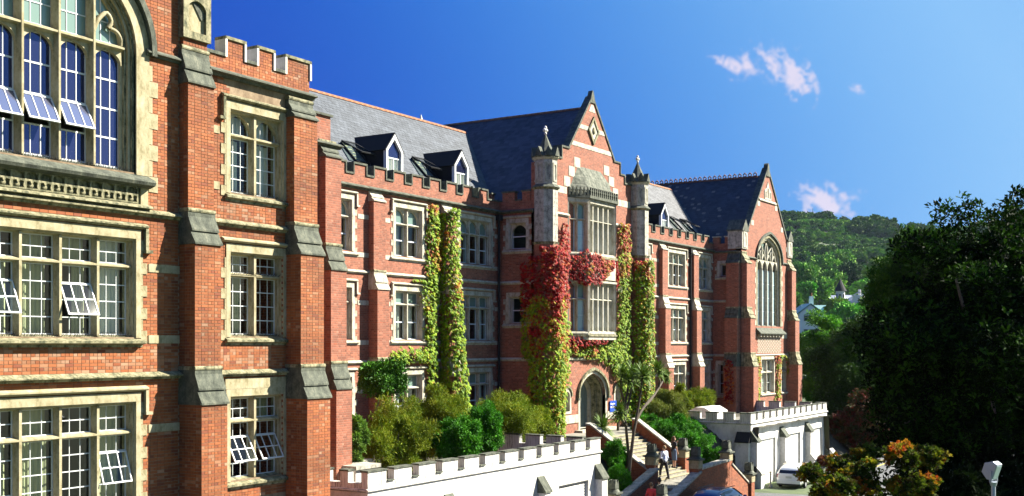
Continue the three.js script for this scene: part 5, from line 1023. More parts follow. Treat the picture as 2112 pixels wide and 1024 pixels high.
// leaves gathered in clumps through an uneven ellipsoid; centre and radii in the plant's own metres
function foliage(c, rad, o) {
  const r = rngOf(o.seed || 1), list = [];
  const clumps = []; let guard = 0;
  while (clumps.length < o.clumps && guard++ < 9999) {
    const d = V(r() * 2 - 1, r() * 2 - 1, r() * 2 - 1); if (d.lengthSq() > 1) continue; d.normalize();
    const k = Math.pow(r(), 0.33) * (0.82 + 0.3 * n3(d.x * 1.7 + o.seed, d.y * 1.7, d.z * 1.7)); if (o.flat && d.y < -0.35) continue;
    clumps.push([V(c.x + d.x * rad.x * k, c.y + d.y * rad.y * k, c.z + d.z * rad.z * k), (o.clumpR || 0.5) * (0.65 + 0.7 * r()), 0.8 + 0.4 * r()]);
  }
  for (const [p, cr, tone] of clumps) {
    const n = Math.round(o.per * cr * cr / ((o.clumpR || 0.5) ** 2));
    for (let i = 0; i < n; i++) {
      const d = V(r() * 2 - 1, r() * 1.8 - 0.7, r() * 2 - 1).normalize(), q = p.clone().addScaledVector(d, cr * Math.pow(r(), 0.4));
      const mixk = r(), a = o.tints[Math.floor(r() * o.tints.length)], t = tone * (0.75 + 0.5 * mixk);
      put(list, q, (0.7 + 0.6 * r()) * (o.size || 1), o.colour ? o.colour(q, r, t) : lin(a[0] * t, a[1] * t, a[2] * t), r);
    }
  }
  return list;
}
const OLIVE = [[0.17, 0.25, 0.008], [0.22, 0.29, 0.010], [0.11, 0.19, 0.006], [0.27, 0.31, 0.014]], BRIGHT = [[0.055, 0.24, 0.008], [0.085, 0.30, 0.010], [0.035, 0.17, 0.006]], SHADE_TINTS = [[0.006, 0.014, 0.003], [0.009, 0.020, 0.004], [0.014, 0.028, 0.005]], FOREST = [[0.15, 0.33, 0.035], [0.19, 0.40, 0.04], [0.09, 0.23, 0.03], [0.26, 0.44, 0.05]];  // the near-black set holds shade in the leaf colour itself
const spFine = sprig(16, 0.17, 0.12, 0.026, 5, 0.7), spSmall = sprig(12, 0.15, 0.10, 0.05, 6), spBig = sprig(10, 0.30, 0.22, 0.10, 7), spMaple = sprig(9, 0.22, 0.16, 0.14, 8);
const spFar = sprig(9, 1.1, 1.0, 0.7, 9), spHill = sprig(12, 1.9, 1.7, 1.3, 10);
function shrub(name, label, x, y, z, rx, ry, rz, o) {                // y: the ground it grows from; o.lift: height of the crown's middle
  const cy = o.lift ?? ry * 0.95;
  const g = thing(name, label, 'shrub', x, y, z, 0, o.group);
  for (let i = 0; i < 4; i++) { const a = i * 1.7 + x, t = V(Math.cos(a) * rx * 0.5, cy + ry * 0.15, Math.sin(a) * rz * 0.5); part('stem', taperTube([V(Math.cos(a) * 0.06, -0.1, Math.sin(a) * 0.06), t.clone().multiplyScalar(0.5).add(V(0.04, 0, 0.03)), t], 0.05, 0.015, 6, 5), M.bark, g); }
  instanced('foliage', o.sp || spFine, o.mat || M.leaf, foliage(V(0, cy, 0), V(rx, ry, rz), { flat: false, ...o }), g);
  return g;
}
{ // shrub bed behind the left garage, and the beds beside the steps
  const S = (label, px, py, z, w, h, o) => { const c = onPlane(px, py, z), cz = -camOf(c.x, c.z)[0], Zc = camOf(c.x, c.z)[0], rx = w / 2 * Zc / 2350, ry = h / 2 * Zc / 2350, ground = z > -1.2 ? roadY(c.x) : bedY(c.x, z); shrub(o.name || 'olive_shrub', label, c.x, ground, z, rx, ry, rx * (o.deep || 0.85), { lift: c.y - ground, clumps: 74, per: 46, clumpR: rx * 0.22, size: 1.2, seed: Math.round(px), tints: OLIVE, group: 'shrubs in the terrace beds', ...o }); };
  function onPlane(px, py, z) { const d = atPx(px, py, 1).sub(CAM); const t = (z - CAM.z) / d.z; return CAM.clone().addScaledVector(d, t); }
  S('broad olive green shrub directly below the mop-headed tree', 812, 905, -4.2, 185, 165, { clumps: 60 });
  S('tall olive green shrub beneath the two ivy columns', 912, 870, -5.6, 150, 135, { clumps: 60 });
  S('olive green shrub in the shade beside the red creeper', 1048, 862, -6.6, 170, 110, { clumps: 56 });
  S('olive shrub between the mop-headed tree and the tall shrub, half hidden', 870, 900, -7.2, 150, 120, {});
  S('low bright green bush behind the middle of the white parapet', 945, 918, -3.2, 120, 95, { tints: BRIGHT, sp: spSmall, name: 'bright_shrub' });
  S('bright green bush sloping down to the parapet, below the shaded window', 1000, 885, -4.4, 90, 110, { tints: BRIGHT, sp: spSmall, name: 'bright_shrub' });
  S('small bright leafy bush against the brick buttress', 735, 905, -3.6, 44, 95, { tints: [[0.13, 0.26, 0.03], [0.18, 0.30, 0.05]], sp: spBig, size: 0.55, clumps: 26, per: 60, name: 'leafy_bush' });
  S('dark bush in the shade at the foot of the creeper', 1110, 880, -7.0, 70, 70, { tints: OLIVE, clumps: 26 });
  S('clipped round bush beside the lower steps', 1276, 992, -2.0, 52, 58, { tints: BRIGHT, sp: spSmall, clumps: 40, per: 120, name: 'clipped_bush' });
  S('leafy bush above the clipped round one', 1272, 938, -3.2, 58, 66, { tints: BRIGHT, sp: spSmall, clumps: 34, name: 'bright_shrub' });
  S('round yellow green shrub right of the palm-like trees', 1374, 850, -6.2, 95, 84, { tints: [[0.20, 0.24, 0.03], [0.16, 0.22, 0.03], [0.25, 0.27, 0.05]], clumps: 56 });
  S('yellow green shrub under the downpipe', 1408, 828, -9.0, 60, 66, { tints: OLIVE, clumps: 36 });
  S('spreading olive shrub before the shaded chapel flank', 1448, 830, -8.8, 84, 44, { tints: OLIVE, clumps: 36 });
  S('bright green ground cover on the bank beside the upper flight', 1372, 905, -4.2, 90, 74, { tints: BRIGHT, sp: spSmall, clumps: 44, name: 'bank_shrub' });
  S('bright green ground cover lower on the bank, behind the woman', 1415, 925, -3.2, 90, 76, { tints: BRIGHT, sp: spSmall, clumps: 44, name: 'bank_shrub' });
  S('bright green ground cover at the top of the bank', 1330, 880, -5.8, 60, 50, { tints: BRIGHT, sp: spSmall, clumps: 30, name: 'bank_shrub' });
  S('dark green shrub against the shaded white garage side', 1455, 940, -2.6, 60, 60, { tints: BRIGHT, sp: spSmall, clumps: 30, name: 'bank_shrub' });
  S('low bank cover between the stair wall and the shaded white garage side', 1432, 905, -4.0, 84, 60, { tints: BRIGHT, sp: spSmall, clumps: 44, name: 'bank_shrub' });
  S('low bank cover right under the crenels of the shaded garage side', 1428, 885, -5.4, 70, 44, { tints: BRIGHT, sp: spSmall, clumps: 36, name: 'bank_shrub' });
  S('low bank cover in the corner below the pier of the brick wall', 1478, 950, -2.0, 60, 50, { tints: BRIGHT, sp: spSmall, clumps: 30, name: 'bank_shrub' });
  S('low bank cover beside the middle of the right stair wall', 1395, 885, -5.0, 70, 60, { tints: BRIGHT, sp: spSmall, clumps: 40, name: 'bank_shrub' });
  S('bright fern-like bush behind the far end of the white parapet', 1680, 822, -10.5, 56, 38, { tints: BRIGHT, sp: spSmall, clumps: 34, name: 'leafy_bush' });
  S('russet bush at the foot of the white garage wall', 1696, 952, -0.6, 24, 24, { tints: [[0.14, 0.03, 0.02], [0.18, 0.06, 0.02], [0.06, 0.07, 0.02]], sp: spSmall, clumps: 16, per: 60, name: 'russet_bush' });
  // mop-headed tree on a thin stem
  const c = onPlane(788, 790, -6.0), f = onPlane(766, 940, -6.0), t = thing('mop_headed_tree', 'mop-headed small tree on a thin bare stem in front of the brick wall', 'tree', f.x, 3.9, -6.0);
  part('trunk', taperTube([V(0, 0, 0), V(0.12, 1.2, 0.05), V(0.3, 2.4, 0), V(c.x - f.x, c.y - 3.9, 0)], 0.06, 0.035, 12), M.bark, t);
  instanced('crown', spBig, M.gloss, foliage(V(c.x - f.x, c.y - 3.9, 0), V(0.95, 0.78, 0.95), { clumps: 34, per: 60, clumpR: 0.34, size: 0.7, seed: 77, tints: [[0.07, 0.20, 0.02], [0.10, 0.26, 0.025], [0.04, 0.12, 0.015]] }), t);
  // cabbage trees: bare forking stems with tufts of sword leaves
  const swordGeo = (n, L, seed) => { const r = rngOf(seed), out = []; for (let i = 0; i < n; i++) { const a = r() * 6.283, e = -0.55 + r() * 1.9, d = V(Math.cos(a) * Math.cos(e), Math.sin(e), Math.sin(a) * Math.cos(e)), len = L * (0.7 + 0.4 * r()), up = V(0, 1, 0.01), s = d.clone().cross(up).normalize().multiplyScalar(0.028 + 0.012 * r()); let p = d.clone().multiplyScalar(0.04), dir = d.clone(); for (let k = 0; k < 3; k++) { const q = p.clone().addScaledVector(dir, len / 3), w0 = k === 0 ? 0.8 : 1, w1 = k === 2 ? 0.05 : 1; const A = p.clone().addScaledVector(s, w0), B = p.clone().addScaledVector(s, -w0), C = q.clone().addScaledVector(s, w1), D = q.clone().addScaledVector(s, -w1); for (const v of [A, B, C, C, B, D]) out.push(v.x, v.y, v.z); p = q; dir = dir.clone().add(V(0, -0.22 - 0.1 * r(), 0)).normalize(); } } return geoFrom(out); };
  const tufts = [swordGeo(70, 0.75, 1), swordGeo(80, 0.7, 2), swordGeo(64, 0.65, 3)];
  const swordMat = phys({ color: lin(0.12, 0.20, 0.02), roughness: 0.6, specularIntensity: 0.3, transmission: 0.25, thickness: 0, side: THREE.DoubleSide, name: 'sword leaf' }), swordDark = phys({ color: lin(0.08, 0.15, 0.015), roughness: 0.6, specularIntensity: 0.3, transmission: 0.25, thickness: 0, side: THREE.DoubleSide, name: 'sword leaf' });
  const cabbage = (label, at0, forks) => { const root = V(at0.x, bedY(at0.x, at0.z), at0.z);                        // forks: list of pixel paths from the root, each ending in a tuft
    const g = thing('cabbage_tree', label, 'tree', root.x, root.y, root.z, 0, 'cabbage trees beside the steps');
    forks.forEach((path, i) => { const pts = path.map(([px, py, dz]) => onPlane(px, py, root.z + (dz || 0)).sub(root)); if (!i) pts.unshift(V(pts[0].x * 0.8 - 0.03, -0.1, 0.02)); part('trunk', taperTube(pts, i ? 0.075 : 0.11, 0.05, 14), M.palmBark, g); const e = pts[pts.length - 1]; for (const [k, off] of [[0, V(0, 0, 0)], [1, V(0.05, -0.1, 0.05)]]) { const m = part('leaf_tuft', tufts[(i + k) % 3], (i + k) % 2 ? swordDark : swordMat, g, e.x + off.x, e.y + off.y, e.z + off.z); m.rotation.y = i * 1.3 + k; m.scale.setScalar(0.85 + 0.1 * ((i * 3) % 4)); } });
  };
  M.palmBark = std({ map: patchTexture([[0.035, 0.026, 0.016], [0.08, 0.062, 0.04], [0.13, 0.105, 0.07]], [0.3, 0.5], 256), name: 'corky bark' });
  cabbage('slender cabbage tree leaning right, tallest beside the steps', onPlane(1298, 978, -1.9), [[[1298, 978], [1304, 920], [1312, 870], [1330, 838], [1352, 812], [1372, 778, -0.2]], [[1312, 868], [1318, 835], [1322, 805], [1326, 775, 0.3]], [[1330, 838], [1345, 822], [1360, 795], [1356, 765, 0.4]]]);
  cabbage('forked cabbage tree in front of the right door jamb', onPlane(1297, 945, -2.6), [[[1297, 945], [1293, 900], [1290, 860], [1287, 830], [1280, 800], [1283, 768, 0.2]], [[1290, 862], [1298, 825], [1304, 795], [1306, 772, -0.3]], [[1289, 850], [1292, 820], [1296, 800], [1294, 785, 0.5]], [[1292, 880], [1282, 865], [1276, 850, 0.4]]]);
  const yucca = (label, px, py, z, s) => { const p = onPlane(px, py, z), y0 = bedY(p.x, p.z), H = Math.max(0.15, p.y - y0), g = thing('yucca', label, 'plant', p.x, y0, p.z, 0, 'spiky plants by the doorway'); part('stem', new THREE.CylinderGeometry(0.07, 0.1, H + 0.1, 7).translate(0, H / 2 - 0.05, 0), M.palmBark, g); for (let k = 0; k < 2; k++) { const m = part('leaf_tuft', tufts[k], k ? swordDark : swordMat, g, 0, H, 0); m.scale.setScalar(s); m.rotation.y = k * 2; } };
  yucca('spiky pale green yucca on the step before the doorway', 1243, 884, -5.2, 1.25); yucca('spiky plant under the blue name board', 1275, 865, -6.6, 0.95); yucca('grassy spiky plant at the top of the right stair wall', 1325, 880, -5.4, 0.9);
  yucca('bare spiky clump behind the parapet by the shaded shrubs', 1025, 900, -5.4, 0.7);
}
// ---- creepers
function creeper(label, base, strips, o) {                         // strips: {n: outward, path: [[x, y, z, half width]...], along: tangent across}
  const g = thing('creeper', label, 'creeper', base.x, base.y, base.z, 0, 'creepers on the brick front'), list = [], r = rngOf(o.seed);
  for (const s of strips) {
    const up = V(0, 1, 0), path = s.path;
    for (let k = 0; k < path.length - 1; k++) {
      const A = path[k], B = path[k + 1], a = V(A[0], A[1], A[2]), b = V(B[0], B[1], B[2]), L = a.distanceTo(b), n = Math.round(L * (A[3] + B[3]) * (o.density || 95));
      for (let i = 0; i < n; i++) {
        const t = r(), w = mix(A[3], B[3], t), uu = (r() * 2 - 1), edge = 1 + 0.35 * n3(mix(a.x, b.x, t) * 1.3, mix(a.y, b.y, t) * 1.6 + s.n.x, o.seed), u = uu * w * edge;
        const across = s.across || s.n.clone().cross(up).normalize(), lumps = 0.5 + 0.5 * n3(mix(a.x, b.x, t) * 2.1 + u * 2, mix(a.y, b.y, t) * 2.3, 4.4 + o.seed);
        const bulge = (s.thick || 0.22) * (0.25 + Math.sqrt(Math.max(0, 1 - uu * uu)) * (0.35 + 0.75 * lumps)) * Math.pow(r(), 0.45);
        const p = a.clone().lerp(b, t).addScaledVector(across, u).addScaledVector(s.n, 0.03 + bulge);
        const nrm = s.n.clone().multiplyScalar(0.9).add(V(r() - 0.5, r() * 0.9 + 0.05, r() - 0.5).multiplyScalar(1.2)).normalize();
        const m = new THREE.Matrix4(), y = nrm, x = V(r() - 0.5, -0.8 - r(), r() - 0.5).cross(y).normalize(), z = x.clone().cross(y).normalize(), sc = 0.75 + 0.6 * r();
        m.makeBasis(x.multiplyScalar(sc), y.clone().multiplyScalar(sc), z.multiplyScalar(sc)); m.setPosition(p.clone().sub(base));
        list.push([m, o.colour(p, r, n3(p.x * 0.55, p.y * 0.55, p.z * 0.55 + o.seed) )]);
      }
    }
    part('stem', taperTube(path.map(q => V(q[0] - base.x + s.n.x * 0.02, q[1] - base.y, q[2] - base.z + s.n.z * 0.02)), 0.04, 0.015, 16, 5), M.bark, g);
  }
  instanced('leaves', ivyLeaf, M.ivy, list, g); return g;
}
const ivyLeaf = (() => { const out = []; const P = (a, r) => V(Math.sin(a) * r, 0, Math.cos(a) * r); const c = V(0, 0.018, 0); const rim = [[0, 0.115], [0.5, 0.06], [0.95, 0.105], [1.6, 0.055], [2.3, 0.09], [Math.PI, 0.03], [-2.3, 0.09], [-1.6, 0.055], [-0.95, 0.105], [-0.5, 0.06]]; for (let i = 0; i < rim.length; i++) { const a = P(...rim[i]), b = P(...rim[(i + 1) % rim.length]); for (const v of [c, a, b]) out.push(v.x, v.y, v.z); } return geoFrom(out); })();
{
  const F = V(0, 0, 1), W = V(-1, 0, 0), jit = (c, r) => { const k = 0.7 + 0.6 * r(); return lin(c[0] * k, c[1] * k, c[2] * k); };
  const GREEN = [0.18, 0.31, 0.005], LIME = [0.27, 0.36, 0.006], GOLD = [0.40, 0.26, 0.012], ORNG = [0.38, 0.10, 0.008], RED = [0.38, 0.012, 0.008], CRIM = [0.19, 0.005, 0.005], PINE = [0.075, 0.165, 0.006];
  const pick = (r, list) => { let q = r(); for (const [c, w] of list) { if (q < w) return c; q -= w; } return list[0][0]; };
  const z = -10.5;
  creeper('twin columns of yellow green creeper climbing the main range', V(48.9, 3.9, z), [
    { n: F, path: [[47.55, 16.5, z, 0.4], [47.6, 15, z, 0.5], [47.6, 13, z, 0.55], [47.3, 12, z, 0.65], [47.4, 10, z, 0.5], [47.5, 8, z, 0.4], [47.6, 6.3, z, 0.3]], thick: 0.3 },
    { n: F, path: [[48.9, 16.45, z + 0.3, 0.5], [48.9, 14, z + 0.3, 0.58], [48.9, 12, z + 0.45, 0.55], [48.9, 10, z + 0.55, 0.6], [48.95, 7.5, z + 0.75, 0.7], [49.05, 5.2, z + 0.8, 0.75]], thick: 0.4 },
    { n: W, path: [[48.4, 16.2, z + 0.2, 0.2], [48.42, 12, z + 0.3, 0.28], [48.4, 8, z + 0.4, 0.35], [48.4, 5, z + 0.4, 0.4]], thick: 0.2 },
    { n: F, path: [[47.4, 12.4, z, 0.4], [46.4, 12.55, z, 0.25], [45.9, 12.5, z, 0.12]], thick: 0.2 },
    { n: F, path: [[47.5, 8.75, z + 0.1, 0.35], [46.2, 8.75, z + 0.1, 0.4], [44.9, 8.7, z + 0.1, 0.42], [44.0, 8.65, z + 0.1, 0.35], [43.9, 7.6, z, 0.25]], across: V(0, 1, 0), thick: 0.28 },
  ], { seed: 21, density: 120, colour: (p, r, n) => jit(n > 0.35 && p.y > 11 ? pick(r, [[GOLD, 0.35], [ORNG, 0.25], [LIME, 0.4]]) : pick(r, [[GREEN, 0.5], [LIME, 0.33], [PINE, 0.15], [GOLD, 0.02]]), r) });
  const tz = -7.9;
  creeper('creeper turning from crimson to yellow green, left of the doorway', V(55.6, 3.9, tz), [
    { n: F, path: [[56.7, 16.2, tz, 0.25], [56.6, 15.2, tz, 0.55], [56.3, 14.4, tz, 0.9], [56.1, 13.2, tz, 1.1], [56.1, 11, tz, 1.05], [56.2, 9, tz, 1.1], [56.3, 7.6, tz, 1.0], [55.9, 6, tz, 0.85], [55.8, 4.3, tz, 0.75]], thick: 0.42 },
    { n: V(-0.707, 0, 0.707), path: [[54.1, 14.7, tz + 0.55, 0.5], [54.1, 12, tz + 0.55, 0.6], [54.1, 9, tz + 0.55, 0.6], [54.1, 6, tz + 0.55, 0.6], [54.1, 4.2, tz + 0.55, 0.6]], thick: 0.35 },
    { n: F, path: [[54.6, 14.8, tz + 0.85, 0.4], [54.6, 12, tz + 0.85, 0.5], [54.7, 9, tz + 0.85, 0.5], [54.7, 6, tz + 0.85, 0.5], [54.7, 4.2, tz + 0.85, 0.5]], thick: 0.35 },
    { n: V(0.707, 0, 0.707), path: [[55.2, 14.7, tz + 0.6, 0.4], [55.2, 9, tz + 0.6, 0.45], [55.2, 4.2, tz + 0.6, 0.45]], thick: 0.3 },
    { n: W, path: [[53.75, 14.2, tz, 0.35], [53.75, 11, tz, 0.4], [53.75, 8, tz, 0.4], [53.75, 5, tz, 0.4]], thick: 0.25 },
    { n: W, path: [[54.1, 13.9, tz - 0.9, 0.3], [54.1, 11, tz - 0.8, 0.35], [54.1, 8.5, tz - 0.8, 0.3]], thick: 0.1 },
  ], { seed: 33, density: 105, colour: (p, r, n) => { const k = (p.y - 9.6) / 2.6 + n * 0.9; return jit(k > 0.75 ? pick(r, [[RED, 0.62], [CRIM, 0.25], [ORNG, 0.13]]) : k > 0.1 ? pick(r, [[RED, 0.25], [ORNG, 0.2], [GOLD, 0.3], [LIME, 0.25]]) : pick(r, [[LIME, 0.4], [GREEN, 0.4], [GOLD, 0.14], [PINE, 0.06]]), r); } });
  creeper('crimson creeper across the oriel between its two windows', V(60.3, 13.6, tz + 0.9), [
    { n: F, path: [[58.5, 13.75, tz + 0.7, 0.85], [60, 13.75, tz + 0.7, 0.82], [61.0, 13.95, tz + 0.7, 0.6], [61.6, 14.2, tz + 0.7, 0.25]], across: V(0, 1, 0), thick: 0.2 },
    { n: V(-0.51, 0, 0.86), path: [[57.4, 13.7, tz + 0.02, 0.9], [58.55, 13.75, tz + 0.7, 0.85]], across: V(0, 1, 0), thick: 0.2 },
    { n: V(0.51, 0, 0.86), path: [[62.2, 13.7, tz + 0.6, 0.7], [63.2, 13.6, tz + 0.02, 0.8]], across: V(0, 1, 0), thick: 0.2 },
    { n: F, path: [[57.3, 9.5, tz + 0.1, 0.3], [59, 9.5, tz + 0.5, 0.25], [61, 9.55, tz + 0.5, 0.2]], across: V(0, 1, 0), thick: 0.2 },
  ], { seed: 41, density: 120, colour: (p, r, n) => jit(n > 0.3 ? pick(r, [[ORNG, 0.4], [GOLD, 0.3], [RED, 0.3]]) : pick(r, [[RED, 0.6], [CRIM, 0.3], [ORNG, 0.1]]), r) });
  creeper('green creeper over the doorway and up the right side of the oriel', V(64.3, 4, tz), [
    { n: F, path: [[57.4, 9.2, tz, 0.5], [59, 9.05, tz, 0.55], [61, 8.95, tz, 0.6], [62.5, 8.7, tz, 0.8], [63.6, 8.4, tz, 1.0]], across: V(0, 1, 0), thick: 0.4 },
    { n: F, path: [[64.3, 16.9, tz, 0.6], [64.4, 15, tz, 0.75], [64.35, 12.5, tz, 0.75], [64.2, 10.5, tz, 0.85], [63.9, 9, tz, 1.2], [64.0, 7.6, tz, 1.2], [64.6, 6.3, tz, 0.8], [64.9, 4.4, tz, 0.7]], thick: 0.4 },
  ], { seed: 52, density: 105, colour: (p, r, n) => { const k = (p.y - 12) / 3 + n * 0.8; return jit(k > 1.15 ? pick(r, [[RED, 0.3], [ORNG, 0.35], [GOLD, 0.25], [LIME, 0.1]]) : k > 0.5 ? pick(r, [[GOLD, 0.35], [LIME, 0.4], [ORNG, 0.15], [GREEN, 0.1]]) : p.x < 61 && n > 0.1 ? pick(r, [[ORNG, 0.3], [LIME, 0.3], [GOLD, 0.2], [RED, 0.2]]) : pick(r, [[GREEN, 0.5], [LIME, 0.4], [PINE, 0.1]]), r); } });
  creeper('rusty creeper wrapped round the foot of the right corner turret', V(66.2, 4, tz), [
    { n: F, path: [[66.2, 14.7, tz + 0.85, 0.55], [66.2, 11, tz + 0.85, 0.6], [66.2, 8, tz + 0.85, 0.6], [66.2, 4.3, tz + 0.85, 0.6]], thick: 0.35 },
    { n: V(-0.707, 0, 0.707), path: [[65.65, 14.6, tz + 0.6, 0.4], [65.6, 9, tz + 0.6, 0.5], [65.6, 4.3, tz + 0.6, 0.5]], thick: 0.35 },
    { n: V(0.707, 0, 0.707), path: [[66.75, 14.6, tz + 0.6, 0.5], [66.8, 9, tz + 0.6, 0.5], [66.8, 4.3, tz + 0.6, 0.5]], thick: 0.35 },
  ], { seed: 63, density: 110, colour: (p, r, n) => { const k = (p.y - 12.6) / 2 + n * 0.7; return jit(k > 0.6 ? pick(r, [[ORNG, 0.45], [RED, 0.2], [GOLD, 0.3], [GREEN, 0.05]]) : pick(r, [[GREEN, 0.35], [LIME, 0.3], [GOLD, 0.15], [PINE, 0.2]]), r); } });
  const cz = -8.1, autumn = (p, r, n) => jit(n > 0.15 ? pick(r, [[RED, 0.25], [ORNG, 0.4], [GOLD, 0.35]]) : pick(r, [[LIME, 0.45], [GREEN, 0.3], [GOLD, 0.25]]), r);
  creeper('gold and red creeper left of the chapel ground floor window', V(88.4, 3.9, cz), [{ n: F, path: [[88.5, 8.3, cz, 1.2], [88.4, 7, cz, 1.05], [88.3, 5.6, cz, 0.85], [88.5, 4.3, cz, 0.7]], thick: 0.3 }], { seed: 71, density: 80, colour: autumn });
  creeper('narrow green creeper between the two chapel ground floor windows', V(93.9, 3.9, cz), [{ n: F, path: [[94.0, 8.4, cz, 0.9], [93.9, 7, cz, 0.42], [93.8, 5.6, cz, 0.4], [93.7, 4.5, cz, 0.6]], thick: 0.28 }, { n: F, path: [[94, 8.3, cz, 0.3], [95.4, 8.35, cz, 0.3], [96.3, 8.0, cz, 0.25], [96.4, 6.5, cz, 0.15]], thick: 0.2 }], { seed: 72, density: 85, colour: autumn });
  creeper('thin dark red creeper on the shaded chapel flank', V(85.4, 3.9, -9), [{ n: W, path: [[84.4, 8.2, cz - 0.6, 0.3], [84.4, 6.5, cz - 0.6, 0.45], [84.4, 4.6, cz - 0.6, 0.3]], thick: 0.15 }], { seed: 73, density: 70, colour: (p, r) => jit(pick(r, [[CRIM, 0.6], [ORNG, 0.4]]), r) });
}
// ---- trees
function tree(name, label, base, cr, rad, o) {
  const g = thing(name, label, 'tree', base.x, base.y, base.z, 0, o.group), c = cr.clone().sub(base), r = rngOf(o.seed + 5);
  const tr = o.trunk || Math.max(0.12, rad.x * 0.06);
  part('trunk', taperTube([V(0, -0.2, 0), V(c.x * 0.3 + 0.05, c.y * 0.35, c.z * 0.3), V(c.x * 0.8, c.y * 0.75, c.z * 0.8), V(c.x, c.y + rad.y * 0.3, c.z)], tr, tr * 0.25, 12, 8), M.bark, g);
  for (let i = 0; i < (o.limbs ?? 6); i++) { const a = i * 2.4 + o.seed, e = V(c.x + Math.cos(a) * rad.x * 0.75, c.y + rad.y * (r() * 0.9 - 0.35), c.z + Math.sin(a) * rad.z * 0.75), s = V(c.x * 0.75, c.y * (0.55 + 0.2 * r()), c.z * 0.75); part('limb', taperTube([s, s.clone().lerp(e, 0.5).add(V(0, rad.y * 0.12, 0)), e], tr * 0.45, tr * 0.1, 8, 6), M.bark, g); }
  instanced('crown', o.sp, o.mat, foliage(c, rad, o), g); return g;
}
{
  M.bigLeaf = phys({ color: 0xffffff, roughness: 0.6, specularIntensity: 0.06, transmission: 0.3, thickness: 0, side: THREE.DoubleSide, name: 'broad leaf' }); M.mapleLeaf = phys({ color: 0xffffff, roughness: 0.7, specularIntensity: 0.1, transmission: 0.5, thickness: 0, side: THREE.DoubleSide, name: 'maple leaf' });
  const big = atPx(2030, 760, 44);
  tree('broadleaf_tree', 'huge dark broadleaf tree filling the frame beside the road', V(big.x, roadY(big.x), big.z), big, V(5.0, 6.2, 5.0), { clumps: 300, per: 60, clumpR: 0.95, size: 1.0, seed: 101, sp: spBig, mat: M.bigLeaf, tints: [[0.006, 0.018, 0.002], [0.010, 0.028, 0.003], [0.035, 0.10, 0.007]], trunk: 0.42, limbs: 10 });  // near-black tints hold shade, the brightest one stands for sunlit leaf clusters
  const b2 = atPx(2120, 680, 50); tree('broadleaf_tree', 'dark tree crown rising at the edge of the frame behind the huge broadleaf', V(b2.x, 0.5, b2.z), b2, V(4.4, 5.2, 4.4), { clumps: 150, per: 60, clumpR: 0.95, size: 1.0, seed: 111, sp: spBig, mat: M.bigLeaf, tints: SHADE_TINTS, trunk: 0.35 });
  const b3 = atPx(1905, 540, 62); tree('broadleaf_tree', 'ragged topped tree with sunlight put into its leaf tints, between the hillside and the huge broadleaf', V(b3.x, 0, b3.z), b3.clone().add(V(0, -2.5, 0)), V(3.2, 4.6, 3.2), { clumps: 120, per: 55, clumpR: 0.8, size: 1.0, seed: 121, sp: spBig, mat: M.bigLeaf, tints: [[0.04, 0.12, 0.01], [0.07, 0.17, 0.012]], trunk: 0.25 });  // lighter green tints stand for sun on the leaves
  const b4 = atPx(1835, 800, 125); tree('broadleaf_tree', 'tree tinted near black for shade beyond the parking, left of the huge broadleaf', V(b4.x, 0, b4.z), b4.clone().add(V(0, 0.5, 0)), V(6.4, 9.5, 6.4), { clumps: 240, per: 60, clumpR: 1.4, size: 1.5, seed: 131, sp: spBig, mat: M.bigLeaf, tints: SHADE_TINTS, trunk: 0.25 });  // its darkness is shade put into the leaf tints
  const b5 = atPx(1950, 880, 118); tree('broadleaf_tree', 'low tree tinted near black for shade under the huge broadleaf', V(b5.x, 0, b5.z), b5, V(7, 8, 7), { clumps: 220, per: 60, clumpR: 1.4, size: 1.5, seed: 141, sp: spBig, mat: M.bigLeaf, tints: SHADE_TINTS, trunk: 0.25 });  // fills bright gaps; the shade sits in its leaf tints
  const b6 = atPx(1712, 768, 114); tree('leafy_tree', 'bright topped leafy tree right behind the chapel corner', V(b6.x, 0, b6.z), b6.clone().add(V(0, 0.4, 0)), V(3.6, 5.4, 3.6), { clumps: 150, per: 60, clumpR: 0.85, size: 1.15, seed: 151, sp: spBig, mat: M.leaf, tints: [[0.12, 0.34, 0.02], [0.17, 0.42, 0.03], [0.07, 0.22, 0.02]], trunk: 0.3 });
  const b7 = atPx(1760, 800, 104); tree('leafy_tree', 'dark green tree between the chapel corner tree and the parking', V(b7.x, 0, b7.z), b7.clone().add(V(0, 0.3, 0)), V(3.8, 6.0, 3.8), { clumps: 160, per: 55, clumpR: 0.9, size: 1.2, seed: 161, sp: spBig, mat: M.leaf, tints: [[0.035, 0.09, 0.012], [0.055, 0.13, 0.015]], trunk: 0.3 });  // darker leaf tints than the tree beside it
  for (const [px, py, Z, w, h, lab] of [[1985, 1030, 39, 1.6, 1.2, 'added shrub tinted dark for shade at the foot of the huge broadleaf, beside the maple'], [2085, 1010, 41, 1.8, 1.5, 'added shrub tinted dark for shade behind the floodlight post'], [1920, 985, 47, 1.8, 1.6, 'added shrub tinted dark for shade behind the maple']]) { const c = atPx(px, py, Z); shrub('shade_tinted_shrub', lab, c.x, roadY(c.x), c.z, w, (c.y + h - roadY(c.x)) / 2, w, { clumps: 60, per: 60, clumpR: 0.5, size: 1.0, seed: px, sp: spBig, mat: M.bigLeaf, tints: SHADE_TINTS }); }  // added to darken the corner; near-black leaves stand for shade on the ground
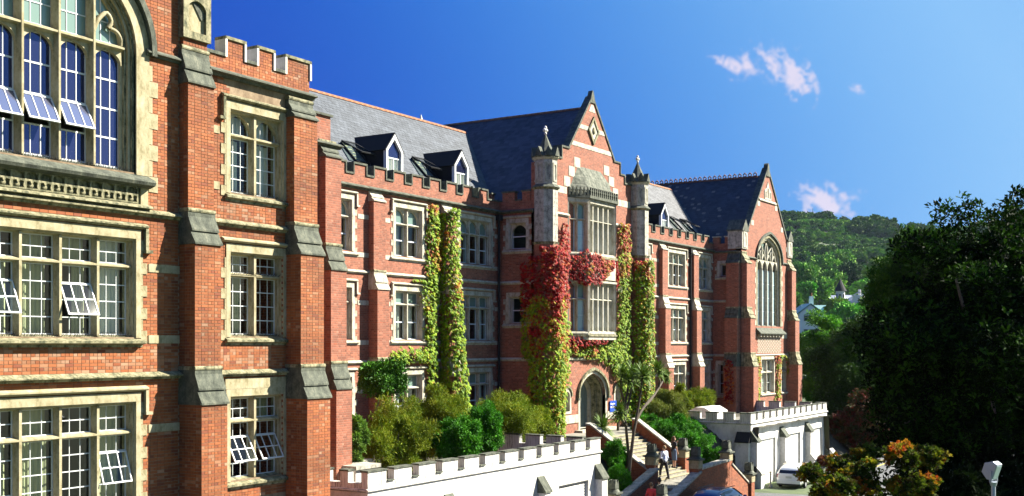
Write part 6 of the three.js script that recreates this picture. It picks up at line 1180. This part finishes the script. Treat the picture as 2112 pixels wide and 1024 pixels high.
  // foreground maple, its tips turning orange
  const autumn = (q, r, t) => { const k = n3(q.x * 0.9, q.y * 0.9, q.z * 0.9) + 0.9 * q.y - 0.02 + (r() - 0.5) * 0.5; const c = k > 0.5 ? [[0.46, 0.13, 0.012], [0.44, 0.22, 0.015], [0.40, 0.08, 0.012]][Math.floor(r() * 3)] : k > 0.1 ? [[0.34, 0.28, 0.012], [0.24, 0.27, 0.012], [0.40, 0.22, 0.015]][Math.floor(r() * 3)] : [[0.07, 0.12, 0.01], [0.11, 0.16, 0.012], [0.05, 0.045, 0.01]][Math.floor(r() * 3)]; return lin(c[0] * t, c[1] * t, c[2] * t); };
  const mb = atPx(1790, 1200, 36), g = thing('maple_tree', 'young maple with orange and yellow tips in front of the parked white car', 'tree', mb.x, roadY(mb.x), mb.z);
  const top = mb.y * 0 ; const lobes = [[1855, 955, 36, 0.55, 0.6], [1865, 1005, 35.5, 0.6, 0.4], [1770, 985, 36, 0.7, 0.42], [1735, 965, 37, 0.45, 0.3], [1705, 1004, 36.5, 0.4, 0.2], [1672, 984, 36, 0.26, 0.09], [1690, 1030, 36, 0.6, 0.3], [1800, 1030, 36, 0.9, 0.6], [1900, 1015, 36.5, 0.5, 0.45], [1910, 945, 37, 0.45, 0.3], [1735, 1012, 35, 0.45, 0.28], [1790, 945, 37.5, 0.5, 0.35]];
  const list = []; lobes.forEach(([px, py, Z, rx, ry], i) => { const c = atPx(px, py, Z).sub(g.position); list.push(...foliage(c, V(rx, ry, rx), { clumps: 12, per: 26, clumpR: 0.26, size: 0.62, seed: 200 + i, colour: (q, r, t) => autumn(q.clone().sub(c), r, t), tints: [[0, 0, 0]] })); part('limb', taperTube([V(0.1, 0.6, 0), V(c.x * 0.45, c.y * 0.7, c.z * 0.45), c], 0.05, 0.012, 10, 5), M.bark, g); });
  part('trunk', taperTube([V(0, -0.2, 0), V(0.05, 0.8, 0), V(0.1, 2.4, 0.05)], 0.11, 0.06, 8, 7), M.bark, g);
  instanced('crown', spMaple, M.mapleLeaf, list, g);
  const mr = atPx(1765, 910, 98), rusty = (q, r, t) => { const c = [[0.13, 0.035, 0.02], [0.10, 0.06, 0.015], [0.05, 0.06, 0.015]][Math.floor(r() * 3)]; return lin(c[0] * t, c[1] * t, c[2] * t); };
  tree('maple_tree', 'russet maple standing in shade behind the orange tipped one', V(mr.x, 0, mr.z), mr.clone().add(V(0.6, 0.2, 0.6)), V(3.0, 4.0, 3.0), { clumps: 120, per: 50, clumpR: 0.75, size: 1.3, seed: 171, sp: spMaple, mat: M.leaf, tints: SHADE_TINTS, colour: rusty, trunk: 0.14 });
}
{ // trees round the houses across the valley, each one by itself
  const kinds = [['bright green tree', [[0.14, 0.40, 0.03], [0.19, 0.46, 0.04]]], ['mid green tree', FOREST], ['dark evergreen tree', [[0.045, 0.11, 0.02], [0.065, 0.15, 0.025]]], ['yellow green tree', [[0.27, 0.38, 0.04], [0.20, 0.33, 0.04]]]];
  const spots = [[1655, 716, 330, 40, 30, 1, 'below the teal roofed house'], [1692, 716, 300, 50, 36, 0, 'in front of the teal roofed house'], [1745, 655, 350, 60, 44, 0, 'between the teal roofed house and the turret house'], [1728, 642, 380, 36, 32, 3, 'left of the turret house, below its roof'], [1770, 690, 320, 60, 60, 2, 'below the turret house'], [1800, 640, 380, 44, 50, 3, 'right of the turret house'], [1660, 605, 460, 44, 24, 0, 'above the teal roof, by its chimney'], [1690, 600, 480, 50, 26, 1, 'behind the chimney of the teal roofed house'], [1715, 585, 520, 56, 36, 1, 'up the slope left of the spire'], [1752, 578, 560, 70, 48, 2, 'spreading above the spire'], [1664, 570, 560, 60, 44, 1, 'next to the chapel buttress, on the lower hillside'], [1808, 565, 540, 44, 50, 3, 'by the small white house'], [1785, 600, 520, 44, 26, 0, 'between the spire and the small white house'], [1700, 555, 640, 60, 40, 1, 'at the foot of the hillside'], [1636, 625, 420, 26, 36, 1, 'half hidden by the chapel buttress'], [1830, 610, 460, 60, 70, 2, 'hard against the dark broadleaf crown'], [1735, 720, 240, 70, 60, 2, 'low in the valley beyond the chapel'], [1660, 720, 260, 40, 60, 1, 'low in the valley beside the chapel corner'], [1800, 720, 240, 70, 70, 2, 'low in the valley, darkest'], [1860, 560, 600, 60, 60, 2, 'high on the lower hillside by the broadleaf crown'], [1735, 545, 700, 60, 40, 1, 'on the hillside above the spreading evergreen']];
  spots.forEach(([px, py, Z, w, h, k, where], i) => { const c = atPx(px, py, Z), rx = w / 2 * Z / 2350, ry = h / 2 * Z / 2350, gy = Math.min(hillY(c.x, c.z), c.y - ry * 1.05); tree('hillside_tree', kinds[k][0] + ' ' + where, V(c.x, gy, c.z), c, V(rx, ry, rx), { clumps: 38, per: 26, clumpR: rx * 0.36, size: Math.min(1.5, Z / 330), seed: 300 + i, sp: spFar, mat: M.farLeaf, tints: kinds[k][1], limbs: 2, group: 'trees round the houses across the valley' }); });
}
{ // the wooded hill: one mass of crowns
  const r = rngOf(900), list = [], m = new THREE.Group();
  const crownGeo = (() => { const L = []; const rr2 = rngOf(77); for (let i = 0; i < 90; i++) { const d = V(rr2() * 2 - 1, rr2() * 1.5 - 0.4, rr2() * 2 - 1).normalize(), k = 3.1 * (0.75 + 0.3 * n3(d.x * 2, d.y * 2, d.z * 2)); const p = d.clone().multiplyScalar(k); leafAt(p, d.clone().add(V(rr2() - 0.5, rr2() - 0.5, rr2() - 0.5)).normalize(), V(0, 1, 0.1), 1.5, 1.3, L, 0.3); leafAt(p.clone().multiplyScalar(0.85), V(rr2() - 0.5, rr2() - 0.2, rr2() - 0.5).normalize(), d, 1.9, 1.7, L, 0.2); } return geoFrom(L); })();
  for (let i = 0; i < 24000; i++) {
    const az = 0.17 + r() * 0.34, d = 520 + 1000 * Math.pow(r(), 0.8), [x, z] = fromCam(d * Math.cos(az), d * Math.sin(az)), y = hillY(x, z), n = fbm2(x / 90, z / 90, 3), s = (0.75 + 0.7 * r()) * (n > 0.25 ? 1.25 : 0.8) * (d > 900 ? 1.0 : 0.8);
    const dark = n > 0.22 ? 0.62 : 1, c = FOREST[Math.floor(r() * 4)], t = (0.75 + 0.5 * r()) * dark * (0.85 + 0.3 * fbm2(x / 40, z / 40, 2)), sy = s * (n > 0.3 ? 1.35 : 0.8);
    list.push([new THREE.Matrix4().compose(V(x, y + 1.6 * sy, z), qT.setFromEuler(eT.set(0, r() * 6.28, 0)).clone(), V(s, sy, s)), lin(c[0] * t, c[1] * t, c[2] * t)]);
  }
  const im = instanced('hill_forest', crownGeo, M.farLeaf, list, scene); im.userData.label = 'dense green bush covering the hill behind the chapel'; im.userData.category = 'forest';
}

// ================ houses across the valley
function gableRoof(w, d, h, over, mat, parent, x, y, z, ridgeAlongX = true) {   // two slopes with thickness
  const run = (ridgeAlongX ? d : w) / 2 + over, L = Math.hypot(run, h), a = Math.atan2(h, run), len = (ridgeAlongX ? w : d) + 2 * over;
  for (const s of [-1, 1]) { const m = part('roof_slope', worldUV(ridgeAlongX ? new THREE.BoxGeometry(len, 0.25, L) : new THREE.BoxGeometry(L, 0.25, len)), mat, parent, x + (ridgeAlongX ? 0 : s * run / 2), y + h / 2, z + (ridgeAlongX ? s * run / 2 : 0)); if (ridgeAlongX) m.rotation.x = s * a; else m.rotation.z = -s * a; }
}
const weatherboard = std({ color: lin(0.62, 0.66, 0.68), roughness: 0.7, name: 'painted weatherboard' }), teal = std({ color: lin(0.17, 0.33, 0.31), roughness: 0.5, name: 'teal roofing' }), creamPaint = std({ color: lin(0.72, 0.70, 0.64), name: 'cream paint' }), greyRoof = std({ color: lin(0.42, 0.46, 0.52), roughness: 0.5, name: 'pale iron roofing' }), darkPane = phys({ color: lin(0.03, 0.05, 0.06), roughness: 0.08, name: 'dark pane' });
function facadeWindow(parent, x, y, z, w, h, n, turn = 0) {
  const g = new THREE.Group(); g.name = 'window'; g.position.set(x, y, z); g.rotation.y = turn; parent.add(g);
  part('frame', slab(rectPts(-w / 2 - 0.15, w / 2 + 0.15, -h / 2 - 0.15, h / 2 + 0.15), Array.from({ length: n }, (_, i) => rectPts(-w / 2 + i * w / n + 0.06, -w / 2 + (i + 1) * w / n - 0.06, -h / 2, h / 2)), 0, 0.12), M.frame, g);
  for (let i = 0; i < n; i++) part('pane', pane(w / n - 0.06, h), darkPane, g, -w / 2 + (i + 0.5) * w / n, 0, 0.05);
}
const face = Math.atan2(-Math.cos(TH - 0.26), Math.sin(TH - 0.26));   // turned so that the front looks back across the valley
{
  const p = atPx(1677, 661, 400), g = thing('weatherboard_house', 'pale weatherboard house with teal gabled roof beyond the chapel', 'house', p.x, p.y - 6, p.z, face + 0.3);
  part('wall', worldUV(bx(-6, 3, -6, 8.2, -6, 4)), weatherboard, g); part('gable_wall', alongZ([[-6, 8.2], [2, 8.2], [-2, 11.3]], 3.6, 4.02), weatherboard, g); part('wing_wall', worldUV(bx(1.5, 7.5, -6, 8.3, -4, 3.2)), creamPaint, g); part('gable_wall', alongZ([[2, 8.3], [7.5, 8.3], [4.75, 10.6]], 2.9, 3.22), creamPaint, g);
  gableRoof(8.6, 9.5, 3.6, 0.7, teal, g, -2, 8.1, -1, false); gableRoof(5.6, 7.6, 2.7, 0.7, teal, g, 4.75, 8.2, -0.3, false); gableRoof(9, 6, 3.1, 0.3, teal, g, 1.5, 8.2, -3, true);
  facadeWindow(g, -2.2, 6.6, 4.03, 4.4, 1.9, 3); facadeWindow(g, 4.75, 6.9, 3.23, 3.0, 2.3, 3); facadeWindow(g, -2.2, 1.6, 4.03, 4.4, 2.2, 3);
  part('chimney', worldUV(bx(0.2, 1.5, 9, 14.6, -5.2, -4)), creamPaint, g); part('chimney_pot', new THREE.CylinderGeometry(0.3, 0.36, 1.2, 8).translate(0.85, 15.2, -4.6), M.tile, g);
}
{
  const p = atPx(1746, 628, 500), g = thing('turret_house', 'white house with a pointed dark turret among the hillside trees', 'house', p.x, p.y - 4, p.z, face - 0.1);
  part('wall', worldUV(bx(-7, 9, -6, 4.6, -5, 4)), creamPaint, g); gableRoof(16, 9, 3.4, 0.6, greyRoof, g, 1, 4.5, -0.5, true);
  part('turret', new THREE.CylinderGeometry(1.9, 1.9, 11, 8).translate(-2.2, 4.2, 3.4), creamPaint, g); part('turret_roof', new THREE.ConeGeometry(2.7, 5.6, 8).translate(-2.2, 12.4, 3.4), M.lead, g);
  for (const a of [-0.8, 0, 0.8]) facadeWindow(g, -2.2 + Math.sin(a) * 1.85, 7.4, 3.4 + Math.cos(a) * 1.85, 0.9, 1.7, 1, a);
  facadeWindow(g, 3, 2.2, 4.02, 2.4, 2, 2); facadeWindow(g, 7, 2.2, 4.02, 1.4, 2, 1); part('chimney', worldUV(bx(5, 6.1, 6, 10.4, -1.5, -0.5)), creamPaint, g); part('porch', worldUV(bx(3, 8, 4.6, 7.6, 2.2, 4.3)), creamPaint, g); gableRoof(5, 3, 1.6, 0.4, greyRoof, g, 5.5, 7.5, 3, false);
}
{
  const p = atPx(1786, 592, 560), g = thing('small_house', 'small white house half hidden by trees above the turret house', 'house', p.x, p.y - 5, p.z, face - 0.3);
  part('wall', worldUV(bx(-4.5, 4.5, -5, 5.5, -4, 4)), creamPaint, g); gableRoof(9, 8, 3, 0.5, greyRoof, g, 0, 5.4, 0, true); facadeWindow(g, -2, 3, 4.02, 1.8, 2, 2); facadeWindow(g, 2, 3, 4.02, 1.8, 2, 2);
}
{
  const p = atPx(1655, 512, 1050), g = thing('hillside_house', 'long low white house high on the wooded hill', 'house', p.x, p.y - 3, p.z, face);
  part('wall', worldUV(bx(-10, 8, -8, 4.5, -4, 4)), creamPaint, g); gableRoof(18, 8, 2.4, 0.6, greyRoof, g, -1, 4.4, 0, true); for (const x of [-7, -2.5, 2, 6]) facadeWindow(g, x, 1.8, 4.02, 2.2, 2, 2);
}
for (const [px, py, h, lab] of [[1677, 470, 18, 'tallest lattice radio mast on the hill crest'], [1697, 472, 9, 'short radio mast on the hill crest'], [1715, 474, 12, 'thin radio mast furthest from the chapel on the crest']]) {
  const [x, z] = fromCam(1290, (px - 1056) / 2350 * 1290), y = hillY(x, z), g = thing('radio_mast', lab, 'mast', x, y, z, 0, 'radio masts on the crest'), H = h * 1290 / 1290 + (CAM.y - (py - 712) / 2350 * 1290 - y);
  const L = []; for (const [a, b] of [[-0.6, -0.6], [0.6, -0.6], [0, 0.7]]) L.push(new THREE.CylinderGeometry(0.28, 0.4, H, 5).translate(a * 0.6, H / 2, b * 0.6)); for (let k = 0; k < 14; k++) L.push(new THREE.CylinderGeometry(0.15, 0.15, 1.4, 4).rotateZ(1.2 * (k % 2 ? 1 : -1)).translate(0, H * (k + 0.5) / 14, 0));
  part('lattice', merged(L), M.lead, g); part('antenna', new THREE.CylinderGeometry(0.2, 0.25, H * 0.2, 5).translate(0, H * 1.1, 0), M.lead, g);
}
// ================ floodlight on a post
{
  const p = atPx(2050, 1000, 30), y0 = roadY(p.x), g = thing('floodlight', 'grey box floodlight on a slim post before the dark tree', 'floodlight', p.x, y0, p.z, face + 0.9), H = p.y - y0 + 0.06;
  const met = std({ color: lin(0.30, 0.34, 0.40), roughness: 0.45, metalness: 0.5, name: 'galvanised steel' });
  part('pole', new THREE.CylinderGeometry(0.055, 0.07, H - 0.1, 12).translate(0, (H - 0.1) / 2, 0), met, g); part('pole_cap', new THREE.CylinderGeometry(0.1, 0.07, 0.1, 12).translate(0, H - 0.05, 0), met, g);
  part('bracket', merged([bx(-0.16, 0.16, H, H + 0.03, -0.03, 0.03), bx(-0.16, -0.135, H, H + 0.3, -0.03, 0.03), bx(0.135, 0.16, H, H + 0.3, -0.03, 0.03)]), met, g);
  const hd = part('lamp_housing', worldUV(new THREE.ExtrudeGeometry(shapeOf([[-0.09, -0.21], [0.03, -0.24], [0.22, -0.12], [0.22, 0.12], [0.03, 0.24], [-0.09, 0.21]]), { depth: 0.24, bevelEnabled: true, bevelSize: 0.015, bevelThickness: 0.015, bevelSegments: 2 }).translate(0, 0, -0.12).rotateY(Math.PI / 2)), met, g, 0, H + 0.3, 0); hd.rotation.x = 0.35;
  part('lens', box(0.22, 0.36, 0.01), M.paleGlass, hd, 0, 0, 0.112);
}
// ================ cars
function car(label, x, z, turn, paint, o = {}) {
  const g = thing('parked_car', label, 'car', x, roadY(x) + 0.01, z, turn, 'cars parked on the road'), L = 4.5, Wd = 0.86;
  // stations from tail (-x) to nose: [x, sill, belt, roof, width at belt, width at roof]
  const st = [[-2.2, 0.42, 0.86, 0.9, 0.7, 0.62], [-2.12, 0.3, 0.95, 1.0, 0.82, 0.7], [-1.98, 0.26, 0.97, 1.22, 0.85, 0.68], [-1.72, 0.24, 0.97, 1.42, 0.86, 0.64], [-1.2, 0.22, 0.96, 1.485, 0.865, 0.64], [-0.5, 0.22, 0.95, 1.5, 0.87, 0.64], [0.1, 0.22, 0.94, 1.47, 0.87, 0.63], [0.5, 0.22, 0.93, 1.33, 0.865, 0.65], [0.95, 0.22, 0.91, 1.02, 0.86, 0.74], [1.2, 0.23, 0.88, 0.92, 0.85, 0.74], [1.75, 0.25, 0.78, 0.82, 0.81, 0.7], [2.08, 0.3, 0.66, 0.7, 0.72, 0.6], [2.2, 0.38, 0.56, 0.6, 0.6, 0.5]];
  const sec = ([X, s, b, r, wb, wr]) => [[-wb * 0.88, s], [-wb * 0.98, s + (b - s) * 0.25], [-wb, s + (b - s) * 0.6], [-wb * 0.985, b], [-(wr + (wb - wr) * 0.45), b + (r - b) * 0.52], [-wr, r - (r - b) * 0.12 - 0.01], [-wr * 0.8, r], [0, r + 0.02], [wr * 0.8, r], [wr, r - (r - b) * 0.12 - 0.01], [wr + (wb - wr) * 0.45, b + (r - b) * 0.52], [wb * 0.985, b], [wb, s + (b - s) * 0.6], [wb * 0.98, s + (b - s) * 0.25], [wb * 0.88, s]].map(([zz, y]) => V(X, y, zz));
  const S = st.map(sec), n = S[0].length, pos = [], idx = []; S.forEach(r => r.forEach(v => pos.push(v.x, v.y, v.z)));
  for (let i = 0; i < S.length - 1; i++) for (let j = 0; j < n - 1; j++) { const a = i * n + j, b = a + n; idx.push(a, b, a + 1, a + 1, b, b + 1); }
  for (let i = 0; i < S.length - 1; i++) idx.push(i * n, (i + 1) * n - 1, (i + 1) * n, (i + 1) * n - 1, (i + 2) * n - 1, (i + 1) * n);
  for (const e of [0, S.length - 1]) for (let j = 1; j < n - 1; j++) idx.push(e * n, e * n + (e ? j + 1 : j), e * n + (e ? j : j + 1));
  const bg = new THREE.BufferGeometry(); bg.setAttribute('position', new THREE.Float32BufferAttribute(pos, 3)); bg.setIndex(idx); bg.computeVertexNormals(); paint.side = THREE.DoubleSide;
  part('body', bg, paint, g);
  const glass = o.glass || phys({ color: lin(0.015, 0.02, 0.02), roughness: 0.05, name: 'tinted car glass' }), trim = M.iron;
  const patch = (name, i0, i1, j0, j1, mat, off = 0.008, inset = 0.06) => {       // a piece of the skin lifted off the body
    const A = S[i0][j0], B = S[i1][j0], C = S[i1][j1], D = S[i0][j1], c = A.clone().add(B).add(C).add(D).multiplyScalar(0.25), nn = B.clone().sub(A).cross(D.clone().sub(A)).normalize(); if (nn.dot(c.clone().sub(V(0, 0.8, 0))) < 0) nn.negate();
    const q = [A, B, C, D].map(v => v.clone().lerp(c, inset).addScaledVector(nn, off)), g2 = geoFrom([q[0], q[1], q[2], q[0], q[2], q[3]].flatMap(v => [v.x, v.y, v.z])); const mm = mat.clone(); mm.side = THREE.DoubleSide; return part(name, g2, mm, g);
  };
  for (const [j0, j1] of [[3, 5], [11, 9]]) { patch('side_window', 3, 4, j0, j1, glass, 0.012, 0.1); patch('side_window', 4, 5, j0, j1, glass, 0.012, 0.06); patch('side_window', 5, 7, j0, j1, glass, 0.012, 0.06); }
  { const mm = glass.clone(); mm.side = THREE.DoubleSide; const rw = [[1, 2], [2, 3]].flatMap(([i, k]) => { const q = [S[i][5], S[i][9], S[k][9], S[k][5]].map((v, n) => V(v.x - 0.03, v.y + 0.012 - (k === 3 && n > 1 ? 0.05 : 0), v.z * 0.93)); return [q[0], q[1], q[2], q[0], q[2], q[3]]; }); part('rear_window', geoFrom(rw.flatMap(v => [v.x, v.y, v.z])), mm, g); const f = [S[8][4], S[8][10], S[6][9], S[6][5]].map(v => v.clone().add(V(0.04, 0.05, 0))); part('windscreen', geoFrom([f[0], f[1], f[2], f[0], f[2], f[3]].flatMap(v => [v.x, v.y, v.z])), mm, g); }
  const red = std({ color: lin(0.35, 0.01, 0.01), roughness: 0.25, name: 'tail lamp red' }), rim = std({ color: lin(0.5, 0.5, 0.52), metalness: 0.7, roughness: 0.35, name: 'alloy rim' }), rub = std({ color: lin(0.015, 0.015, 0.016), name: 'tyre rubber' });
  for (const s of [-1, 1]) { part('tail_lamp', new THREE.BoxGeometry(0.16, 0.22, 0.2).translate(-2.09, 0.84, s * 0.7), red, g); part('headlamp', new THREE.BoxGeometry(0.16, 0.12, 0.3).translate(2.06, 0.62, s * 0.56), M.paleGlass, g); part('mirror', new THREE.SphereGeometry(0.1, 8, 6).scale(0.8, 0.8, 1).translate(0.72, 1.0, s * 0.97), paint, g); part('roof_rail', new THREE.CylinderGeometry(0.02, 0.02, 2.0, 6).rotateZ(Math.PI / 2).translate(-0.65, 1.53, s * 0.56), o.rail || trim, g);
    for (const wx of [-1.32, 1.38]) { const w = part('wheel', new THREE.TorusGeometry(0.235, 0.085, 10, 22).scale(1, 1, 1.25).translate(wx, 0.32, s * 0.79), rub, g); part('rim', new THREE.CylinderGeometry(0.2, 0.2, 0.16, 16).rotateX(Math.PI / 2).translate(wx, 0.32, s * 0.79), rim, w); part('arch', new THREE.TorusGeometry(0.345, 0.03, 6, 18, Math.PI).translate(wx, 0.33, s * 0.845), trim, w); } }
  part('rear_bumper', worldUV(new THREE.BoxGeometry(0.16, 0.22, 1.56).translate(-2.2, 0.46, 0)), paint, g); part('lower_trim', worldUV(new THREE.BoxGeometry(0.14, 0.1, 1.5).translate(-2.18, 0.3, 0)), trim, g); part('number_plate', box(0.02, 0.13, 0.38), std({ color: lin(0.55, 0.55, 0.5), name: 'plate' }), g, -2.24, 0.76, 0);
  return g;
}
const whitePaint = phys({ color: lin(0.80, 0.80, 0.79), roughness: 0.3, clearcoat: 1, clearcoatRoughness: 0.05, name: 'white car paint' }), bluePaint = phys({ color: lin(0.012, 0.03, 0.14), roughness: 0.3, metalness: 0.3, clearcoat: 1, clearcoatRoughness: 0.05, name: 'dark blue car paint' });
car('white station wagon parked beside the white garage wall', 73.7, 0.3, 0.06, whitePaint, { rail: M.ashlar });
car('dark blue car below the brick stair wall, only its roof in view', 53.6, 3.0, 0, bluePaint);
car('blue car far along the road at the end of the garage wall', 103, -3.4, 0.5, bluePaint.clone());
// ================ people
function blobMesh(bones, res = 72, grow = 0, clip) {               // one continuous skin round tapered bones: [ax, ay, az, ra, bx, by, bz, rb]
  const lo = V(1e9, 1e9, 1e9), hi = V(-1e9, -1e9, -1e9); for (const b of bones) for (const [k, r] of [[0, 3], [4, 7]]) { const p = V(b[k], b[k + 1], b[k + 2]); lo.min(p.clone().subScalar(b[r] + grow + 0.05)); hi.max(p.clone().addScalar(b[r] + grow + 0.05)); }
  const c = lo.clone().add(hi).multiplyScalar(0.5), size = Math.max(hi.x - lo.x, hi.y - lo.y, hi.z - lo.z) / 2, mc = new MarchingCubes(res, new THREE.MeshStandardMaterial(), false, false, 60000), h = res / 2;
  for (let k = 0; k < res; k++) for (let j = 0; j < res; j++) for (let i = 0; i < res; i++) {
    const x = (i - h) / h * size + c.x, y = (j - h) / h * size + c.y, z = (k - h) / h * size + c.z; let d = 1e3;
    if (x < lo.x || x > hi.x || z < lo.z || z > hi.z || y < lo.y || y > hi.y) { mc.field[k * res * res + j * res + i] = -1; continue; }
    for (const b of bones) { const vx = b[4] - b[0], vy = b[5] - b[1], vz = b[6] - b[2], wx = x - b[0], wy = y - b[1], wz = z - b[2], t = clamp((wx * vx + wy * vy + wz * vz) / (vx * vx + vy * vy + vz * vz + 1e-9)), q = Math.hypot(wx - vx * t, wy - vy * t, wz - vz * t) - mix(b[3], b[7], t) - grow, kk = 0.03, hh = clamp(0.5 + 0.5 * (q - d) / kk); d = mix(q, d, hh) - kk * hh * (1 - hh); }
    if (clip) d = Math.max(d, clip(x, y, z)); mc.field[k * res * res + j * res + i] = -d;
  }
  mc.isolation = 0; mc.update(); const cnt = mc.count, p = mc.positionArray.slice(0, cnt * 3), n = mc.normalArray.slice(0, cnt * 3); for (let i = 0; i < cnt; i++) { p[i * 3] = p[i * 3] * size + c.x; p[i * 3 + 1] = p[i * 3 + 1] * size + c.y; p[i * 3 + 2] = p[i * 3 + 2] * size + c.z; }
  const g = new THREE.BufferGeometry(); g.setAttribute('position', new THREE.BufferAttribute(p, 3)); g.computeVertexNormals(); const m = mergeVertices(g, 1e-4); m.computeVertexNormals(); return m;
}
function person(label, x, y, z, turn, o) {                          // faces local +z
  const g = thing('person', label, 'person', x, y, z, turn), B = (a, ra, b, rb) => [...a, ra, ...b, rb], sk = std({ color: lin(...(o.skin || [0.42, 0.22, 0.14])), roughness: 0.6, name: 'skin' }), cloth = (c, n) => std({ color: lin(...c), roughness: 0.85, name: n });
  const s = o.stride || 0, hip = [0.09, 0.93, 0], kn = (q) => [q * 0.1, 0.5, (q > 0 ? s : -s) * 0.22 + 0.03], an = (q) => [q * 0.1, 0.09 + (q > 0 ? Math.max(0, o.lift || 0) : 0), (q > 0 ? s : -s) * 0.32 - (q > 0 && o.lift ? 0.02 : 0)];
  const legs = [1, -1].flatMap(q => [B([q * 0.09, 0.93, 0], 0.088, kn(q), 0.062), B(kn(q), 0.06, an(q), 0.042)]), feet = [1, -1].map(q => { const a = an(q); return B([a[0], a[1] - 0.045, a[2] - 0.03], 0.042, [a[0], a[1] - 0.055, a[2] + 0.14], 0.032); });
  const torso = [B([-0.07, 0.98, 0], 0.12, [0.07, 0.98, 0], 0.12), B([0, 1.0, 0], 0.135, [0, 1.22, 0.01], 0.125), B([-0.08, 1.33, 0], 0.125, [0.08, 1.33, 0], 0.125), B([-0.15, 1.42, 0], 0.06, [0.15, 1.42, 0], 0.06)];
  const arms = [1, -1].flatMap(q => { const e = o.elbows?.[q > 0 ? 0 : 1] || [q * 0.26, 1.13, -0.03], w = o.wrists?.[q > 0 ? 0 : 1] || [q * 0.27, 0.9, 0.08]; return [B([q * 0.18, 1.41, 0], 0.056, e, 0.042), B(e, 0.042, w, 0.03)]; });
  const hands = [1, -1].flatMap(q => { const w = o.wrists?.[q > 0 ? 0 : 1] || [q * 0.27, 0.9, 0.08], e = o.elbows?.[q > 0 ? 0 : 1] || [q * 0.26, 1.13, -0.03], d = V(w[0] - e[0], w[1] - e[1], w[2] - e[2]).normalize(), side = d.clone().cross(V(q, 0, 0.2)).normalize(), at = (k, f) => { const v = V(...w).addScaledVector(d, k).addScaledVector(side, f); return [v.x, v.y, v.z]; }; return [B(at(0, 0), 0.03, at(0.08, 0), 0.036), ...[-0.03, -0.01, 0.01, 0.03].map((f, i) => B(at(0.08, f), 0.0095, at(0.155 - Math.abs(i - 1.5) * 0.012, f * 1.2), 0.008)), B(at(0.03, 0.035), 0.011, at(0.08, 0.07), 0.0095)]; });
  const hd = [B([0, 1.47, -0.01], 0.052, [0, 1.56, 0.01], 0.05), B([0, 1.63, 0.01], 0.083, [0, 1.69, -0.015], 0.092), B([0, 1.59, 0.045], 0.05, [0, 1.6, 0.05], 0.045), B([0, 1.645, 0.1], 0.014, [0, 1.615, 0.118], 0.016), B([-0.09, 1.635, 0], 0.02, [-0.093, 1.655, -0.01], 0.02), B([0.09, 1.635, 0], 0.02, [0.093, 1.655, -0.01], 0.02)];
  part('body', blobMesh([...legs, ...feet, ...torso, ...arms, ...hands, ...hd], 110), sk, g);
  part('hair', blobMesh([B([0, 1.68, -0.02], 0.095, [0, 1.71, -0.02], 0.09), ...(o.longHair ? [B([0, 1.66, -0.06], 0.085, [0, 1.45, -0.08], 0.06)] : [])], 40, 0.008, (X, Y, Z) => (Z > 0.06 && Y < 1.7 ? 0.05 : -1)), cloth(o.hair || [0.08, 0.05, 0.03], 'hair'), g);
  const sl = o.bareArms ? arms.map((a, i) => i % 2 ? null : [...a.slice(0, 4), mix(a[0], a[4], 0.5), mix(a[1], a[5], 0.5), mix(a[2], a[6], 0.5), 0.05]).filter(Boolean) : arms;
  part('shirt', blobMesh([...torso, ...sl], 84, 0.018), cloth(o.top, 'shirt cloth'), g);
  if (o.shorts) part('trousers', blobMesh([torso[0], ...[1, -1].map(q => B([q * 0.09, 0.93, 0], 0.09, kn(q), 0.075))], 64, 0.02), cloth(o.bottom, 'denim'), g); else part('trousers', blobMesh([torso[0], ...legs], 84, 0.022), cloth(o.bottom, 'trouser cloth'), g);
  feet.forEach(f => part('shoe', blobMesh([f], 28, 0.012), cloth([0.012, 0.011, 0.01], 'shoe leather'), g));
  for (const q of [-1, 1]) part('eye', new THREE.SphereGeometry(0.012, 8, 6), M.iron, g, q * 0.034, 1.655, 0.088);
  if (o.bag) part('shoulder_bag', new THREE.SphereGeometry(0.2, 12, 8).scale(0.45, 0.8, 0.9).translate(0.3, 0.98, -0.06), cloth([0.012, 0.012, 0.014], 'bag'), g), part('bag_strap', new THREE.TubeGeometry(new THREE.CatmullRomCurve3([V(0.3, 1.1, -0.05), V(0.22, 1.35, -0.14), V(0.16, 1.5, -0.05), V(0.2, 1.35, 0.12), V(0.3, 1.1, 0.05)]), 20, 0.014, 5), cloth([0.012, 0.012, 0.014], 'bag strap'), g);
  return g;
}
person('person in a white shirt and dark trousers climbing the steps with a shoulder bag', 56.9, 2.02, -1.62, Math.PI - 0.35, { top: [0.62, 0.66, 0.78], bottom: [0.012, 0.012, 0.016], hair: [0.22, 0.14, 0.07], stride: 0.7, lift: 0.03, bag: true, elbows: [[0.29, 1.14, -0.04], [-0.29, 1.13, 0.04]], wrists: [[0.3, 0.92, 0.06], [-0.32, 0.9, 0.14]] });
person('person in a black top and denim shorts by the pier, hand to face', 59.3, 2.345, -2.12, 0.9, { top: [0.012, 0.012, 0.014], bottom: [0.08, 0.12, 0.2], hair: [0.10, 0.05, 0.02], longHair: true, shorts: true, bareArms: true, elbows: [[0.22, 1.16, 0.14], [-0.26, 1.14, 0.02]], wrists: [[0.1, 1.4, 0.22], [-0.24, 0.92, 0.1]] });
person('person in a red top coming up the lower steps, cut by the frame', 50.6, 0.8, 0.6, Math.PI / 2, { top: [0.42, 0.02, 0.025], bottom: [0.02, 0.02, 0.03], hair: [0.12, 0.07, 0.03], stride: 0.5 });
person('person in black just above the red clad one on the lower steps', 51.4, 0.95, 0.65, Math.PI / 2 + 0.2, { top: [0.012, 0.012, 0.013], bottom: [0.012, 0.012, 0.015], hair: [0.02, 0.015, 0.01], stride: 0.5 });
renderer.render(scene, camera);
